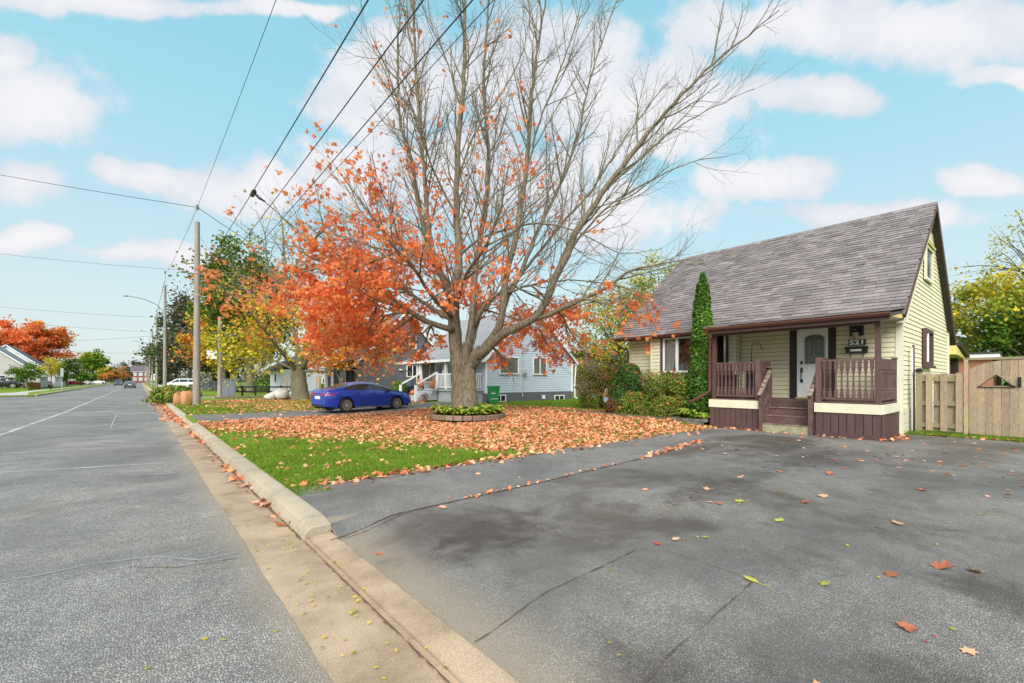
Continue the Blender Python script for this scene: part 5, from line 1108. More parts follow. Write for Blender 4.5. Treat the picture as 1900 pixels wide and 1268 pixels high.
# ring of blocks about the maple
RC = Vector((9.75, 14.35, 0)); RR = 1.36; n = 26
ring = thing('tree_ring_edging', 'ring of reddish-brown blocks around the maple trunk', 'edging', tuple(RC), world=True); um = unit('block', M_block); zg = float(gh(RC.x, RC.y))
for i in range(n):
    a = 6.2832 * i / n; p = RC + Vector((math.cos(a), math.sin(a), 0)) * RR
    put(um, 'block', ring, (p.x, p.y, zg + .045 + .10), (random.uniform(-.02, .02), random.uniform(-.02, .02), a + math.pi / 2 + random.uniform(-.04, .04)), (2 * math.pi * RR / n * .95, .17, .17))
b = MB(); b.add([(RC.x + (RR - .05) * math.cos(t), RC.y + (RR - .05) * math.sin(t), zg + .14) for t in np.linspace(0, 6.1, 24)], [tuple(range(24))]); b.build('tree_bed_soil', M_soil, kind='structure')
# hosta: arching broad leaves, each two strips
def hosta(name, label, loc, n, w, leaf, seed, r0=0.0, length=(.28, .5), per=1):
    nr = np.random.default_rng(seed); root = thing(name, label, 'plant', loc); V = []; seg = 4
    for i in range(n):
        a = nr.random() * 6.283; L = nr.uniform(*length); wd = L * nr.uniform(.26, .36); up = nr.uniform(.8, 1.7); base = np.array((math.cos(a), math.sin(a), 0)) * r0 * nr.uniform(.2, 1)
        d = np.array((math.cos(a), math.sin(a), 0)); s = np.array((-d[1], d[0], 0)); row = []
        for k in range(seg + 1):
            t = k / seg; c = base + d * L * t * .85 + np.array((0, 0, L * up * (t - .72 * t * t) + .02)); ww = wd * math.sin(math.pi * min(1, .12 + t * .86)) * .5 + .004
            row.append((c - s * ww + (0, 0, ww * .35), c, c + s * ww + (0, 0, ww * .35)))
        V.append(row)
    b = MB()
    for row in V: b.add([p for r_ in row for p in r_], [(k * 3 + j, k * 3 + j + 1, k * 3 + j + 4, k * 3 + j + 3) for k in range(seg) for j in (0, 1)])
    b.build('leaves', leaf, root, smooth=True); b = MB(); b.tube([(0, 0, -.02), (0, 0, .08)], [.05, .02], 6); b.build('crown_base', M_darkbark, root); return root
for i in range(13):
    a = 6.2832 * i / 13 + .2; p = RC + Vector((math.cos(a), math.sin(a), 0)) * .98
    side = ('facing the driveway', 'facing the house', 'facing the street', 'behind the trunk')[int(((a - .8) % 6.2832) / 1.571) % 4] if False else ''
    hosta('hosta', 'green and yellow hosta clump in the ring of blocks around the maple', (p.x, p.y, zg + .14), 44, .5, L_hosta, 80 + i, .07, (.40, .66))['group'] = 'hostas around the maple trunk'
p = PX(1284, 700, 14.62); hosta('hosta', 'yellowing hosta clump beside the left porch corner', (p.x, p.y, .19), 60, .6, L_hosta, 99, .16, (.35, .62))
p = PX(1306, 700, 14.5); hosta('hosta', 'pale striped hosta touching the left end of the porch skirt', (p.x, p.y, .19), 36, .5, L_hosta, 98, .08, (.26, .44))
# little planter with flowers on a stake, left of the bed
p = PX(1125, 745, 15.8); pl = thing('planter', 'pale blue pail planter with orange flowers on a stake left of the bed', 'planter', (p.x, p.y, .16))
b = MB(); b.lathe([(.085, .42), (.11, .43), (.13, .63), (.14, .64), (.12, .64)], (0, 0, 0), 12); b.build('pail', mat('pale_blue_pail', (.48, .55, .66), .5, .1), pl)
b = MB(); b.tube([(0, 0, 0), (0, 0, .43)], .018, 6); b.build('stake', M_darkbark, pl); b = MB(); b.tube([(-.13, 0, .63), (-.05, 0, .95), (.0, 0, 1.02), (.05, 0, .95), (.13, 0, .63)], .008, 5); b.build('bail', M_plate, pl)
scatter('flowers', rng.normal(size=(120, 3)) * (.07, .07, .06) + np.array((0, 0, .72)), .06, 'oval', L_org, pl); scatter('foliage', rng.normal(size=(120, 3)) * (.09, .09, .05) + np.array((0, 0, .68)), .06, 'oval', L_brt, pl)

# ================================================================ vehicles
M_tyre = mat('tyre_rubber', (.02, .02, .021), .85, .1, 8); M_rim = mat('alloy_rim', (.55, .54, .52), .35, .1, 8, metal=.7); M_well = mat('wheel_well', (.008, .008, .008), .9)
M_cglass = mat('car_glass', (.02, .027, .028), .05, 0, 1, spec=.7); M_tail = mat('tail_lamp', (.42, .015, .012), .2, 0, 1, spec=.5); M_amb = mat('amber_lamp', (.55, .20, .03), .25, 0, 1); M_head = mat('head_lamp', (.55, .57, .60), .15, 0, 1, spec=.7)
M_blk = mat('black_plastic', (.018, .018, .02), .55); M_chr = mat('chrome_strip', (.6, .61, .62), .2, 0, 1, metal=.8); M_lp = mat('licence_plate', (.66, .69, .72), .5, .1, 20)
def paint(n, c): return mat('paint_' + n, c, .22, .04, 1, spec=.55, coat=.6)
CARS = {
 'sedan': dict(L=4.62, W=.90, wb=1.35, wr=.325, belt=([-2.31, -2.2, -1.8, -.9, .3, 1.0, 1.7, 2.1, 2.31], [.80, .93, .98, .95, .91, .88, .80, .70, .52]), top=([-2.31, -2.22, -2.0, -1.72, -1.3, -.8, -.3, .15, .6, 1.0, 1.2, 1.7, 2.1, 2.25, 2.31], [.90, 1.03, 1.08, 1.12, 1.27, 1.39, 1.425, 1.41, 1.29, 1.06, .995, .93, .82, .70, .56]), side=[(-1.42, -.98, .10), (-.93, -.12, .0), (-.05, .92, .12)], ws=(.52, 1.08), rw=(-1.66, -1.10), zb=.19),
 'suv': dict(L=4.6, W=.92, wb=1.33, wr=.36, belt=([-2.3, -2.1, -1.0, .6, 1.1, 1.8, 2.1, 2.3], [.95, 1.03, 1.05, 1.02, 1.0, .93, .85, .6]), top=([-2.3, -2.2, -1.95, -1.6, -.6, .1, .5, .95, 1.15, 1.9, 2.15, 2.3], [1.0, 1.25, 1.58, 1.68, 1.70, 1.66, 1.52, 1.20, 1.10, 1.02, .9, .62]), side=[(-1.85, -1.2, .05), (-1.12, -.15, .0), (-.07, .92, .15)], ws=(.32, 1.02), rw=(-2.17, -1.9), zb=.24),
 'van': dict(L=4.9, W=.95, wb=1.45, wr=.34, belt=([-2.45, -2.3, -1.0, 1.0, 1.5, 2.2, 2.45], [.95, 1.0, 1.02, 1.0, .98, .85, .6]), top=([-2.45, -2.38, -2.2, -1.8, 0, .6, 1.0, 1.5, 1.65, 2.2, 2.45], [1.1, 1.5, 1.72, 1.78, 1.78, 1.74, 1.56, 1.2, 1.10, .98, .65]), side=[(-2.05, -1.05, .05), (-.97, .2, .0), (.28, 1.25, .2)], ws=(.8, 1.5), rw=(-2.36, -2.2), zb=.22)}
def car(kind, name, label, loc, rz, pm, group=None, seams=True):
    """nose along +x; body lofted from stations, windows laid on the same surface"""
    q = CARS[kind]; Wd = q['W']; Lh = q['L'] / 2; wz = q['wr']; root = thing(name, label, 'car', loc, rz, group)
    arch = wz + .055
    def zbot(x):
        z = q['zb'] + (.09 if abs(x) > Lh - .35 else 0)
        for c in (-q['wb'], q['wb']):
            if abs(x - c) < arch: z = max(z, wz + math.sqrt(arch ** 2 - (x - c) ** 2))
        return z
    belt = lambda x: float(np.interp(x, *q['belt'])); top = lambda x: float(np.interp(x, *q['top']))
    def hw(x):
        t = abs(x) / Lh; return Wd * (1 - .05 * t ** 2 - .16 * max(0, (t - .72) / .28) ** 2.2)
    def sec(x):
        w = hw(x); zb = zbot(x); bl = belt(x); tp_ = max(top(x), bl + .02); g = min(1, max(0, (tp_ - bl) / .42)); lo = q['zb']
        wr = w * (.93 - .24 * g); 
        zs = [zb, max(zb, lo + .05), max(zb + .004, lo + .30 * (bl - lo)), max(zb + .008, lo + .62 * (bl - lo)), max(zb + .012, bl - .035), bl, bl + (tp_ - bl) * .12]
        ws = [w * .93, w * .965, w * .985, w, w * .985, w * .955, w * (.945 - .02 * g)]
        return [(ws[i], zs[i]) for i in range(7)] + [(w * .945 * (1 - g) + (wr + .035) * g, bl + (tp_ - bl) * (.55 if g < .2 else .80)), (wr * .93, tp_ - .05 * (.4 + .6 * g)), (wr * .62, tp_ - .012), (0.0, tp_)]
    xs = sorted(set(list(np.linspace(-Lh, Lh, 44)) + [c + s * arch * f for c in (-q['wb'], q['wb']) for s in (-1, 1) for f in (.999, .9, .7, .45, .2)])); K = 11
    vs = []
    for x in xs: vs += [(x, y, z) for y, z in sec(x)] + [(x, -y, z) for y, z in sec(x)[-2::-1]]
    k = 2 * K - 1; fs = [(i * k + j, (i + 1) * k + j, (i + 1) * k + j + 1, i * k + j + 1) for i in range(len(xs) - 1) for j in range(k - 1)]; fs += [tuple(range(k)), tuple((len(xs) - 1) * k + j for j in range(k - 1, -1, -1))]
    b = MB(); b.add(vs, fs); body = b.build('body', pm, root, ang=38)
    b = MB(); b.box(-Lh + .2, Lh - .2, -Wd * .86, Wd * .86, q['zb'] - .02, .62); b.build('underbody', M_well, root)
    def side_pt(x, t, s, off=.006):
        """t from the belt line (0) to the roof rail (1)"""
        S = sec(x); (y0, z0), (y1, z1) = S[6], S[7]; return (x, s * (y0 + (y1 - y0) * t + off), z0 + (z1 - z0) * t)
    for s in (1, -1):
        for (a, c, slope) in q['side']:
            b = MB(); n = 7; P = []
            for i in range(n + 1):
                x = a + (c - a) * i / n; tmax = .93
                P.append((side_pt(x, .10, s), side_pt(x, tmax, s)))
            b.add([p for r_ in P for p in r_], [(2 * i, 2 * i + 2, 2 * i + 3, 2 * i + 1) for i in range(n)]); b.build('side_window', M_cglass, root)
        b = MB(); a, c = q['side'][0][0] - .06, q['side'][-1][1] + .06; P = []
        for i in range(17): x = a + (c - a) * i / 16; P += [side_pt(x, .96, s, .008), side_pt(x, 1.03, s, .006)]
        b.add(P, [(2 * i, 2 * i + 2, 2 * i + 3, 2 * i + 1) for i in range(16)]); b.build('roof_rail_trim', M_chr, root)
    for nm, (a, c) in (('windshield', q['ws']), ('rear_window', q['rw'])):
        b = MB(); n = 6; P = []
        for i in range(n + 1):
            x = a + (c - a) * i / n; S = sec(x); row = [(S[8][0] * .97, S[8][1]), (S[9][0], S[9][1]), (0, S[10][1])]; row = row + [(-y, z) for y, z in row[-2::-1]]
            P += [(x + (.006 if nm == 'windshield' else -.006), y, z + .010) for y, z in row]
        b.add(P, [(i * 5 + j, (i + 1) * 5 + j, (i + 1) * 5 + j + 1, i * 5 + j + 1) for i in range(n) for j in range(4)]); b.build(nm, M_cglass, root, smooth=True)
    # wheels
    tb = MB(); R_ = wz; tb.lathe([(R_ * .62, -.10), (R_ * .92, -.11), (R_, -.07), (R_, .07), (R_ * .92, .11), (R_ * .62, .10)], (0, 0, 0), 20, 'y'); tm = tb.mesh('tyre', M_tyre, ang=35)
    rb = MB(); n = 10
    rb.lathe([(R_ * .66, .085), (R_ * .70, .108), (R_ * .62, .108), (R_ * .60, .08)], (0, 0, 0), 20, 'y'); rb.lathe([(.06, .05), (.06, .105), (.03, .112)], (0, 0, 0), 10, 'y')
    for i in range(n):
        a = 6.2832 * i / n; d = Vector((math.cos(a), 0, math.sin(a))); e = Vector((math.cos(a + .25), 0, math.sin(a + .25))); u = (e * R_ * .63 - d * .05); L_ = u.length; u.normalize(); v = Vector((0, 1, 0)); rb.obox(d * .05 + u * L_ / 2 + Vector((0, .092, 0)), u, v, u.cross(v), L_ / 2, .012, .016)
    rm = rb.mesh('rim', M_rim, ang=35); db = MB(); db.lathe([(R_ * .61, .04), (R_ * .61, .06)], (0, 0, 0), 18, 'y'); dm = db.mesh('wheel_disc', M_well)
    for cx in (-q['wb'], q['wb']):
        for s in (1, -1):
            w_ = put(tm, 'wheel', root, (cx, s * (Wd - .115), wz), (0, 0, 0 if s > 0 else math.pi)); put(rm, 'rim', w_); put(dm, 'hub_disc', w_)
    # lamps, mirrors, handles, seams
    for s in (1, -1):
        xr = -Lh; b = MB(); zc = belt(-Lh + .15)
        def on(x, y, z, off=.008):   # a point on the flank
            S = sec(x); ys = [p[0] for p in S[:6]]; zz = [p[1] for p in S[:6]]; return (x, s * (float(np.interp(z, zz, ys)) + off), z)
        P = [on(xr + .04, 0, zc - .02), on(xr + .28, 0, zc + .01), on(xr + .55, 0, zc - .02), on(xr + .34, 0, zc - .13), on(xr + .06, 0, zc - .16)]
        b.add(P, [tuple(range(5)) if s > 0 else tuple(range(4, -1, -1))]); b.add([(xr - .010, s * hw(xr) * .95, zc - .16), (xr - .010, s * hw(xr) * .95, zc - .03), (xr - .012, s * hw(xr) * .50, zc - .03), (xr - .012, s * hw(xr) * .50, zc - .14)], [(0, 1, 2, 3) if s < 0 else (3, 2, 1, 0)])
        tl = b.build('tail_light', M_tail, root)
        b = MB(); b.add([on(xr + .10, 0, zc - .10, .012), on(xr + .26, 0, zc - .09, .012), on(xr + .20, 0, zc - .15, .012), on(xr + .08, 0, zc - .16, .012)], [(0, 1, 2, 3)]); b.build('turn_signal', M_amb, tl)
        xf = Lh; zf = belt(Lh - .2) - .04; b = MB(); b.add([on(xf - .45, 0, zf + .06), on(xf - .15, 0, zf), on(xf - .05, 0, zf - .07), on(xf - .12, 0, zf - .13), on(xf - .38, 0, zf - .02)], [tuple(range(5)) if s < 0 else tuple(range(4, -1, -1))]); b.add([(xf + .008, s * hw(xf) * .95, zf - .12), (xf + .008, s * hw(xf) * .95, zf - .03), (xf + .01, s * hw(xf) * .5, zf - .05), (xf + .01, s * hw(xf) * .5, zf - .12)], [(0, 1, 2, 3)]); b.build('headlight', M_head, root)
        xm = q['side'][-1][1] - .10; p = side_pt(xm, .12, s); b = MB(); b.obox((p[0], p[1] + s * .11, p[2] + .02), (1, 0, 0), (0, 1, 0), (0, 0, 1), .06, .09, .055); b.build('mirror', M_blk, root)
        for (a, c, _) in q['side'][1:]:
            h = on(a + .10, 0, belt(a) - .10, .012); b = MB(); b.obox((h[0] + .02, h[1], h[2]), (1, 0, 0), (0, 1, 0), (0, 0, 1), .09, .014, .014); b.build('door_handle', pm, root)
        if seams:
            for x in (q['side'][-1][1] + .08, q['side'][2][0] - .035, q['side'][1][0] - .06):
                b = MB(); zs = np.linspace(q['zb'] + .08, belt(x) - .005, 6); P = []
                for z in zs: P += [on(x - .006, 0, z, .003), on(x + .006, 0, z, .003)]
                b.add(P, [(2 * i, 2 * i + 1, 2 * i + 3, 2 * i + 2) for i in range(5)]); b.build('door_seam', M_blk, root)
        b = MB(); P = []
        for x in np.linspace(-q['wb'] + arch + .03, q['wb'] - arch - .03, 6): P += [on(x, 0, q['zb'] + .01, .012), on(x, 0, q['zb'] + .045, .012)]
        b.add(P, [(2 * i, 2 * i + 1, 2 * i + 3, 2 * i + 2) for i in range(5)]); b.build('sill_trim', M_chr if kind == 'sedan' else M_blk, root)
    b = MB(); b.box(-Lh - .022, -Lh - .012, -.26, .26, .62, .76); b.build('licence_plate', M_lp, root)
    b = MB(); b.box(-Lh - .012, -Lh + .2, -.6, .6, .26, .36); b.build('rear_bumper_insert', M_blk, root); b = MB(); b.box(Lh - .2, Lh + .012, -.55, .55, .30, .50); b.build('grille', M_blk, root)
    b = MB(); b.box(-Lh - .014, -Lh - .004, -.42, .42, .80, .815); b.build('trunk_trim', M_chr, root)
    return root
a0 = G(648, 763.5, .03); a1 = G(741, 757.5, .05); mid = (a0 + a1) / 2
car('sedan', 'blue_sedan', 'bright blue sedan parked in the driveway left of the maple trunk', (8.62, 21.9, .045), R(8), paint('blue', (.008, .042, .33)))
p = PZ(724, 730, 33.0); car('suv', 'dark_suv', 'dark navy car nosed in behind the blue sedan, beside the grey house', (p.x + 1.9, p.y - 1.0, .03), R(180 + 8), paint('navy', (.012, .016, .035)))
p = PZ(2, 712, 66); car('suv', 'black_suv', 'black SUV at the left edge, parked across the street', (p.x, p.y, .30), R(-2), paint('black', (.012, .012, .018)))
b = MB(); b.box(p.x - 5, p.x + 3, p.y - 2.2, p.y + 2.2, .0, .29); b.build('raised_driveway', M_lawn, kind='structure')
for kind, px, dep, rz, nm, col, lb in (('sedan', 139, 132, -4, 'red_car', ('red', (.38, .01, .025)), 'red car parked across the street behind the yellow tree'), ('sedan', 158, 142, -4, 'silver_car', ('silver', (.45, .47, .50)), 'silver car parked beyond the red car'), ('sedan', 183, 168, -6, 'white_car', ('white', (.74, .75, .76)), 'white car far along the left side of the street'),
                                 ('van', 335, 80, 182, 'white_van', ('white', (.74, .75, .76)), 'white van behind the street light pole under the dark tree'), ('sedan', 84, 88, -80, 'maroon_car', ('maroon', (.16, .03, .04)), 'maroon car beside the cedar board fence across the street'), ('suv', 398, 76, 182, 'black_car', ('black', (.012, .012, .018)), 'black car behind the chain-link fence')):
    q = at(px, 715, dep); car(kind, nm, lb, (q[0], q[1], .0), R(rz), paint(*col), seams=False)
p = G(262, 720.5, ZR); car('sedan', 'dark_car', 'dark car with lights toward us driving in the right lane of the street', (-1.4, 118, ZR), R(90), paint('slate', (.06, .075, .10)), seams=False)
car('suv', 'oncoming_car', 'small dark car farther down the middle of the street', (-4.6, 172, ZR), R(-90), paint('charcoal', (.05, .055, .065)), seams=False)

# ================================================================ neighbouring houses
M_bsid = mat('pale_blue_siding', (.49, .56, .665), .6, .08, .7); M_bfound = mat('slate_foundation', (.115, .125, .15), .85, .2, 2); M_groof = mat('light_grey_shingle', (.27, .275, .29), .9, .25, 3, (.19, .195, .21), .4, 60)
M_gsid = mat('dark_grey_siding', (.105, .11, .13), .65, .1, .7); M_wsid = mat('white_siding', (.70, .72, .76), .6, .08, .7); M_droof = mat('dark_shingle', (.10, .10, .11), .9, .25, 3, (.15, .15, .16))
M_tanw = mat('greige_siding', (.47, .45, .43), .65, .08, .7); M_drk = mat('dark_opening', (.012, .012, .014), .6)
JOINT_SHADE = {n: mat(n + '_joint_shade', c, .8) for n, c in (('pale_blue_siding', (.24, .285, .35)), ('dark_grey_siding', (.035, .037, .045)), ('white_siding', (.36, .38, .41)), ('greige_siding', (.22, .21, .20)), ('brown_brick', (.14, .085, .06)), ('far_red_brick', (.2, .07, .055)))}  # darkened wall cores: the shade under each course is put into their colour
def house(name, label, x0, x1, y0, y1, zb, ze, zr, wm, rm, tm, faces=('-y', '-x'), over=.35, step=.15, ridge='y', found=None, fz=.55, core=None):
    """gable house; ridge along y: gable ends face -y and +y"""
    root = thing(name, label, 'house', ((x0 + x1) / 2, (y0 + y1) / 2, zb), world=True); b = MB(); cw = wm.name; core = core or JOINT_SHADE.get(cw) or wm
    if ridge == 'y':
        xm = (x0 + x1) / 2; b.prism([(x0 + .03, zb), (x1 - .03, zb), (x1 - .03, ze), (xm, zr - .02), (x0 + .03, ze)], y0 + .03, y1 - .03, 'y'); b.build('wall', core, root)
    else:
        ym = (y0 + y1) / 2; b.prism([(y0 + .03, zb), (y1 - .03, zb), (y1 - .03, ze), (ym, zr - .02), (y0 + .03, ze)], x0 + .03, x1 - .03, 'x'); b.build('wall', core, root)
    zs = zb + (fz if found else 0); b = MB()
    def lim(z, L):
        if z <= ze: return 0, L
        t = min(1, (z - ze) / (zr - ze)); return L / 2 * t, L - L / 2 * t
    for f in faces:
        gable = (ridge == 'y') == (f[1] == 'y'); zt = zr - .1 if gable else ze
        if f == '-y': L = x1 - x0; clap_mesh(b, (x0, y0 + .03), (x1, y0 + .03), zs, zt, (0, -1), step, (lambda z, L=L: lim(z, L)) if gable else None)
        if f == '-x': L = y1 - y0; clap_mesh(b, (x0 + .03, y1), (x0 + .03, y0), zs, zt, (-1, 0), step, (lambda z, L=L: lim(z, L)) if gable else None)
        if f == '+x': L = y1 - y0; clap_mesh(b, (x1 - .03, y0), (x1 - .03, y1), zs, zt, (1, 0), step, (lambda z, L=L: lim(z, L)) if gable else None)
    b.build('siding', wm, root)
    if found: b = MB(); b.box(x0 + .02, x1 - .02, y0 + .018, y1 - .02, zb, zs - .01); b.build('foundation', found, root)
    # roof slopes built of overlapping courses
    def slope(pa, pb, w0, w1, n):
        """from eave pa to ridge pb (in the cross plane), w0..w1 along the ridge"""
        bb = MB()
        for k in range(n):
            t0, t1 = k / n, (k + 1.15) / n; a = [pa[i] + (pb[i] - pa[i]) * t0 for i in (0, 1)]; c = [pa[i] + (pb[i] - pa[i]) * min(1, t1) for i in (0, 1)]
            def P(q, w, dz): return (q[0], w, q[1] + dz) if ridge == 'y' else (w, q[0], q[1] + dz)
            bb.add([P(a, w0, .05), P(a, w1, .05), P(c, w1, .025), P(c, w0, .025), P(a, w0, .0), P(a, w1, .0)], [(0, 1, 2, 3), (4, 5, 1, 0)])
        return bb
    e0, e1 = (x0, x1) if ridge == 'y' else (y0, y1); w0, w1 = (y0, y1) if ridge == 'y' else (x0, x1); mid = (e0 + e1) / 2; k = (zr - ze) / ((e1 - e0) / 2)
    bb = MB()
    for ea in (e0 - over, e1 + over):
        s = slope((ea, ze - over * k), (mid, zr), w0 - .25, w1 + .25, 18); bb.add(s.v, s.f)
    bb.build('roof', rm, root)
    for ea in (e0 - over, e1 + over):
        for w in (w0 - .27, w1 + .27):
            bb = MB(); pa = (ea, w, ze - over * k - .07) if ridge == 'y' else (w, ea, ze - over * k - .07); pb = (mid, w, zr - .07) if ridge == 'y' else (w, mid, zr - .07); bb.beam(pa, pb, .04, .16); bb.build('rake_trim', tm, root)
    for ea, s in ((e0 - over, -1), (e1 + over, 1)):
        z = ze - over * k; bb = MB()
        if ridge == 'y': bb.box(ea - .02, ea + .04, w0 - .25, w1 + .25, z - .13, z + .03); bb.box(min(ea, e0 if s < 0 else e1), max(ea, e0 if s < 0 else e1), w0 - .2, w1 + .2, z - .12, z - .10)
        else: bb.box(w0 - .25, w1 + .25, ea - .02, ea + .04, z - .13, z + .03)
        bb.build('eave_trim', tm, root)
    return root
U, NY, NX = (1, 0, 0), (0, -1, 0), (-1, 0, 0)
def wy(root, px0, px1, py0, py1, Y, fm=M_white, mull=(.5,), pm=M_glass, fr=.08):
    a, c = PY(px0, py0, Y), PY(px1, py1, Y); return window(root, ((a.x + c.x) / 2, Y - .015, (a.z + c.z) / 2), U, NY, c.x - a.x, a.z - c.z, fm, pm, fr, mull)
# ---- pale blue house
BY = 22.0; zb = .12
BH = house('blue_house', 'pale blue sided house with slate foundation behind the maple trunk', 16.3, 24.0, BY, 30.6, zb, 3.05, 6.35, M_bsid, M_groof, M_white, found=M_bfound, fz=.62)
M_pane2 = mat('pale_window', (.10, .11, .095), .08, .33, 2.2, (.20, .19, .15), spec=.6)
wy(BH, 926, 962, 661, 695, BY, pm=M_pane2, mull=()); wy(BH, 988, 1014, 663, 696, BY, pm=M_pane2); wy(BH, 918, 938, 733, 746, BY, fr=.06); wy(BH, 1028, 1046, 733.5, 746, BY, fr=.06)
p = PY(971, 691, BY); b = MB(); b.box(p.x - .16, p.x + .14, BY - .14, BY, p.z - .18, p.z + .18); b.lathe([(.12, -.10), (.12, 0), (.09, .0)], (p.x + .03, BY - .16, p.z), 12, 'y'); b.tube([(p.x - .08, BY - .05, p.z + .15), (p.x - .08, BY - .05, p.z + 1.6)], .03, 6); b.tube([(p.x - .10, BY - .05, p.z - .15), (p.x - .10, BY - .05, .45)], .035, 6); b.build('electric_meter', mat('meter_grey', (.42, .44, .46), .5, .1), BH)
p = PY(1008, 737, BY); ub('vent_cover', M_white, BH, p.x - .12, p.x + .12, BY - .07, BY, p.z - .13, p.z + .13)
b = MB(); b.box(23.93, 24.05, BY - .03, BY + .03, .7, 3.0); b.box(16.25, 16.36, BY - .03, BY + .03, .7, 3.0); b.build('corner_trim', M_white, BH)
b = MB(); b.tube([(24.25, BY - .15, 2.75), (24.2, BY - .05, 1.3), (24.2, BY - .08, .3), (24.3, BY - .2, .2)], .05, 6); b.build('downspout', M_white, BH)
sd_ = thing('satellite_dish', 'grey satellite dish on the blue gable wall', 'dish', tuple(PY(1050, 664, BY)), world=True); p = PY(1055, 650, BY); b = MB(); c = Vector((p.x, BY - .4, p.z)); nd = Vector((.45, -.8, .35)).normalized(); u = nd.orthogonal().normalized(); v = nd.cross(u)
vs = [c] + [c + nd * .05 * (k == 1) + (u * math.cos(t) * .9 + v * math.sin(t)) * (.15 if k == 0 else .33) + nd * (.012 if k == 0 else .06) for k in (0, 1) for t in np.linspace(0, 6.2832 * 15 / 16, 16)]
b.add(vs, [(0, 1 + i, 1 + (i + 1) % 16) for i in range(16)] + [(1 + i, 17 + i, 17 + (i + 1) % 16, 1 + (i + 1) % 16) for i in range(16)]); b.build('reflector', mat('dish_grey', (.30, .36, .40), .5, .1), sd_, smooth=True)
b = MB(); q = PY(1047, 665, BY); b.tube([(q.x, BY, q.z), (q.x + .05, BY - .25, q.z + .25), tuple(c)], .025, 6); b.tube([tuple(c - v * .3), tuple(c + nd * .4 - v * .1)], .015, 5); b.build('mast', M_black, sd_)
# front of the blue house: window wall, porch, steps
b = MB(); clap_mesh(b, (15.98, 30.4), (15.98, 27.2), .75, 2.95, (-1, 0), .15); b.box(15.98, 16.4, 27.2, 30.4, .3, 2.95); b.build('bay_wall', M_bsid, BH)
window(BH, (15.95, 28.75, 2.1), (0, 1, 0), NX, 2.7, 1.5, M_white, M_pane2, .1, (.3, .72))
b = MB(); b.box(14.7, 16.4, 21.9, 30.9, 2.72, 2.80); b.prism([(14.6, 2.80), (16.4, 3.3), (16.4, 3.18), (14.6, 2.72)], 21.8, 31.0, 'y'); b.build('porch_roof', M_groof, BH)
b = MB(); b.box(14.5, 14.6, 21.8, 31.0, 2.66, 2.82); b.build('porch_gutter', M_white, BH)
b = MB(); b.tube([(14.55, 31.0, 2.7), (14.8, 31.0, 2.5), (15.6, 31.1, 2.2), (15.9, 31.1, 2.1), (15.9, 31.1, .3)], .05, 6); b.build('downspout', M_white, BH)
BP = thing('blue_house_porch', 'grey stepped porch with white rails in front of the blue house', 'porch', (15, 25, zb), world=True); DK = .95
M_gdeck = mat('grey_deck', (.42, .44, .48), .7, .2, 3)
b = MB(); b.box(14.75, 16.3, 22.3, 28.0, DK - .1, DK); b.box(14.85, 16.3, 22.4, 27.9, zb, DK - .1); b.build('deck', M_gdeck, BP)
SY0, SY1 = 25.3, 27.4
for i in range(5): ub('step', M_gdeck, BP, 14.75 - .30 * (5 - i), 14.75 - .30 * (4 - i) + .02, SY0, SY1, zb - .02 if i == 0 else zb + .12, zb + .14 * (i + 1))
for yy in (SY0, SY1):
    ub('rail_post', M_white, BP, 13.20, 13.32, yy - .06, yy + .06, zb, 1.25); ub('rail_post', M_white, BP, 14.72, 14.84, yy - .06, yy + .06, DK, 2.05); plank('stair_rail', M_white, BP, (13.2, yy, 1.20), (14.8, yy, 2.02), .07, .09); ub('post_cap', M_blk, BP, 13.18, 13.34, yy - .08, yy + .08, 1.25, 1.30)
for (y0, y1) in ((22.35, SY0), (SY1, 27.95)):
    plank('top_rail', M_white, BP, (14.8, y0, DK + .95), (14.8, y1, DK + .95), .06, .08); plank('bottom_rail', M_white, BP, (14.8, y0, DK + .12), (14.8, y1, DK + .12), .05, .06)
    n = int((y1 - y0) / .16)
    for i in range(n): ub('baluster', M_white, BP, 14.78, 14.82, y0 + (i + .5) * (y1 - y0) / n - .02, y0 + (i + .5) * (y1 - y0) / n + .02, DK + .14, DK + .93)
n = 9
plank('top_rail', M_white, BP, (14.8, 22.38, DK + .95), (16.25, 22.38, DK + .95), .06, .08)
for i in range(n): ub('baluster', M_white, BP, 14.9 + i * .15, 14.94 + i * .15, 22.36, 22.40, DK + .05, DK + .93)
for yy in (22.36, 24.2, SY1 + .1, 27.9): ub('porch_post', M_white, BP, 14.72, 14.86, yy - .07, yy + .07, DK, 2.7)
# things on and around that porch
def pumpkin(name, label, loc, r, m):
    t = thing(name, label, 'pumpkin', loc); b = MB(); n = 20; rows = 7
    vs = [];
    for j in range(rows):
        ph = math.pi * j / (rows - 1)
        for i in range(n): a = 6.2832 * i / n; rr_ = r * math.sin(ph) * (1 + .07 * math.cos(a * 8)) + .004; vs.append((rr_ * math.cos(a), rr_ * math.sin(a), r * .8 * (1 - math.cos(ph))))
    b.add(vs, [(j * n + i, j * n + (i + 1) % n, (j + 1) * n + (i + 1) % n, (j + 1) * n + i) for j in range(rows - 1) for i in range(n)]); b.build('body', m, t, smooth=True)
    b = MB(); b.tube([(0, 0, r * 1.5), (.02, 0, r * 1.75), (.05, 0, r * 1.9)], [r * .14, r * .1, r * .08], 6); b.build('stem', M_woodp, t)
M_pump = mat('pumpkin_orange', (.60, .15, .03), .6, .1)
pumpkin('pumpkin', 'orange pumpkin on the lowest step of the blue house porch', (14.0, SY1 - .3, zb + .42), .20, M_pump)
pumpkin('pumpkin', 'orange pumpkin on the deck behind the left stair rail', (14.95, SY1 + .4, DK), .22, M_pump)
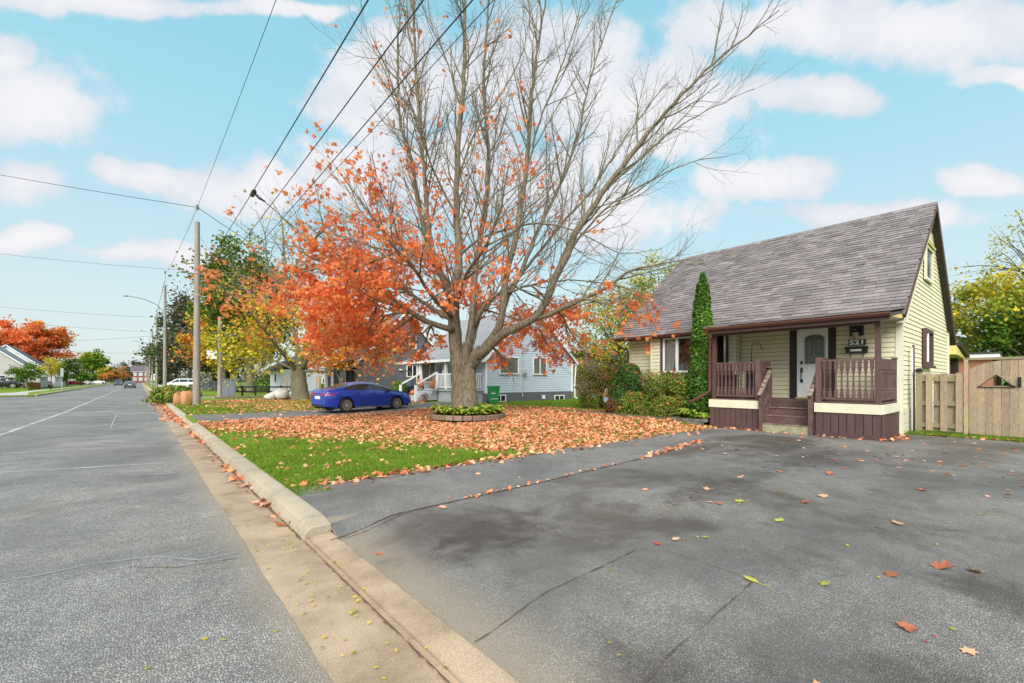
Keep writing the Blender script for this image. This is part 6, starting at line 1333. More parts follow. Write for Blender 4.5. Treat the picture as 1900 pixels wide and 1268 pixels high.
for px, Y, lb, mm in ((790, 27.0, 'red chrysanthemum pot by the left stair post', L_red), (836, 25.0, 'orange chrysanthemum pot on the porch steps beside the trunk', L_org), (812, 24.8, 'dark red flower pot on the ground by the steps', L_rust)):
    X = {790: 14.5, 836: 14.3, 812: 13.6}[px]; t = thing('flower_pot', lb, 'flower pot', (X, Y, DK if px != 812 else zb)); b = MB(); b.lathe([(.11, 0), (.15, .22), (.16, .25), (.13, .25)], (0, 0, 0), 10); b.build('pot', mat('terracotta', (.30, .13, .07), .8, .1), t)
    pts = rng.normal(size=(260, 3)) * .13; scatter('flowers', pts + np.array((0, 0, .38)), .07, 'oval', mm, t)
ch = thing('porch_chair', 'grey wicker chair on the blue house porch', 'chair', (15.35, 26.0, DK)); M_wick = mat('grey_wicker', (.20, .17, .17), .8, .2, 20)
b = MB(); b.box(-.3, .3, -.3, .3, .38, .46); b.build('seat', M_wick, ch); b = MB(); b.prism([(-.32, .45), (.32, .45), (.27, 1.1), (-.27, 1.1)], .26, .33, 'y'); o = b.build('backrest', M_wick, ch)
for sx_ in (-.26, .26):
    for sy_ in (-.26, .26): ub('leg', M_wick, ch, sx_ - .03, sx_ + .03, sy_ - .03, sy_ + .03, 0, .38)
    ub('armrest', M_wick, ch, sx_ - .04, sx_ + .04, -.3, .3, .62, .67)
ch.rotation_euler = (0, 0, R(90))
um_ = thing('folded_umbrella', 'folded white patio umbrella hanging by the blue house door', 'umbrella', (15.75, 25.2, 0), world=True); b = MB(); b.lathe([(.02, 1.55), (.10, 1.75), (.12, 2.0), (.07, 2.3), (.015, 2.55)], (15.3, 25.3, 0), 10); b.build('canopy', M_white, um_); b = MB(); b.tube([(15.3, 25.3, DK), (15.3, 25.3, 2.62)], .018, 6); b.build('pole', M_black, um_)
wd = thing('porch_decoration', 'orange doll-like autumn decoration on the white panel of the blue porch', 'decoration', (14.7, 27.65, 1.2), world=True)
b = MB(); b.lathe([(.02, 0), (.11, .08), (.13, .22), (.07, .36), (.03, .4)], (14.70, 27.62, 1.15), 10); b.build('body', M_pump, wd); b = MB(); b.lathe([(.02, 0), (.09, .08), (.09, .14), (.02, .22)], (14.70, 27.62, 1.54), 10); b.build('head', mat('burlap', (.42, .28, .14), .9), wd); b = MB(); b.lathe([(.16, 0), (.16, .02), (.08, .03), (.06, .16), (.01, .18)], (14.70, 27.62, 1.70), 10); b.build('hat', M_darkbark, wd)
ub('white_panel', M_white, BP, 14.83, 14.86, SY1 + .08, 27.9, DK + .1, DK + .9)
cn = thing('traffic_cone', 'small orange cone by the front wheel of the blue sedan', 'cone', (12.95, 25.6, .1)); b = MB(); b.lathe([(.13, .03), (.03, .55), (.02, .56)], (0, 0, 0), 10); b.build('cone', mat('cone_orange', (.65, .16, .04), .6), cn); b = MB(); b.box(-.18, .18, -.18, .18, 0, .03); b.build('base', M_pump, cn)
shrub('porch_bush', 'bright green bush left of the blue house steps', (13.6, 28.3, .1), 1.2, 1.35, L_brt, .10, 1800, 15)
# wheelie bin
bn_ = thing('wheelie_bin', 'green wheeled garbage bin against the blue house', 'bin', (16.0, 20.9, .12)); M_bin = mat('green_plastic', (.02, .26, .075), .45, .08, 3)
b = MB(); b.add([(-.24, -.26, .06), (.24, -.26, .06), (.24, .24, .06), (-.24, .24, .06), (-.30, -.34, .98), (.30, -.34, .98), (.30, .34, .98), (-.30, .34, .98)], [(3, 2, 1, 0), (4, 5, 6, 7), (0, 1, 5, 4), (1, 2, 6, 5), (2, 3, 7, 6), (3, 0, 4, 7)]); b.build('body', M_bin, bn_)
b = MB(); b.prism([(-.36, .985), (.36, .985), (.36, 1.02), (.2, 1.07), (-.25, 1.07), (-.36, 1.03)], -.33, .33, 'x'); b.build('lid', M_bin, bn_); b = MB(); b.tube([(-.28, .36, 1.0), (.28, .36, 1.0)], .025, 6); b.build('handle', M_bin, bn_)
b = MB(); b.box(-.2, .05, -.318, -.30, .62, .67); b.box(-.22, .22, -.30, -.285, .30, .33); b.build('label_strip', M_plate, bn_)
for s in (-1, 1):
    b = MB(); b.lathe([(.05, -.03), (.11, -.03), (.11, .03), (.05, .03)], (s * .26, .28, .11), 12, 'x'); b.build('wheel', M_tyre, bn_)
bn_.rotation_euler = (0, 0, R(-25))
# blue frame climber / chair by the back corner
sw = thing('garden_frame', 'turquoise metal garden frame by the back corner of the blue house', 'frame', (24.9, 21.4, .05), world=True); b = MB()
for dx in (0, .9):
    for dy in (0, .45): b.tube([(24.6 + dx, 21.2 + dy, .05), (24.7 + dx * .8, 21.25 + dy * .8, 1.35)], .03, 6)
b.tube([(24.7, 21.4, 1.35), (25.5, 21.4, 1.35)], .03, 6); b.tube([(25.3 + .28 * math.cos(t), 21.2, 1.0 + .28 * math.sin(t)) for t in np.linspace(0, 6.3, 18)], .03, 6)
for z in (.5, .9): b.tube([(24.65, 21.2, z), (25.45, 21.2, z)], .02, 6)
b.build('tubes', mat('turquoise_metal', (.10, .32, .42), .5, .2), sw); b = MB(); b.box(24.65, 25.4, 21.2, 21.6, .45, .5); b.build('shelf', MATS['turquoise_metal'], sw)
wf = thing('board_fence', 'pale board fence behind the turquoise frame', 'fence', (26, 26, 0), world=True)
for i in range(22): ub('fence_board', M_wood, wf, 24.6 + i * .31, 24.6 + i * .31 + .29, 25.5 + .08 * i, 25.53 + .08 * i, .02, 1.15)
for z in (.3, .9): plank('fence_rail', M_woodp, wf, (24.6, 25.58, z), (31.4, 27.35, z), .04, .08)
# brown brick bungalow behind
p = PZ(1130, 700, 44); bb_ = house('brick_garage', 'low brown brick building behind the airy yellow-green tree', p.x - 3.0, p.x + 4, p.y - 3, p.y + 6, 0, 3.35, 4.4, mat('brown_brick', (.27, .165, .12), .85, .2, 4, bump=.3, bscale=30), M_droof, M_dark, ridge='x', step=.25)

# ---- dark grey house beyond
GY = 38.5
GH = house('grey_house', 'dark charcoal sided house with white windows left of the blue house', 14.6, 23.6, GY, 47, .1, 3.2, 7.9, M_gsid, M_droof, M_white)
wy(GH, 745, 772, 623, 648, GY); wy(GH, 754, 776, 677, 700, GY); p = PY(745, 686, GY); ub('wall_light', M_white, GH, p.x - .25, p.x + .25, GY - .12, GY, p.z - .07, p.z + .07)
b = MB(); b.box(12.6, 14.7, 39.2, 46, 2.6, 2.75); b.prism([(12.5, 2.75), (14.7, 3.5), (14.7, 3.35), (12.5, 2.6)], 39, 46.2, 'y'); b.build('porch_roof', M_droof, GH); b = MB(); b.box(12.45, 12.55, 39, 46.2, 2.55, 2.78); b.build('porch_fascia', M_white, GH)
for yy in (39.2, 41, 43.2, 45.8): ub('porch_post', M_white, GH, 12.6, 12.75, yy - .08, yy + .08, .1, 2.6)
window(GH, (14.5, 41.8, 1.9), (0, 1, 0), NX, 1.6, 1.5, M_white, M_pane2, .1, (.5,)); ub('dark_doorway', M_drk, GH, 14.5, 14.58, 39.4, 40.5, .5, 2.6); b = MB(); b.box(12.6, 14.6, 39.2, 46, .1, .5); b.build('porch_deck', M_gdeck, GH)
hb = thing('birdhouse', 'small red and white birdhouse hanging by the grey house porch', 'birdhouse', (13, 40.5, 0), world=True); p = PZ(653, 698, 40.5); b = MB(); b.prism([(p.x - .16, p.z - .22), (p.x + .16, p.z - .22), (p.x + .16, p.z + .08), (p.x, p.z + .28), (p.x - .16, p.z + .08)], p.y - .14, p.y + .14, 'y'); b.build('box', mat('birdhouse_red', (.45, .03, .04), .6), hb); b = MB(); b.box(p.x - .19, p.x + .19, p.y - .17, p.y + .17, p.z - .26, p.z - .225); b.build('base', M_plate, hb); b = MB(); b.tube([(p.x, p.y, p.z + .27), (p.x, p.y, p.z + .9)], .01, 5); b.build('hanger', M_black, hb)
# ---- white houses past the side street
WH = house('white_house', 'white sided house with a small dark porch roof behind the second maple', 15.5, 25.5, 63, 73, 0, 3.6, 6.6, M_wsid, M_droof, M_white, step=.2)
wy(WH, 522, 530, 703, 712, 63); b = MB(); b.prism([(13.2, 2.9), (15.5, 4.2), (15.5, 4.0), (13.2, 2.7)], 62.6, 69, 'y'); b.build('porch_roof', M_droof, WH); b = MB(); b.box(13.9, 15.5, 62.9, 68.8, 0, 2.9); b.build('porch_wall', M_wsid, WH); window(WH, (13.88, 65.5, 1.8), (0, 1, 0), NX, 1.2, 1.2, M_white, M_glass, .1)
W2 = house('white_garage', 'white garage with a gable between the second maple and the grey house', 22.5, 29.5, 56.5, 64, 0, 2.9, 4.9, M_wsid, M_droof, M_white, step=.2); wy(W2, 597, 606, 702, 712, 56.5, pm=M_drk)
W3 = house('white_cottage', 'white gabled house behind the gold maple', 24, 34, 78, 90, 0, 4.8, 8.6, M_wsid, mat('tan_roof', (.42, .33, .20), .9), M_white, step=.25)
# ---- across the street, left
def left_house(x1, y, w, l, ze, zr, wm, rm, lb, nm='house'):
    h = house(nm, lb, x1 - w, x1, y, y + l, .2, ze, zr, wm, rm, M_white, faces=('-y', '+x'), step=.22); window(h, (x1 - .01, y + l * .4, 1.8), (0, 1, 0), (1, 0, 0), 1.6, 1.2, M_white, M_glass, .1, (.5,)); window(h, (x1 - w * .35, y - .015, 1.8), U, NY, 1.2, 1.1, M_white, M_glass, .1); return h
left_house(-13.2, 112, 13, 9, 2.5, 8.0, M_tanw, M_groof, 'greige gabled house with long grey roof at the left edge', 'greige_house')
left_house(-12.8, 126, 13, 9, 2.6, 8.2, M_wsid, M_droof, 'white house with grey roof behind the greige one', 'white_house')
left_house(-13.5, 146, 12, 10, 2.6, 6.6, M_tanw, M_droof, 'grey-roofed house behind the bright green bushy tree', 'bungalow')
left_house(-16.0, 168, 12, 12, 3.0, 8.0, M_wsid, M_groof, 'far white house with a pale grey roof on the left of the street', 'bungalow')
left_house(-15.0, 196, 11, 10, 3.0, 7.0, M_tanw, M_droof, 'brown-roofed house far down the left side', 'bungalow')
RB_ = house('brick_house', 'far two-storey red brick house closing the end of the street', -3.2, 4.6, 322, 334, 0, 6.2, 9.6, mat('far_red_brick', (.33, .11, .085), .85, .15), mat('far_roof', (.12, .10, .11), .9), M_white, ridge='x', faces=('-y',), step=.5)
for x in (-1.8, .7, 3.2):
    for z in (1.9, 4.6): window(RB_, (x, 321.9, z), U, NY, 1.5, 1.7, M_white, mat('pale_far_glass', (.35, .36, .38), .2), .25, (.5,))
cf = thing('cedar_fence', 'orange-brown cedar board fence beside the black SUV', 'fence', (-16, 92, 0), world=True); q0, q1 = PZ(50, 720, 72), PZ(74, 720, 74)
for i in range(16): a = q0.lerp(q1, i / 16); ub('fence_board', mat('new_cedar', (.42, .20, .08), .8, .2, 2, orand=.12), cf, a.x, a.x + .19, a.y - .02, a.y + .02, .0, 1.15)
for z in (.3, .9): plank('fence_rail', MATS['new_cedar'], cf, (q0.x, q0.y + .05, z), (q1.x, q1.y + .05, z), .04, .1)

# ================================================================ poles, wires, signs, yard clutter
M_pole = mat('weathered_pole', (.30, .265, .235), .9, .33, 1.5, (.20, .17, .145), .5, 20, stretch=(4, 4, .4)); M_galv = mat('galvanised', (.42, .44, .46), .5, .15, 4, metal=.3); M_wire = mat('cable_black', (.022, .022, .026), .6); M_ins = mat('insulator', (.20, .22, .24), .4)
def pole(label, x, y, h, r=.15, lean=(0, 0), pin=.75, z0=0.0):
    t = thing('utility_pole', label, 'utility pole', (x, y, z0)); b = MB(); n = 8
    b.tube([(lean[0] * k / n, lean[1] * k / n, -.2 if k == 0 else h * k / n) for k in range(n + 1)], [r * (1.05 - .38 * k / n) for k in range(n + 1)], 12); b.build('pole', M_pole, t, ang=50)
    if pin:
        b = MB(); b.tube([(lean[0], lean[1], h - .5), (lean[0], lean[1], h + pin - .2)], .035, 6); b.build('pin', M_galv, t); b = MB(); b.lathe([(.05, 0), (.10, .05), (.06, .10), (.10, .15), (.06, .2), (.09, .25), (.03, .32)], (lean[0], lean[1], h + pin - .25), 8); b.build('insulator', M_ins, t)
    b = MB()
    for z in (h * .60, h * .72): b.lathe([(r * .88, -.02), (r * .90, 0), (r * .88, .02)], (lean[0] * z / h, lean[1] * z / h, z), 12)
    b.build('band', M_galv, t); return t
PXX, PYY = 2.72, 33.6; PH = 11.2
mainp = pole('leaning grey wooden utility pole in the grass behind the kerb', PXX, PYY, PH, .20, (.02, -.25), 1.0)
b = MB()
for dx, z in ((.5, 9.0), (.55, 7.7), (.5, 6.7)): b.tube([(0, -.18, z - .1), (dx, -.18, z)], .03, 6)
b.build('bracket', M_galv, mainp)
P2 = pole('second utility pole carrying the curved street light', 2.25, 64.0, 12.2, .19, (0, -.1), 1.6)
b = MB(); b.tube([(-.1, 0, 9.2), (-.7, -.3, 9.9), (-1.8, -.8, 10.35), (-3.2, -1.5, 10.45)], .045, 6); b.build('lamp_arm', M_galv, P2); b = MB(); b.lathe([(.02, 0), (.18, .02), (.22, .10), (.08, .2)], (-3.35, -1.55, 10.33), 10); b.build('lamp_head', M_galv, P2)
for k, (y, h, lb) in enumerate(((98, 12.5, 'third utility pole down the right side of the street'), (128, 12.5, 'fourth utility pole down the right side of the street'), (165, 12.5, 'fifth utility pole down the right side of the street'), (205, 13, 'sixth utility pole far down the right side'), (250, 13, 'last utility pole in the row at the end of the street'))):
    pl_ = pole(lb, 2.3, y, h, .17, (0, 0), 1.0)
    if k in (1, 3): b = MB(); b.tube([(-.1, 0, 9.0), (-1.5, -.6, 9.8), (-3.4, -1.4, 9.95)], .06, 6); b.build('lamp_arm', M_galv, pl_)
for k, (px, dep) in enumerate(((218, 215), (225, 235))):
    q = at(px, 715, dep); t = pole('left of the paired distant poles with crossarms' if k == 0 else 'right of the paired distant poles with crossarms', q[0], q[1], 9.5, .2, (0, 0), 0); b = MB(); b.box(-2.2, 2.2, -.1, .1, 8.6, 8.85); b.build('crossarm', M_pole, t); b = MB(); b.lathe([(.05, 0), (.35, .05), (.35, .9), (.1, 1.0)], (.6, 0, 7.0), 8); b.build('transformer', M_ins, t)
def sag(a, c, s, n=26):
    a, c = Vector(a), Vector(c); return [a.lerp(c, k / n) - Vector((0, 0, s * 4 * (k / n) * (1 - k / n))) for k in range(n + 1)]
def wire(label, pts, r): b = MB(); b.tube(pts, r, 5, cap=False); return b.build('overhead_wire', M_wire, label=label, cat='wire', group='overhead street wires')
top = (PXX + .02, PYY - .25, PH + .9)
def spans(x, z, r, lb, s=.35, dx=0):
    wire(lb, sag((x + dx, PYY, z), (x + dx, -16, z + .35), s, 40), r); wire(lb.replace('over the road', 'beyond the leaning pole'), sag((x, PYY, z), (2.5, 64, z + .3), s, 20), r)
wire('high single wire from the leaning pole top over the road', sag(top, (3.2, -16, 12.7), .25, 40), .009); wire('high single wire from the leaning pole top to the street light pole', sag(top, (2.25, 63.9, 13.4), .3), .012)
spans(3.35, 8.95, .015, 'thick cable bundle over the road from the leaning pole', .35); spans(3.42, 7.60, .012, 'middle cable over the road from the leaning pole', .3); spans(3.38, 6.60, .010, 'lower cable over the road from the leaning pole', .25)
wire('thin upper cable hung just over the road from the leaning pole', sag((3.40, PYY, 6.45), (3.75, -16, 7.0), .2, 40), .006)
for k, (y, yb) in enumerate(((64, 98), (98, 128), (128, 165), (165, 205), (205, 250))):
    for z, nm in ((13.2, 'top'), (9.2, 'middle'), (7.6, 'bottom')): wire('%s wire in the %s span between the far poles' % (nm, ('nearest', 'second', 'middle', 'fourth', 'farthest')[k]), sag((2.3, y, z), (2.3, yb, z), .3, 8), .022)
# wires crossing the street to the left
wire('wire from the leaning pole top across the street to the left', sag(top, tuple(PZ(-420, 240, 40)), .3), .018); wire('wire from the leaning pole top across to the right behind the maple', sag(top, (14, 46, 11.2), .3), .018)
for (a, c, d0, d1, lb) in (((-60, 464), (345, 502), 70, 66, 'faint upper wire crossing the sky at left'), ((-40, 566), (303, 590), 92, 84, 'upper of the two wires crossing to the street light pole'), ((60, 600), (303, 617), 100, 84, 'wire below the street light arm'), ((120, 632), (300, 622), 110, 84, 'lowest wire crossing near the street light pole'), ((150, 652), (296, 656), 140, 110, 'faint low wire far down the street')):
    wire(lb, sag(PZ(a[0], a[1], d0), PZ(c[0], c[1], d1), .25), .02)
# splice cases on the cable bundle
sp = thing('cable_splice', 'black splice case hanging on the thick cable left of the maple', 'splice', (3.35, 20, 8.8), world=True)
def on_bundle(px):   # where the bundle passes a picture column
    best = min(sag((3.35, PYY, 8.95), (3.35, -16, 9.3), .35, 200), key=lambda p: abs((CXP + FPX * (p.x * CS - p.y * SN) / (p.x * SN + p.y * CS)) - px) if p.y > 3 else 1e9); return best
p = on_bundle(470); b = MB(); b.tube([p + Vector((0, -.3, -.05)), p + Vector((0, -.2, -.09)), p + Vector((0, .2, -.09)), p + Vector((0, .3, -.05))], [.03, .09, .09, .03], 8); b.build('case', M_black, sp); b = MB(); b.tube([p + Vector((.0, .1, 0)), p + Vector((.25, .3, -.12)), p + Vector((.5, .55, -.1))], .035, 6); b.build('connector', M_black, sp)
wire('service drop from the splice to the maple side', sag(p, (16, 27, 4.8), .5), .016)
# post with street sign, utility cabinet, guy guard
q = G(408, 737); t = thing('sign_post', 'square wooden post with a small white sign left of the black rail fence', 'post', (q.x, q.y, 0)); b = MB(); b.tube([(0, 0, -.1), (0, 0, 7.2)], [.2, .16], 8); b.build('post', M_pole, t); b = MB(); b.box(-1.0, -.25, -.25, -.22, 3.4, 4.2); b.build('sign_plate', M_plate, t)
q = at(430, 735, 62); t = thing('street_sign', 'green street name sign on a thin post', 'sign', q); b = MB(); b.tube([(0, 0, 0), (0, 0, 3.0)], .035, 6); b.build('post', M_galv, t); b = MB(); b.box(-.55, .55, -.02, .02, 2.95, 3.2); b.build('name_plate', mat('sign_green', (.02, .28, .16), .5), t); b = MB(); b.box(-.02, .02, -.5, .5, 3.22, 3.45); b.build('name_plate', MATS['sign_green'], t); b = MB(); b.box(-.45, .45, -.024, -.021, 3.04, 3.11); b.build('lettering_band', M_plate, t)
q = G(423, 736.5); t = thing('utility_cabinet', 'grey utility cabinet beside the square post', 'cabinet', (q.x, q.y, 0)); b = MB(); b.box(-.55, .55, -.4, .4, 0, 1.55); b.build('cabinet', mat('cabinet_grey', (.20, .22, .25), .6, .15), t); b = MB(); b.box(-.6, .6, -.45, .45, 1.56, 1.64); b.build('lid', MATS['cabinet_grey'], t); b = MB(); b.box(-.5, -.02, -.42, -.405, .1, 1.5); b.box(.02, .5, -.42, -.405, .1, 1.5); b.build('door_panel', MATS['cabinet_grey'], t)
q = at(438, 735, 58); t = thing('yellow_ladder', 'slanting yellow ladder-like frame standing behind the grey utility cabinet', 'ladder', q); b = MB(); b.beam((-.35, 0, 2.3), (.45, -.6, .1), .35, .06); b.beam((-.35, .15, 2.3), (-.35, .15, 0), .08, .08); b.beam((-.6, -.1, 2.3), (-.6, -.1, 0), .08, .08); b.build('chute', mat('slide_yellow', (.62, .47, .05), .6, .1), t); b = MB(); [b.beam((-.6, -.1, z), (-.35, .15, z), .05, .05) for z in (.5, 1, 1.5, 2)]; b.build('ladder', MATS['slide_yellow'], t)
# black two-rail fence
t = thing('rail_fence', 'low black two-rail fence between the cabinet and the second maple', 'fence', (8, 44, 0), world=True); A, C_ = G(425, 735.5), G(545, 734.5); M_bf = mat('black_fence', (.02, .019, .018), .6)
for k in range(6): p = A.lerp(C_, k / 5); ub('fence_post', M_bf, t, p.x - .07, p.x + .07, p.y - .07, p.y + .07, 0, 1.0)
for z in (.42, .85): plank('fence_rail', M_bf, t, (A.x, A.y, z), (C_.x, C_.y, z), .05, .14)
t = thing('chain_link_fence', 'grey chain-link fence behind the leaning pole', 'fence', (6, 60, 0), world=True); A, C_ = at(374, 735, 66), at(470, 735, 68); A, C_ = Vector(A), Vector(C_)
b = MB()
for k in range(9): p = A.lerp(C_, k / 8); b.tube([(p.x, p.y, 0), (p.x, p.y, 1.35)], .035, 6)
b.build('post', M_galv, t); b = MB(); b.tube([tuple(A + Vector((0, 0, 1.33))), tuple(C_ + Vector((0, 0, 1.33)))], .025, 5); b.build('top_rail', M_galv, t); b = MB(); n = 70
for k in range(n):
    for s in (-1, 1):
        p = A.lerp(C_, k / n); e = A.lerp(C_, min(1, max(0, k / n + s * 6.5 / n))); b.tube([(p.x, p.y, .05), (e.x, e.y, 1.3)], .008, 3, cap=False)
b.build('wire_mesh', M_galv, t)
# timber edging on the lawn
t = thing('landscape_timber', 'long wooden timber edging the gravel before the rail fence', 'timber', (6, 40, 0), world=True); A, C_ = G(396, 741), G(462, 738.5); plank('timber', M_wood, t, (A.x, A.y, .09), (C_.x, C_.y, .09), .16, .18); plank('timber', M_wood, t, (C_.x, C_.y + .2, .08), (C_.x + 3, C_.y + .9, .08), .16, .16)
# yard waste bags and branches by the kerb
M_paper = mat('kraft_paper', (.48, .24, .11), .85, .3, 5, (.36, .16, .07), .4, 20)
for k, (px, py, w, h, lb) in enumerate(((330, 749, .55, .78, 'tipped brown paper yard waste bag at the left of the pair'), (347, 751, .58, .86, 'upright brown paper yard waste bag next to the leaning pole'), (354, 749, .4, .85, 'brown paper bag half hidden by the leaning pole'))):
    q = G(px, py + 1); t = thing('yard_waste_bag', lb, 'paper bag', (q.x, q.y, 0), rz=.3 * k, group='yard waste bags'); b = MB(); n = 16; vs = []
    for j, (rr_, z) in enumerate(((.40, 0), (.48, .08), (.52, .35), (.55, .6), (.50, .85), (.42, .95), (.36, 1.0), (.30, .93))):
        for i in range(n): a = 6.2832 * i / n; e = 1 / max(abs(math.cos(a)), abs(math.sin(a))) ** .85; x = rr_ * w * e * .92 * (1 + .05 * math.sin(5 * a + j * 1.3 + k) + .05 * math.sin(9 * a - j * 2.1) + .03 * math.sin(j * 2.7 + k)); vs.append((x * math.cos(a) + (.10 * z if k == 0 else 0), x * math.sin(a), z * h))
    b.add(vs, [(j * n + i, j * n + (i + 1) % n, (j + 1) * n + (i + 1) % n, (j + 1) * n + i) for j in range(7) for i in range(n)] + [tuple(range(n - 1, -1, -1))]); b.build('bag', M_paper, t, smooth=True)
    scatter('leaves_inside', rng.normal(size=(60, 3)) * (.12, .12, .03) + np.array((0, 0, h * .93)), .14, 'maple', L_grn, t, nrm=(0, 0, 1), spread=.5)
q = G(322, 748); shrub('brush_pile', 'pile of cut green branches behind the paper bags', (q.x + .1, q.y + .9, 0), 3.0, 1.1, L_bush, .22, 2600, 16, d=2.2)
shrub('cut_branches', 'leafy cut branches lying before the paper bags by the kerb', (q.x + .05, q.y - .55, 0), 1.5, .55, L_bush, .16, 700, 21, d=1.0)
# white rock heap under the second maple
t = thing('rock_heap', 'pale rounded heap left of the second maple trunk', 'boulders', tuple(G(522, 742)))
q = G(522, 742)
for k, (dx, dy, s) in enumerate(((0, 0, .62), (-.8, -.2, .42), (.7, .3, .45), (-.3, .6, .5))):
    r2 = random.Random(k + 5); b = MB(); n = 12; vs = []
    for j in range(7):
        ph = math.pi * j / 6
        for i in range(n): a = 6.2832 * i / n; f = 1 + .16 * math.sin(2 * a + k) * math.sin(ph) + r2.uniform(-.07, .07); vs.append((dx + s * math.sin(ph) * math.cos(a) * f, dy + s * math.sin(ph) * math.sin(a) * f, s * .72 * (1 - math.cos(ph)) * (1 + .1 * math.sin(a + k)) - .05))
    b.add(vs, [(j * n + i, j * n + (i + 1) % n, (j + 1) * n + (i + 1) % n, (j + 1) * n + i) for j in range(6) for i in range(n)]); b.build('boulder', mat('pale_boulder', (.55, .52, .48), .85, .2, 3, (.40, .36, .33), .4, 12), t, ang=45)
# stakes of an unfinished fence and pumpkins beyond the maple
for k, px in enumerate((532, 539, 588, 594, 604)):
    q = at(px, 735, 47); t = thing('fence_stake', ('first', 'second', 'third', 'fourth', 'fifth')[k] + ' from left of the brown stakes behind the second maple', 'stake', q, group='brown stakes'); b = MB(); b.add([(-.09, -.09, 0), (.09, -.09, 0), (.09, .09, 0), (-.09, .09, 0), (-.07, -.07, 2.0), (.07, -.07, 2.0), (.07, .07, 2.0), (-.07, .07, 2.0)], [(3, 2, 1, 0), (4, 5, 6, 7), (0, 1, 5, 4), (1, 2, 6, 5), (2, 3, 7, 6), (3, 0, 4, 7)]); b.build('stake', M_wood, t)
q = at(608, 735, 44); t = thing('white_post', 'thin white post with a bent top left of the grey house', 'post', q); b = MB(); b.tube([(0, 0, 0), (0, 0, 2.9), (.3, 0, 3.3)], .07, 6); b.build('post', M_white, t)
shrub('far_bush', 'green bush behind the rail fence', at(500, 735, 64), 5, 2.3, L_brt, .22, 1800, 17); shrub('far_bush', 'small green bush between the stakes and the grey house', at(602, 735, 50), 1.8, 1.1, L_brt, .16, 900, 18); shrub('far_bush', 'low dark bush at the left gable across the street', at(14, 720, 73), 4.5, 1.9, L_dgr, .25, 1400, 19); shrub('far_bush', 'dark hedge beside the maroon car', at(88, 720, 112), 3, 2.4, L_dgr, .3, 900, 20)
# signs across the street and far down
q = at(115, 727, 66); t = thing('traffic_sign', 'grey back of a traffic sign on a post by the yellow tree', 'sign', q); b = MB(); b.tube([(0, 0, 0), (0, 0, 3.2)], .04, 6); b.build('post', M_galv, t); b = MB(); b.box(-.16, .16, -.02, .02, 2.1, 3.25); b.build('plate', M_galv, t)
for k, (px, dep) in enumerate(((288, 100), (283, 128))):
    q = at(px, 720, dep); t = thing('roadside_sign', ('nearer', 'farther')[k] + ' white sign among the far poles', 'sign', q); b = MB(); b.tube([(0, 0, 0), (0, 0, 1.4)], .05, 6); b.build('post', M_galv, t); b = MB(); b.box(-.32, .32, -.02, .02, 1.4, 2.9); b.build('plate', M_plate, t); b = MB(); b.box(-.08, .08, -.03, -.021, 1.9, 2.5); b.build('symbol', M_blk, t)
t = thing('sign_stake', 'thin dark stake by the kerb beyond the side street', 'stake', at(288, 733, 62)); b = MB(); b.tube([(0, 0, 0), (0, 0, 1.9)], .03, 5); b.build('stake', M_black, t)

# ================================================================ grass and fallen leaves
L_grass = leafmat('grass_blade', [(0, (.07, .15, .012)), (.4, (.125, .235, .015)), (.8, (.19, .30, .03)), (1, (.30, .32, .06))], .25)
L_fall = leafmat('fallen_leaf', [(0, (.26, .10, .05)), (.18, (.50, .14, .065)), (.40, (.74, .25, .12)), (.62, (.84, .38, .22)), (.78, (.82, .48, .30)), (.9, (.58, .30, .13)), (1, (.34, .16, .08))], .1)
def blades(name, n, fx, fy_, h, w, seed):
    r_ = np.random.default_rng(seed); x, y = fx(r_, n), fy_(r_, n); z = gh(x, y); a = r_.random(n) * 6.283; hh = h * r_.uniform(.5, 1.35, n) * (.8 + .35 * vnoise(x, y, 2.5, 3)); ww = w * r_.uniform(.6, 1.3, n)
    dx, dy = np.cos(a), np.sin(a); lean = hh * r_.uniform(.1, .9, n); la = r_.random(n) * 6.283
    V = np.zeros((n, 3, 3)); V[:, 0] = np.stack([x - dx * ww, y - dy * ww, z - .004], 1); V[:, 1] = np.stack([x + dx * ww, y + dy * ww, z - .004], 1); V[:, 2] = np.stack([x + lean * np.cos(la), y + lean * np.sin(la), z + hh], 1)
    return raw_mesh(name, V.reshape(-1, 3), 3, n, (0, 1, 2), L_grass, kind='stuff', label='short green lawn grass', cat='grass')
blades('grass', 70000, lambda r, n: 1.58 + 4.2 * r.random(n), lambda r, n: 6.86 + 5.5 * r.random(n) ** 1.4, .055, .0045, 1)
blades('grass', 70000, lambda r, n: 1.58 + 15 * r.random(n) ** 1.2, lambda r, n: 6.95 + 13 * r.random(n), .055, .008, 2)
blades('grass', 45000, lambda r, n: 1.62 + 9 * r.random(n), lambda r, n: 24.0 + 12 * r.random(n), .07, .014, 3)
blades('grass', 16000, lambda r, n: 16.8 + 9 * r.random(n), lambda r, n: 13 + 9 * r.random(n), .07, .012, 4)
blades('grass', 9000, lambda r, n: 16.75 + .75 * r.random(n), lambda r, n: -2.0 + 4.6 * r.random(n), .11, .006, 5)
blades('grass', 2500, lambda r, n: 1.60 + .5 * r.random(n) ** 2, lambda r, n: 6.35 + .55 * r.random(n), .04, .004, 6)
def litter(name, n, xr, yr, dens, size, seed, z=None, kind='maple', m=None, lift=.02, flat=.35, label='fallen orange maple leaves lying on the lawn'):
    r_ = np.random.default_rng(seed); x = xr[0] + (xr[1] - xr[0]) * r_.random(n); y = yr[0] + (yr[1] - yr[0]) * r_.random(n); keep = r_.random(n) < dens(x, y); x, y = x[keep], y[keep]; zz = (gh(x, y) if z is None else z) + lift * r_.random(len(x)) + .012
    return _sc(name, x, y, zz, r_, size, kind, m, flat, label)
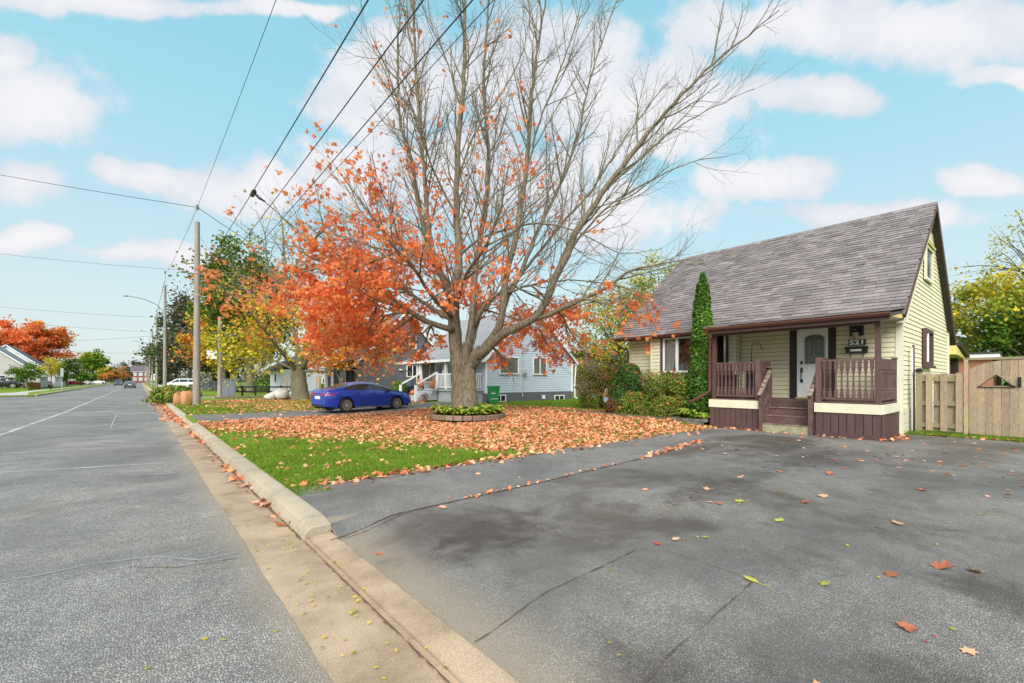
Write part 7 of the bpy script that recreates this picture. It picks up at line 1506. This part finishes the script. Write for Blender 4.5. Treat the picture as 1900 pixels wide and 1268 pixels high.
def _sc(name, x, y, zz, r_, size, kind, m, flat, label):
    o = scatter(name, np.stack([x, y, zz], 1), r_.uniform(size[0], size[1], len(x)), kind, m or L_fall, None, nrm=(0, 0, 1), spread=flat, r=r_, curl=(-2.2, 3.0) if flat > .2 else (-.6, 1.2)); return tag(o, label, 'leaves', None, 'stuff')
def dens_main(x, y):
    # thick carpet under the maple, thinning toward the street and along the driveway's green corner
    e = vnoise(x, y, .9, 5) * .9 + vnoise(x, y, 2.7, 9) * .35
    edge = 5.6 - .42 * (y - 7) + e
    edge = np.where(y < 8.3, edge + .55 * (8.3 - y), edge)
    d = .035 + .97 * sstep(x, edge - .35, edge + 1.1)
    d += .10 * (vnoise(x, y, 1.6, 12) > .45)
    d *= np.where(vnoise(x, y, 2.3, 21) + .6 * vnoise(x, y, 6.1, 22) < -.62, .30, 1.0)
    d *= 1 - .72 * sstep(x, 12.6, 14.6) * (vnoise(x, y, 1.1, 7) > -.1)
    d *= 1 - .80 * sstep(y, 16.8, 18.3) * sstep(x, 12, 14)
    ring = np.hypot(x - RC.x, y - RC.y) < RR + .02
    return np.where(ring, .0, np.clip(d, 0, 1))
litter('leaf_litter', 46000, (1.62, 16.0), (6.9, 19.8), dens_main, (.05, .125), 11, flat=.55)
litter('leaf_litter', 700, (8.4, 11.1), (13.0, 15.7), lambda x, y: np.where(np.hypot(x - RC.x, y - RC.y) < RR - .1, .35, 0.0), (.09, .15), 12, lift=.2, label='fallen leaves caught among the hostas')
litter('leaf_litter', 9000, (1.65, 13.5), (23.9, 40), lambda x, y: .10 + .8 * sstep(x + vnoise(x, y, .6, 3), 2.5, 5.5) * sstep(y, 23.9, 24.6), (.10, .18), 13, label='fallen orange leaves on the lawn beyond the neighbour driveway')
litter('leaf_litter', 1500, (2.5, 13), (19.9, 23.9), lambda x, y: .05 + .55 * (np.abs(y - 21.9) > 1.6), (.09, .16), 14, label='fallen leaves along the edges of the neighbour driveway')
litter('leaf_litter', 5000, (1.12, 1.36), (5.2, 45), lambda x, y: np.clip(.10 + .9 * sstep(y, 17, 26) + .25 * (vnoise(x * 4, y, 1.1, 3) > .2), 0, 1) * sstep(x, 1.08, 1.34), (.06, .13), 15, z=ZR - .01, lift=.05, label='fallen leaves gathered in the gutter')
litter('leaf_litter', 1300, (.5, 1.5), (22, 46), lambda x, y: sstep(x, .4, 1.3) * .8, (.08, .15), 16, z=ZR, label='fallen leaves drifted against the kerb')
litter('leaf_litter', 1100, (-10.5, -8.3), (40, 48.9), lambda x, y: .8 + 0 * x, (.12, .22), 17, z=.0, label='fallen leaves heaped at the corner across the street')
# along the driveway joint, at the foot of the porch and the fence
def along(pts, n, wd, size, seed, z=.02, label=''):
    r_ = np.random.default_rng(seed); P = np.array([(p[0], p[1]) for p in pts]); k = r_.integers(0, len(P) - 1, n); t = r_.random(n)[:, None]; k = k[r_.random(n) < np.clip(.35 + 1.1 * np.sin(k * 2.1 + t[:, 0] * 11) * np.sin(t[:, 0] * 5 + seed), .12, 1)]; n = len(k); t = t[:n]; c = P[k] * (1 - t) + P[k + 1] * t + r_.normal(size=(n, 2)) * wd; return _sc('leaf_litter', c[:, 0], c[:, 1], z + .02 * r_.random(n), r_, size, 'maple', None, .4, label)
along([p for p in jl][2:], 230, .03, (.03, .07), 21, label='leaf scraps in the driveway joint'); along(jl[4:], 110, .07, (.07, .12), 22, label='leaves gathered in the driveway joint near the house')
along([(14.35, 7.2), (14.36, 5.7)], 90, .07, (.08, .14), 23, label='leaves at the foot of the left porch skirt'); along([(14.25, 5.6), (14.25, 4.2)], 40, .08, (.07, .12), 24, label='leaves at the foot of the porch steps'); along([(14.36, 4.1), (14.36, 2.7), (15.2, 2.5), (16.4, 2.45)], 110, .09, (.08, .14), 25, label='leaves at the foot of the right porch skirt'); along([(16.75, 2.4), (16.8, 1.0), (16.8, -1.5)], 110, .12, (.08, .15), 26, label='leaves in the grass strip before the fence')
along([(1.9, 6.85), (4.0, 6.82), (7.0, 6.8), (13.8, 6.75)], 760, .15, (.06, .13), 27, label='leaves spilling over the lawn edge onto the driveway')
along([(4.3, 6.9), (5.6, 6.85)], 90, .07, (.09, .15), 28, label='leaf pile at the lawn corner by the driveway')
litter('leaf_litter', 1700, (2.6, 17), (-4, 6.6), lambda x, y: .05 + .75 * np.exp(-((x - 11.2) / 1.8) ** 2 - ((y - 2.0) / 1.7) ** 2) + .22 * sstep(x, 7, 13) * (vnoise(x, y, 1.3, 31) > -.2), (.045, .115), 29, z=.0, lift=.006, flat=.12, label='scattered leaves on the driveway near the house')
litter('leaf_scraps', 260, (1.8, 8), (-2, 6.5), lambda x, y: .6 + 0 * x, (.018, .045), 30, z=.0, lift=.003, flat=.12, kind='oval', m=L_yel, label='tiny yellow leaflets on the driveway'); litter('leaf_scraps', 120, (-4, .8), (1.5, 9), lambda x, y: .5 + 0 * x, (.02, .05), 31, z=ZR, lift=.003, flat=.12, kind='oval', m=L_yel, label='tiny yellow leaflets on the road')
litter('leaf_scraps', 260, (.85, 1.9), (.5, 6), lambda x, y: .7 + 0 * x, (.02, .05), 32, z=ZR + .005, lift=.01, flat=.15, kind='oval', m=L_yel, label='tiny yellow leaflets in the gutter')
bl2 = [Vector((p.x - .14, p.y, 0)) for p in bd]
along([(p.x, p.y) for p in bl2], 180, .12, (.08, .14), 33, z=.16, label='leaves against the stone bed edging'); along([(15.2, 8.0), (15.2, 12.0)], 120, .25, (.08, .13), 34, z=.2, label='leaves among the bed shrubs')
# single leaves that stand out on the asphalt
L_one = [leafmat('lone_leaf_rust', [(0, (.30, .085, .05)), (1, (.42, .15, .085))], .1), leafmat('lone_leaf_yellow', [(0, (.42, .38, .06)), (1, (.34, .36, .07))], .1), leafmat('lone_leaf_tan', [(0, (.42, .26, .17)), (1, (.50, .33, .22))], .1), leafmat('lone_leaf_red', [(0, (.36, .045, .03)), (1, (.42, .07, .04))], .1)]
for k, (px, py, s, c, lb) in enumerate(((704, 1030, .13, 0, 'rust leaf lying alone on the driveway near the kerb end'), (1748, 1053, .20, 0, 'large curled rust leaf on the right of the driveway'), (1811, 1061, .16, 2, 'flat tan leaf right of the large curled one'), (1683, 1165, .15, 0, 'curled brown leaf at the lower right of the driveway'), (1220, 1010, .09, 3, 'small red leaf with a stem beside the driveway crack'), (1254, 1001, .10, 2, 'pale tan leaf right of the small red one'), (1394, 1077, .16, 1, 'long yellow-green leaf at the crack junction'), (1531, 1085, .10, 1, 'yellow leaf with a red tip mid driveway'), (1446, 967, .13, 1, 'small bright yellow leaf in the middle of the driveway'),
        (1373, 931, .16, 1, 'greenish leaf on the damp part of the driveway'), (1494, 933, .14, 0, 'orange leaf left of the driveway middle'), (1528, 922, .18, 2, 'larger tan leaf just beyond the orange one'), (1312, 909, .14, 2, 'pale leaf on the dark stain'), (1458, 1018, .05, 3, 'tiny scarlet leaf in the middle of the driveway'), (1718, 1191, .05, 3, 'scarlet leaf at the lower right, left of two'), (1734, 1182, .045, 3, 'scarlet leaf at the lower right, right of two'), (1768, 1168, .07, 1, 'yellow leaf at the lower right edge'), (1665, 972, .14, 2, 'tan leaf on the far right of the driveway'), (1710, 910, .15, 0, 'rust leaf near the right end of the driveway'), (1540, 880, .2, 0, 'rust leaf in front of the porch steps'), (1345, 843, .18, 2, 'tan leaf before the left porch skirt'), (1368, 835, .16, 3, 'red leaf before the left porch skirt'), (1630, 1072, .05, 1, 'lemon yellow leaf right of the driveway middle'), (1310, 998, .08, 1, 'small yellow leaf near the crack'))):
    s *= .78; q = G(px, py, .008); nr = np.random.default_rng(200 + k); nn = Vector((nr.normal() * .15, nr.normal() * .15, 1)).normalized()
    T_, F0 = leaf_tmpl('maple' if s > .06 and k != 6 else 'oval'); b = MB()
    if len(T_) > 6:      # a real maple outline, its lobes curled up unevenly about the veins
        O_ = [(0, -.46), (.10, -.40), (.20, -.30), (.40, -.36), (.36, -.22), (.48, -.12), (.33, -.05), (.40, .06), (.56, .16), (.44, .22), (.46, .36), (.28, .26), (.17, .22), (.20, .42), (.10, .46), (0, .64)]; O_ = O_ + [(-x * .94, y * .97) for x, y in O_[-2:0:-1]]; n_ = len(O_); ph = nr.random() * 6.28; cu = nr.uniform(.25, .75)
        zc_ = lambda x, y, f: s * (cu * f * (x * x + .5 * y * y) * (1 + .5 * math.sin(3 * math.atan2(y, x) + ph)) + .03 * f) + .003
        b.add([(0, -.1 * s, .003)] + [(x * s * .5, y * s * .5, zc_(x, y, .18)) for x, y in O_] + [(x * s * (1 - .12 * cu), y * s * (1 - .12 * cu), zc_(x, y, 1.0)) for x, y in O_], [(0, 1 + i, 1 + (i + 1) % n_) for i in range(n_)] + [(1 + i, 1 + n_ + i, 1 + n_ + (i + 1) % n_, 1 + (i + 1) % n_) for i in range(n_)])
    else: b.add([(x * s, y * s, abs(z) * s * 1.1 + .004) for x, y, z in T_], F0)
    if s > .085: b.tube([(0, -.5 * s, .004), (.05 * s, -.8 * s, .008), (.12 * s, -1.05 * s, .012)], .0022, 4)
    o = b.build('fallen_leaf', L_one[c], loc=(q.x, q.y, q.z), label=lb, cat='leaf', group='single leaves on the driveway'); o.rotation_euler = (nn.x, nn.y, nr.random() * 6.28)
for k, (pa, pb, lb) in enumerate((((1622, 977), (1658, 987), 'thin twig on the right of the driveway'), ((1735, 983), (1805, 987), 'fine twig beyond the larger twig'))):
    a, c = G(*pa, .012), G(*pb, .012); b = MB(); b.tube([a, a.lerp(c, .5) + Vector((0, .03, .004)), c], [.005, .004, .002], 5); b.tube([a.lerp(c, .4), a.lerp(c, .6) + Vector((.05, .08, 0))], [.003, .0015], 4); b.build('twig', M_twig, label=lb, cat='twig')
for o in bpy.data.objects:
    if '_o' in o: del o['_o']
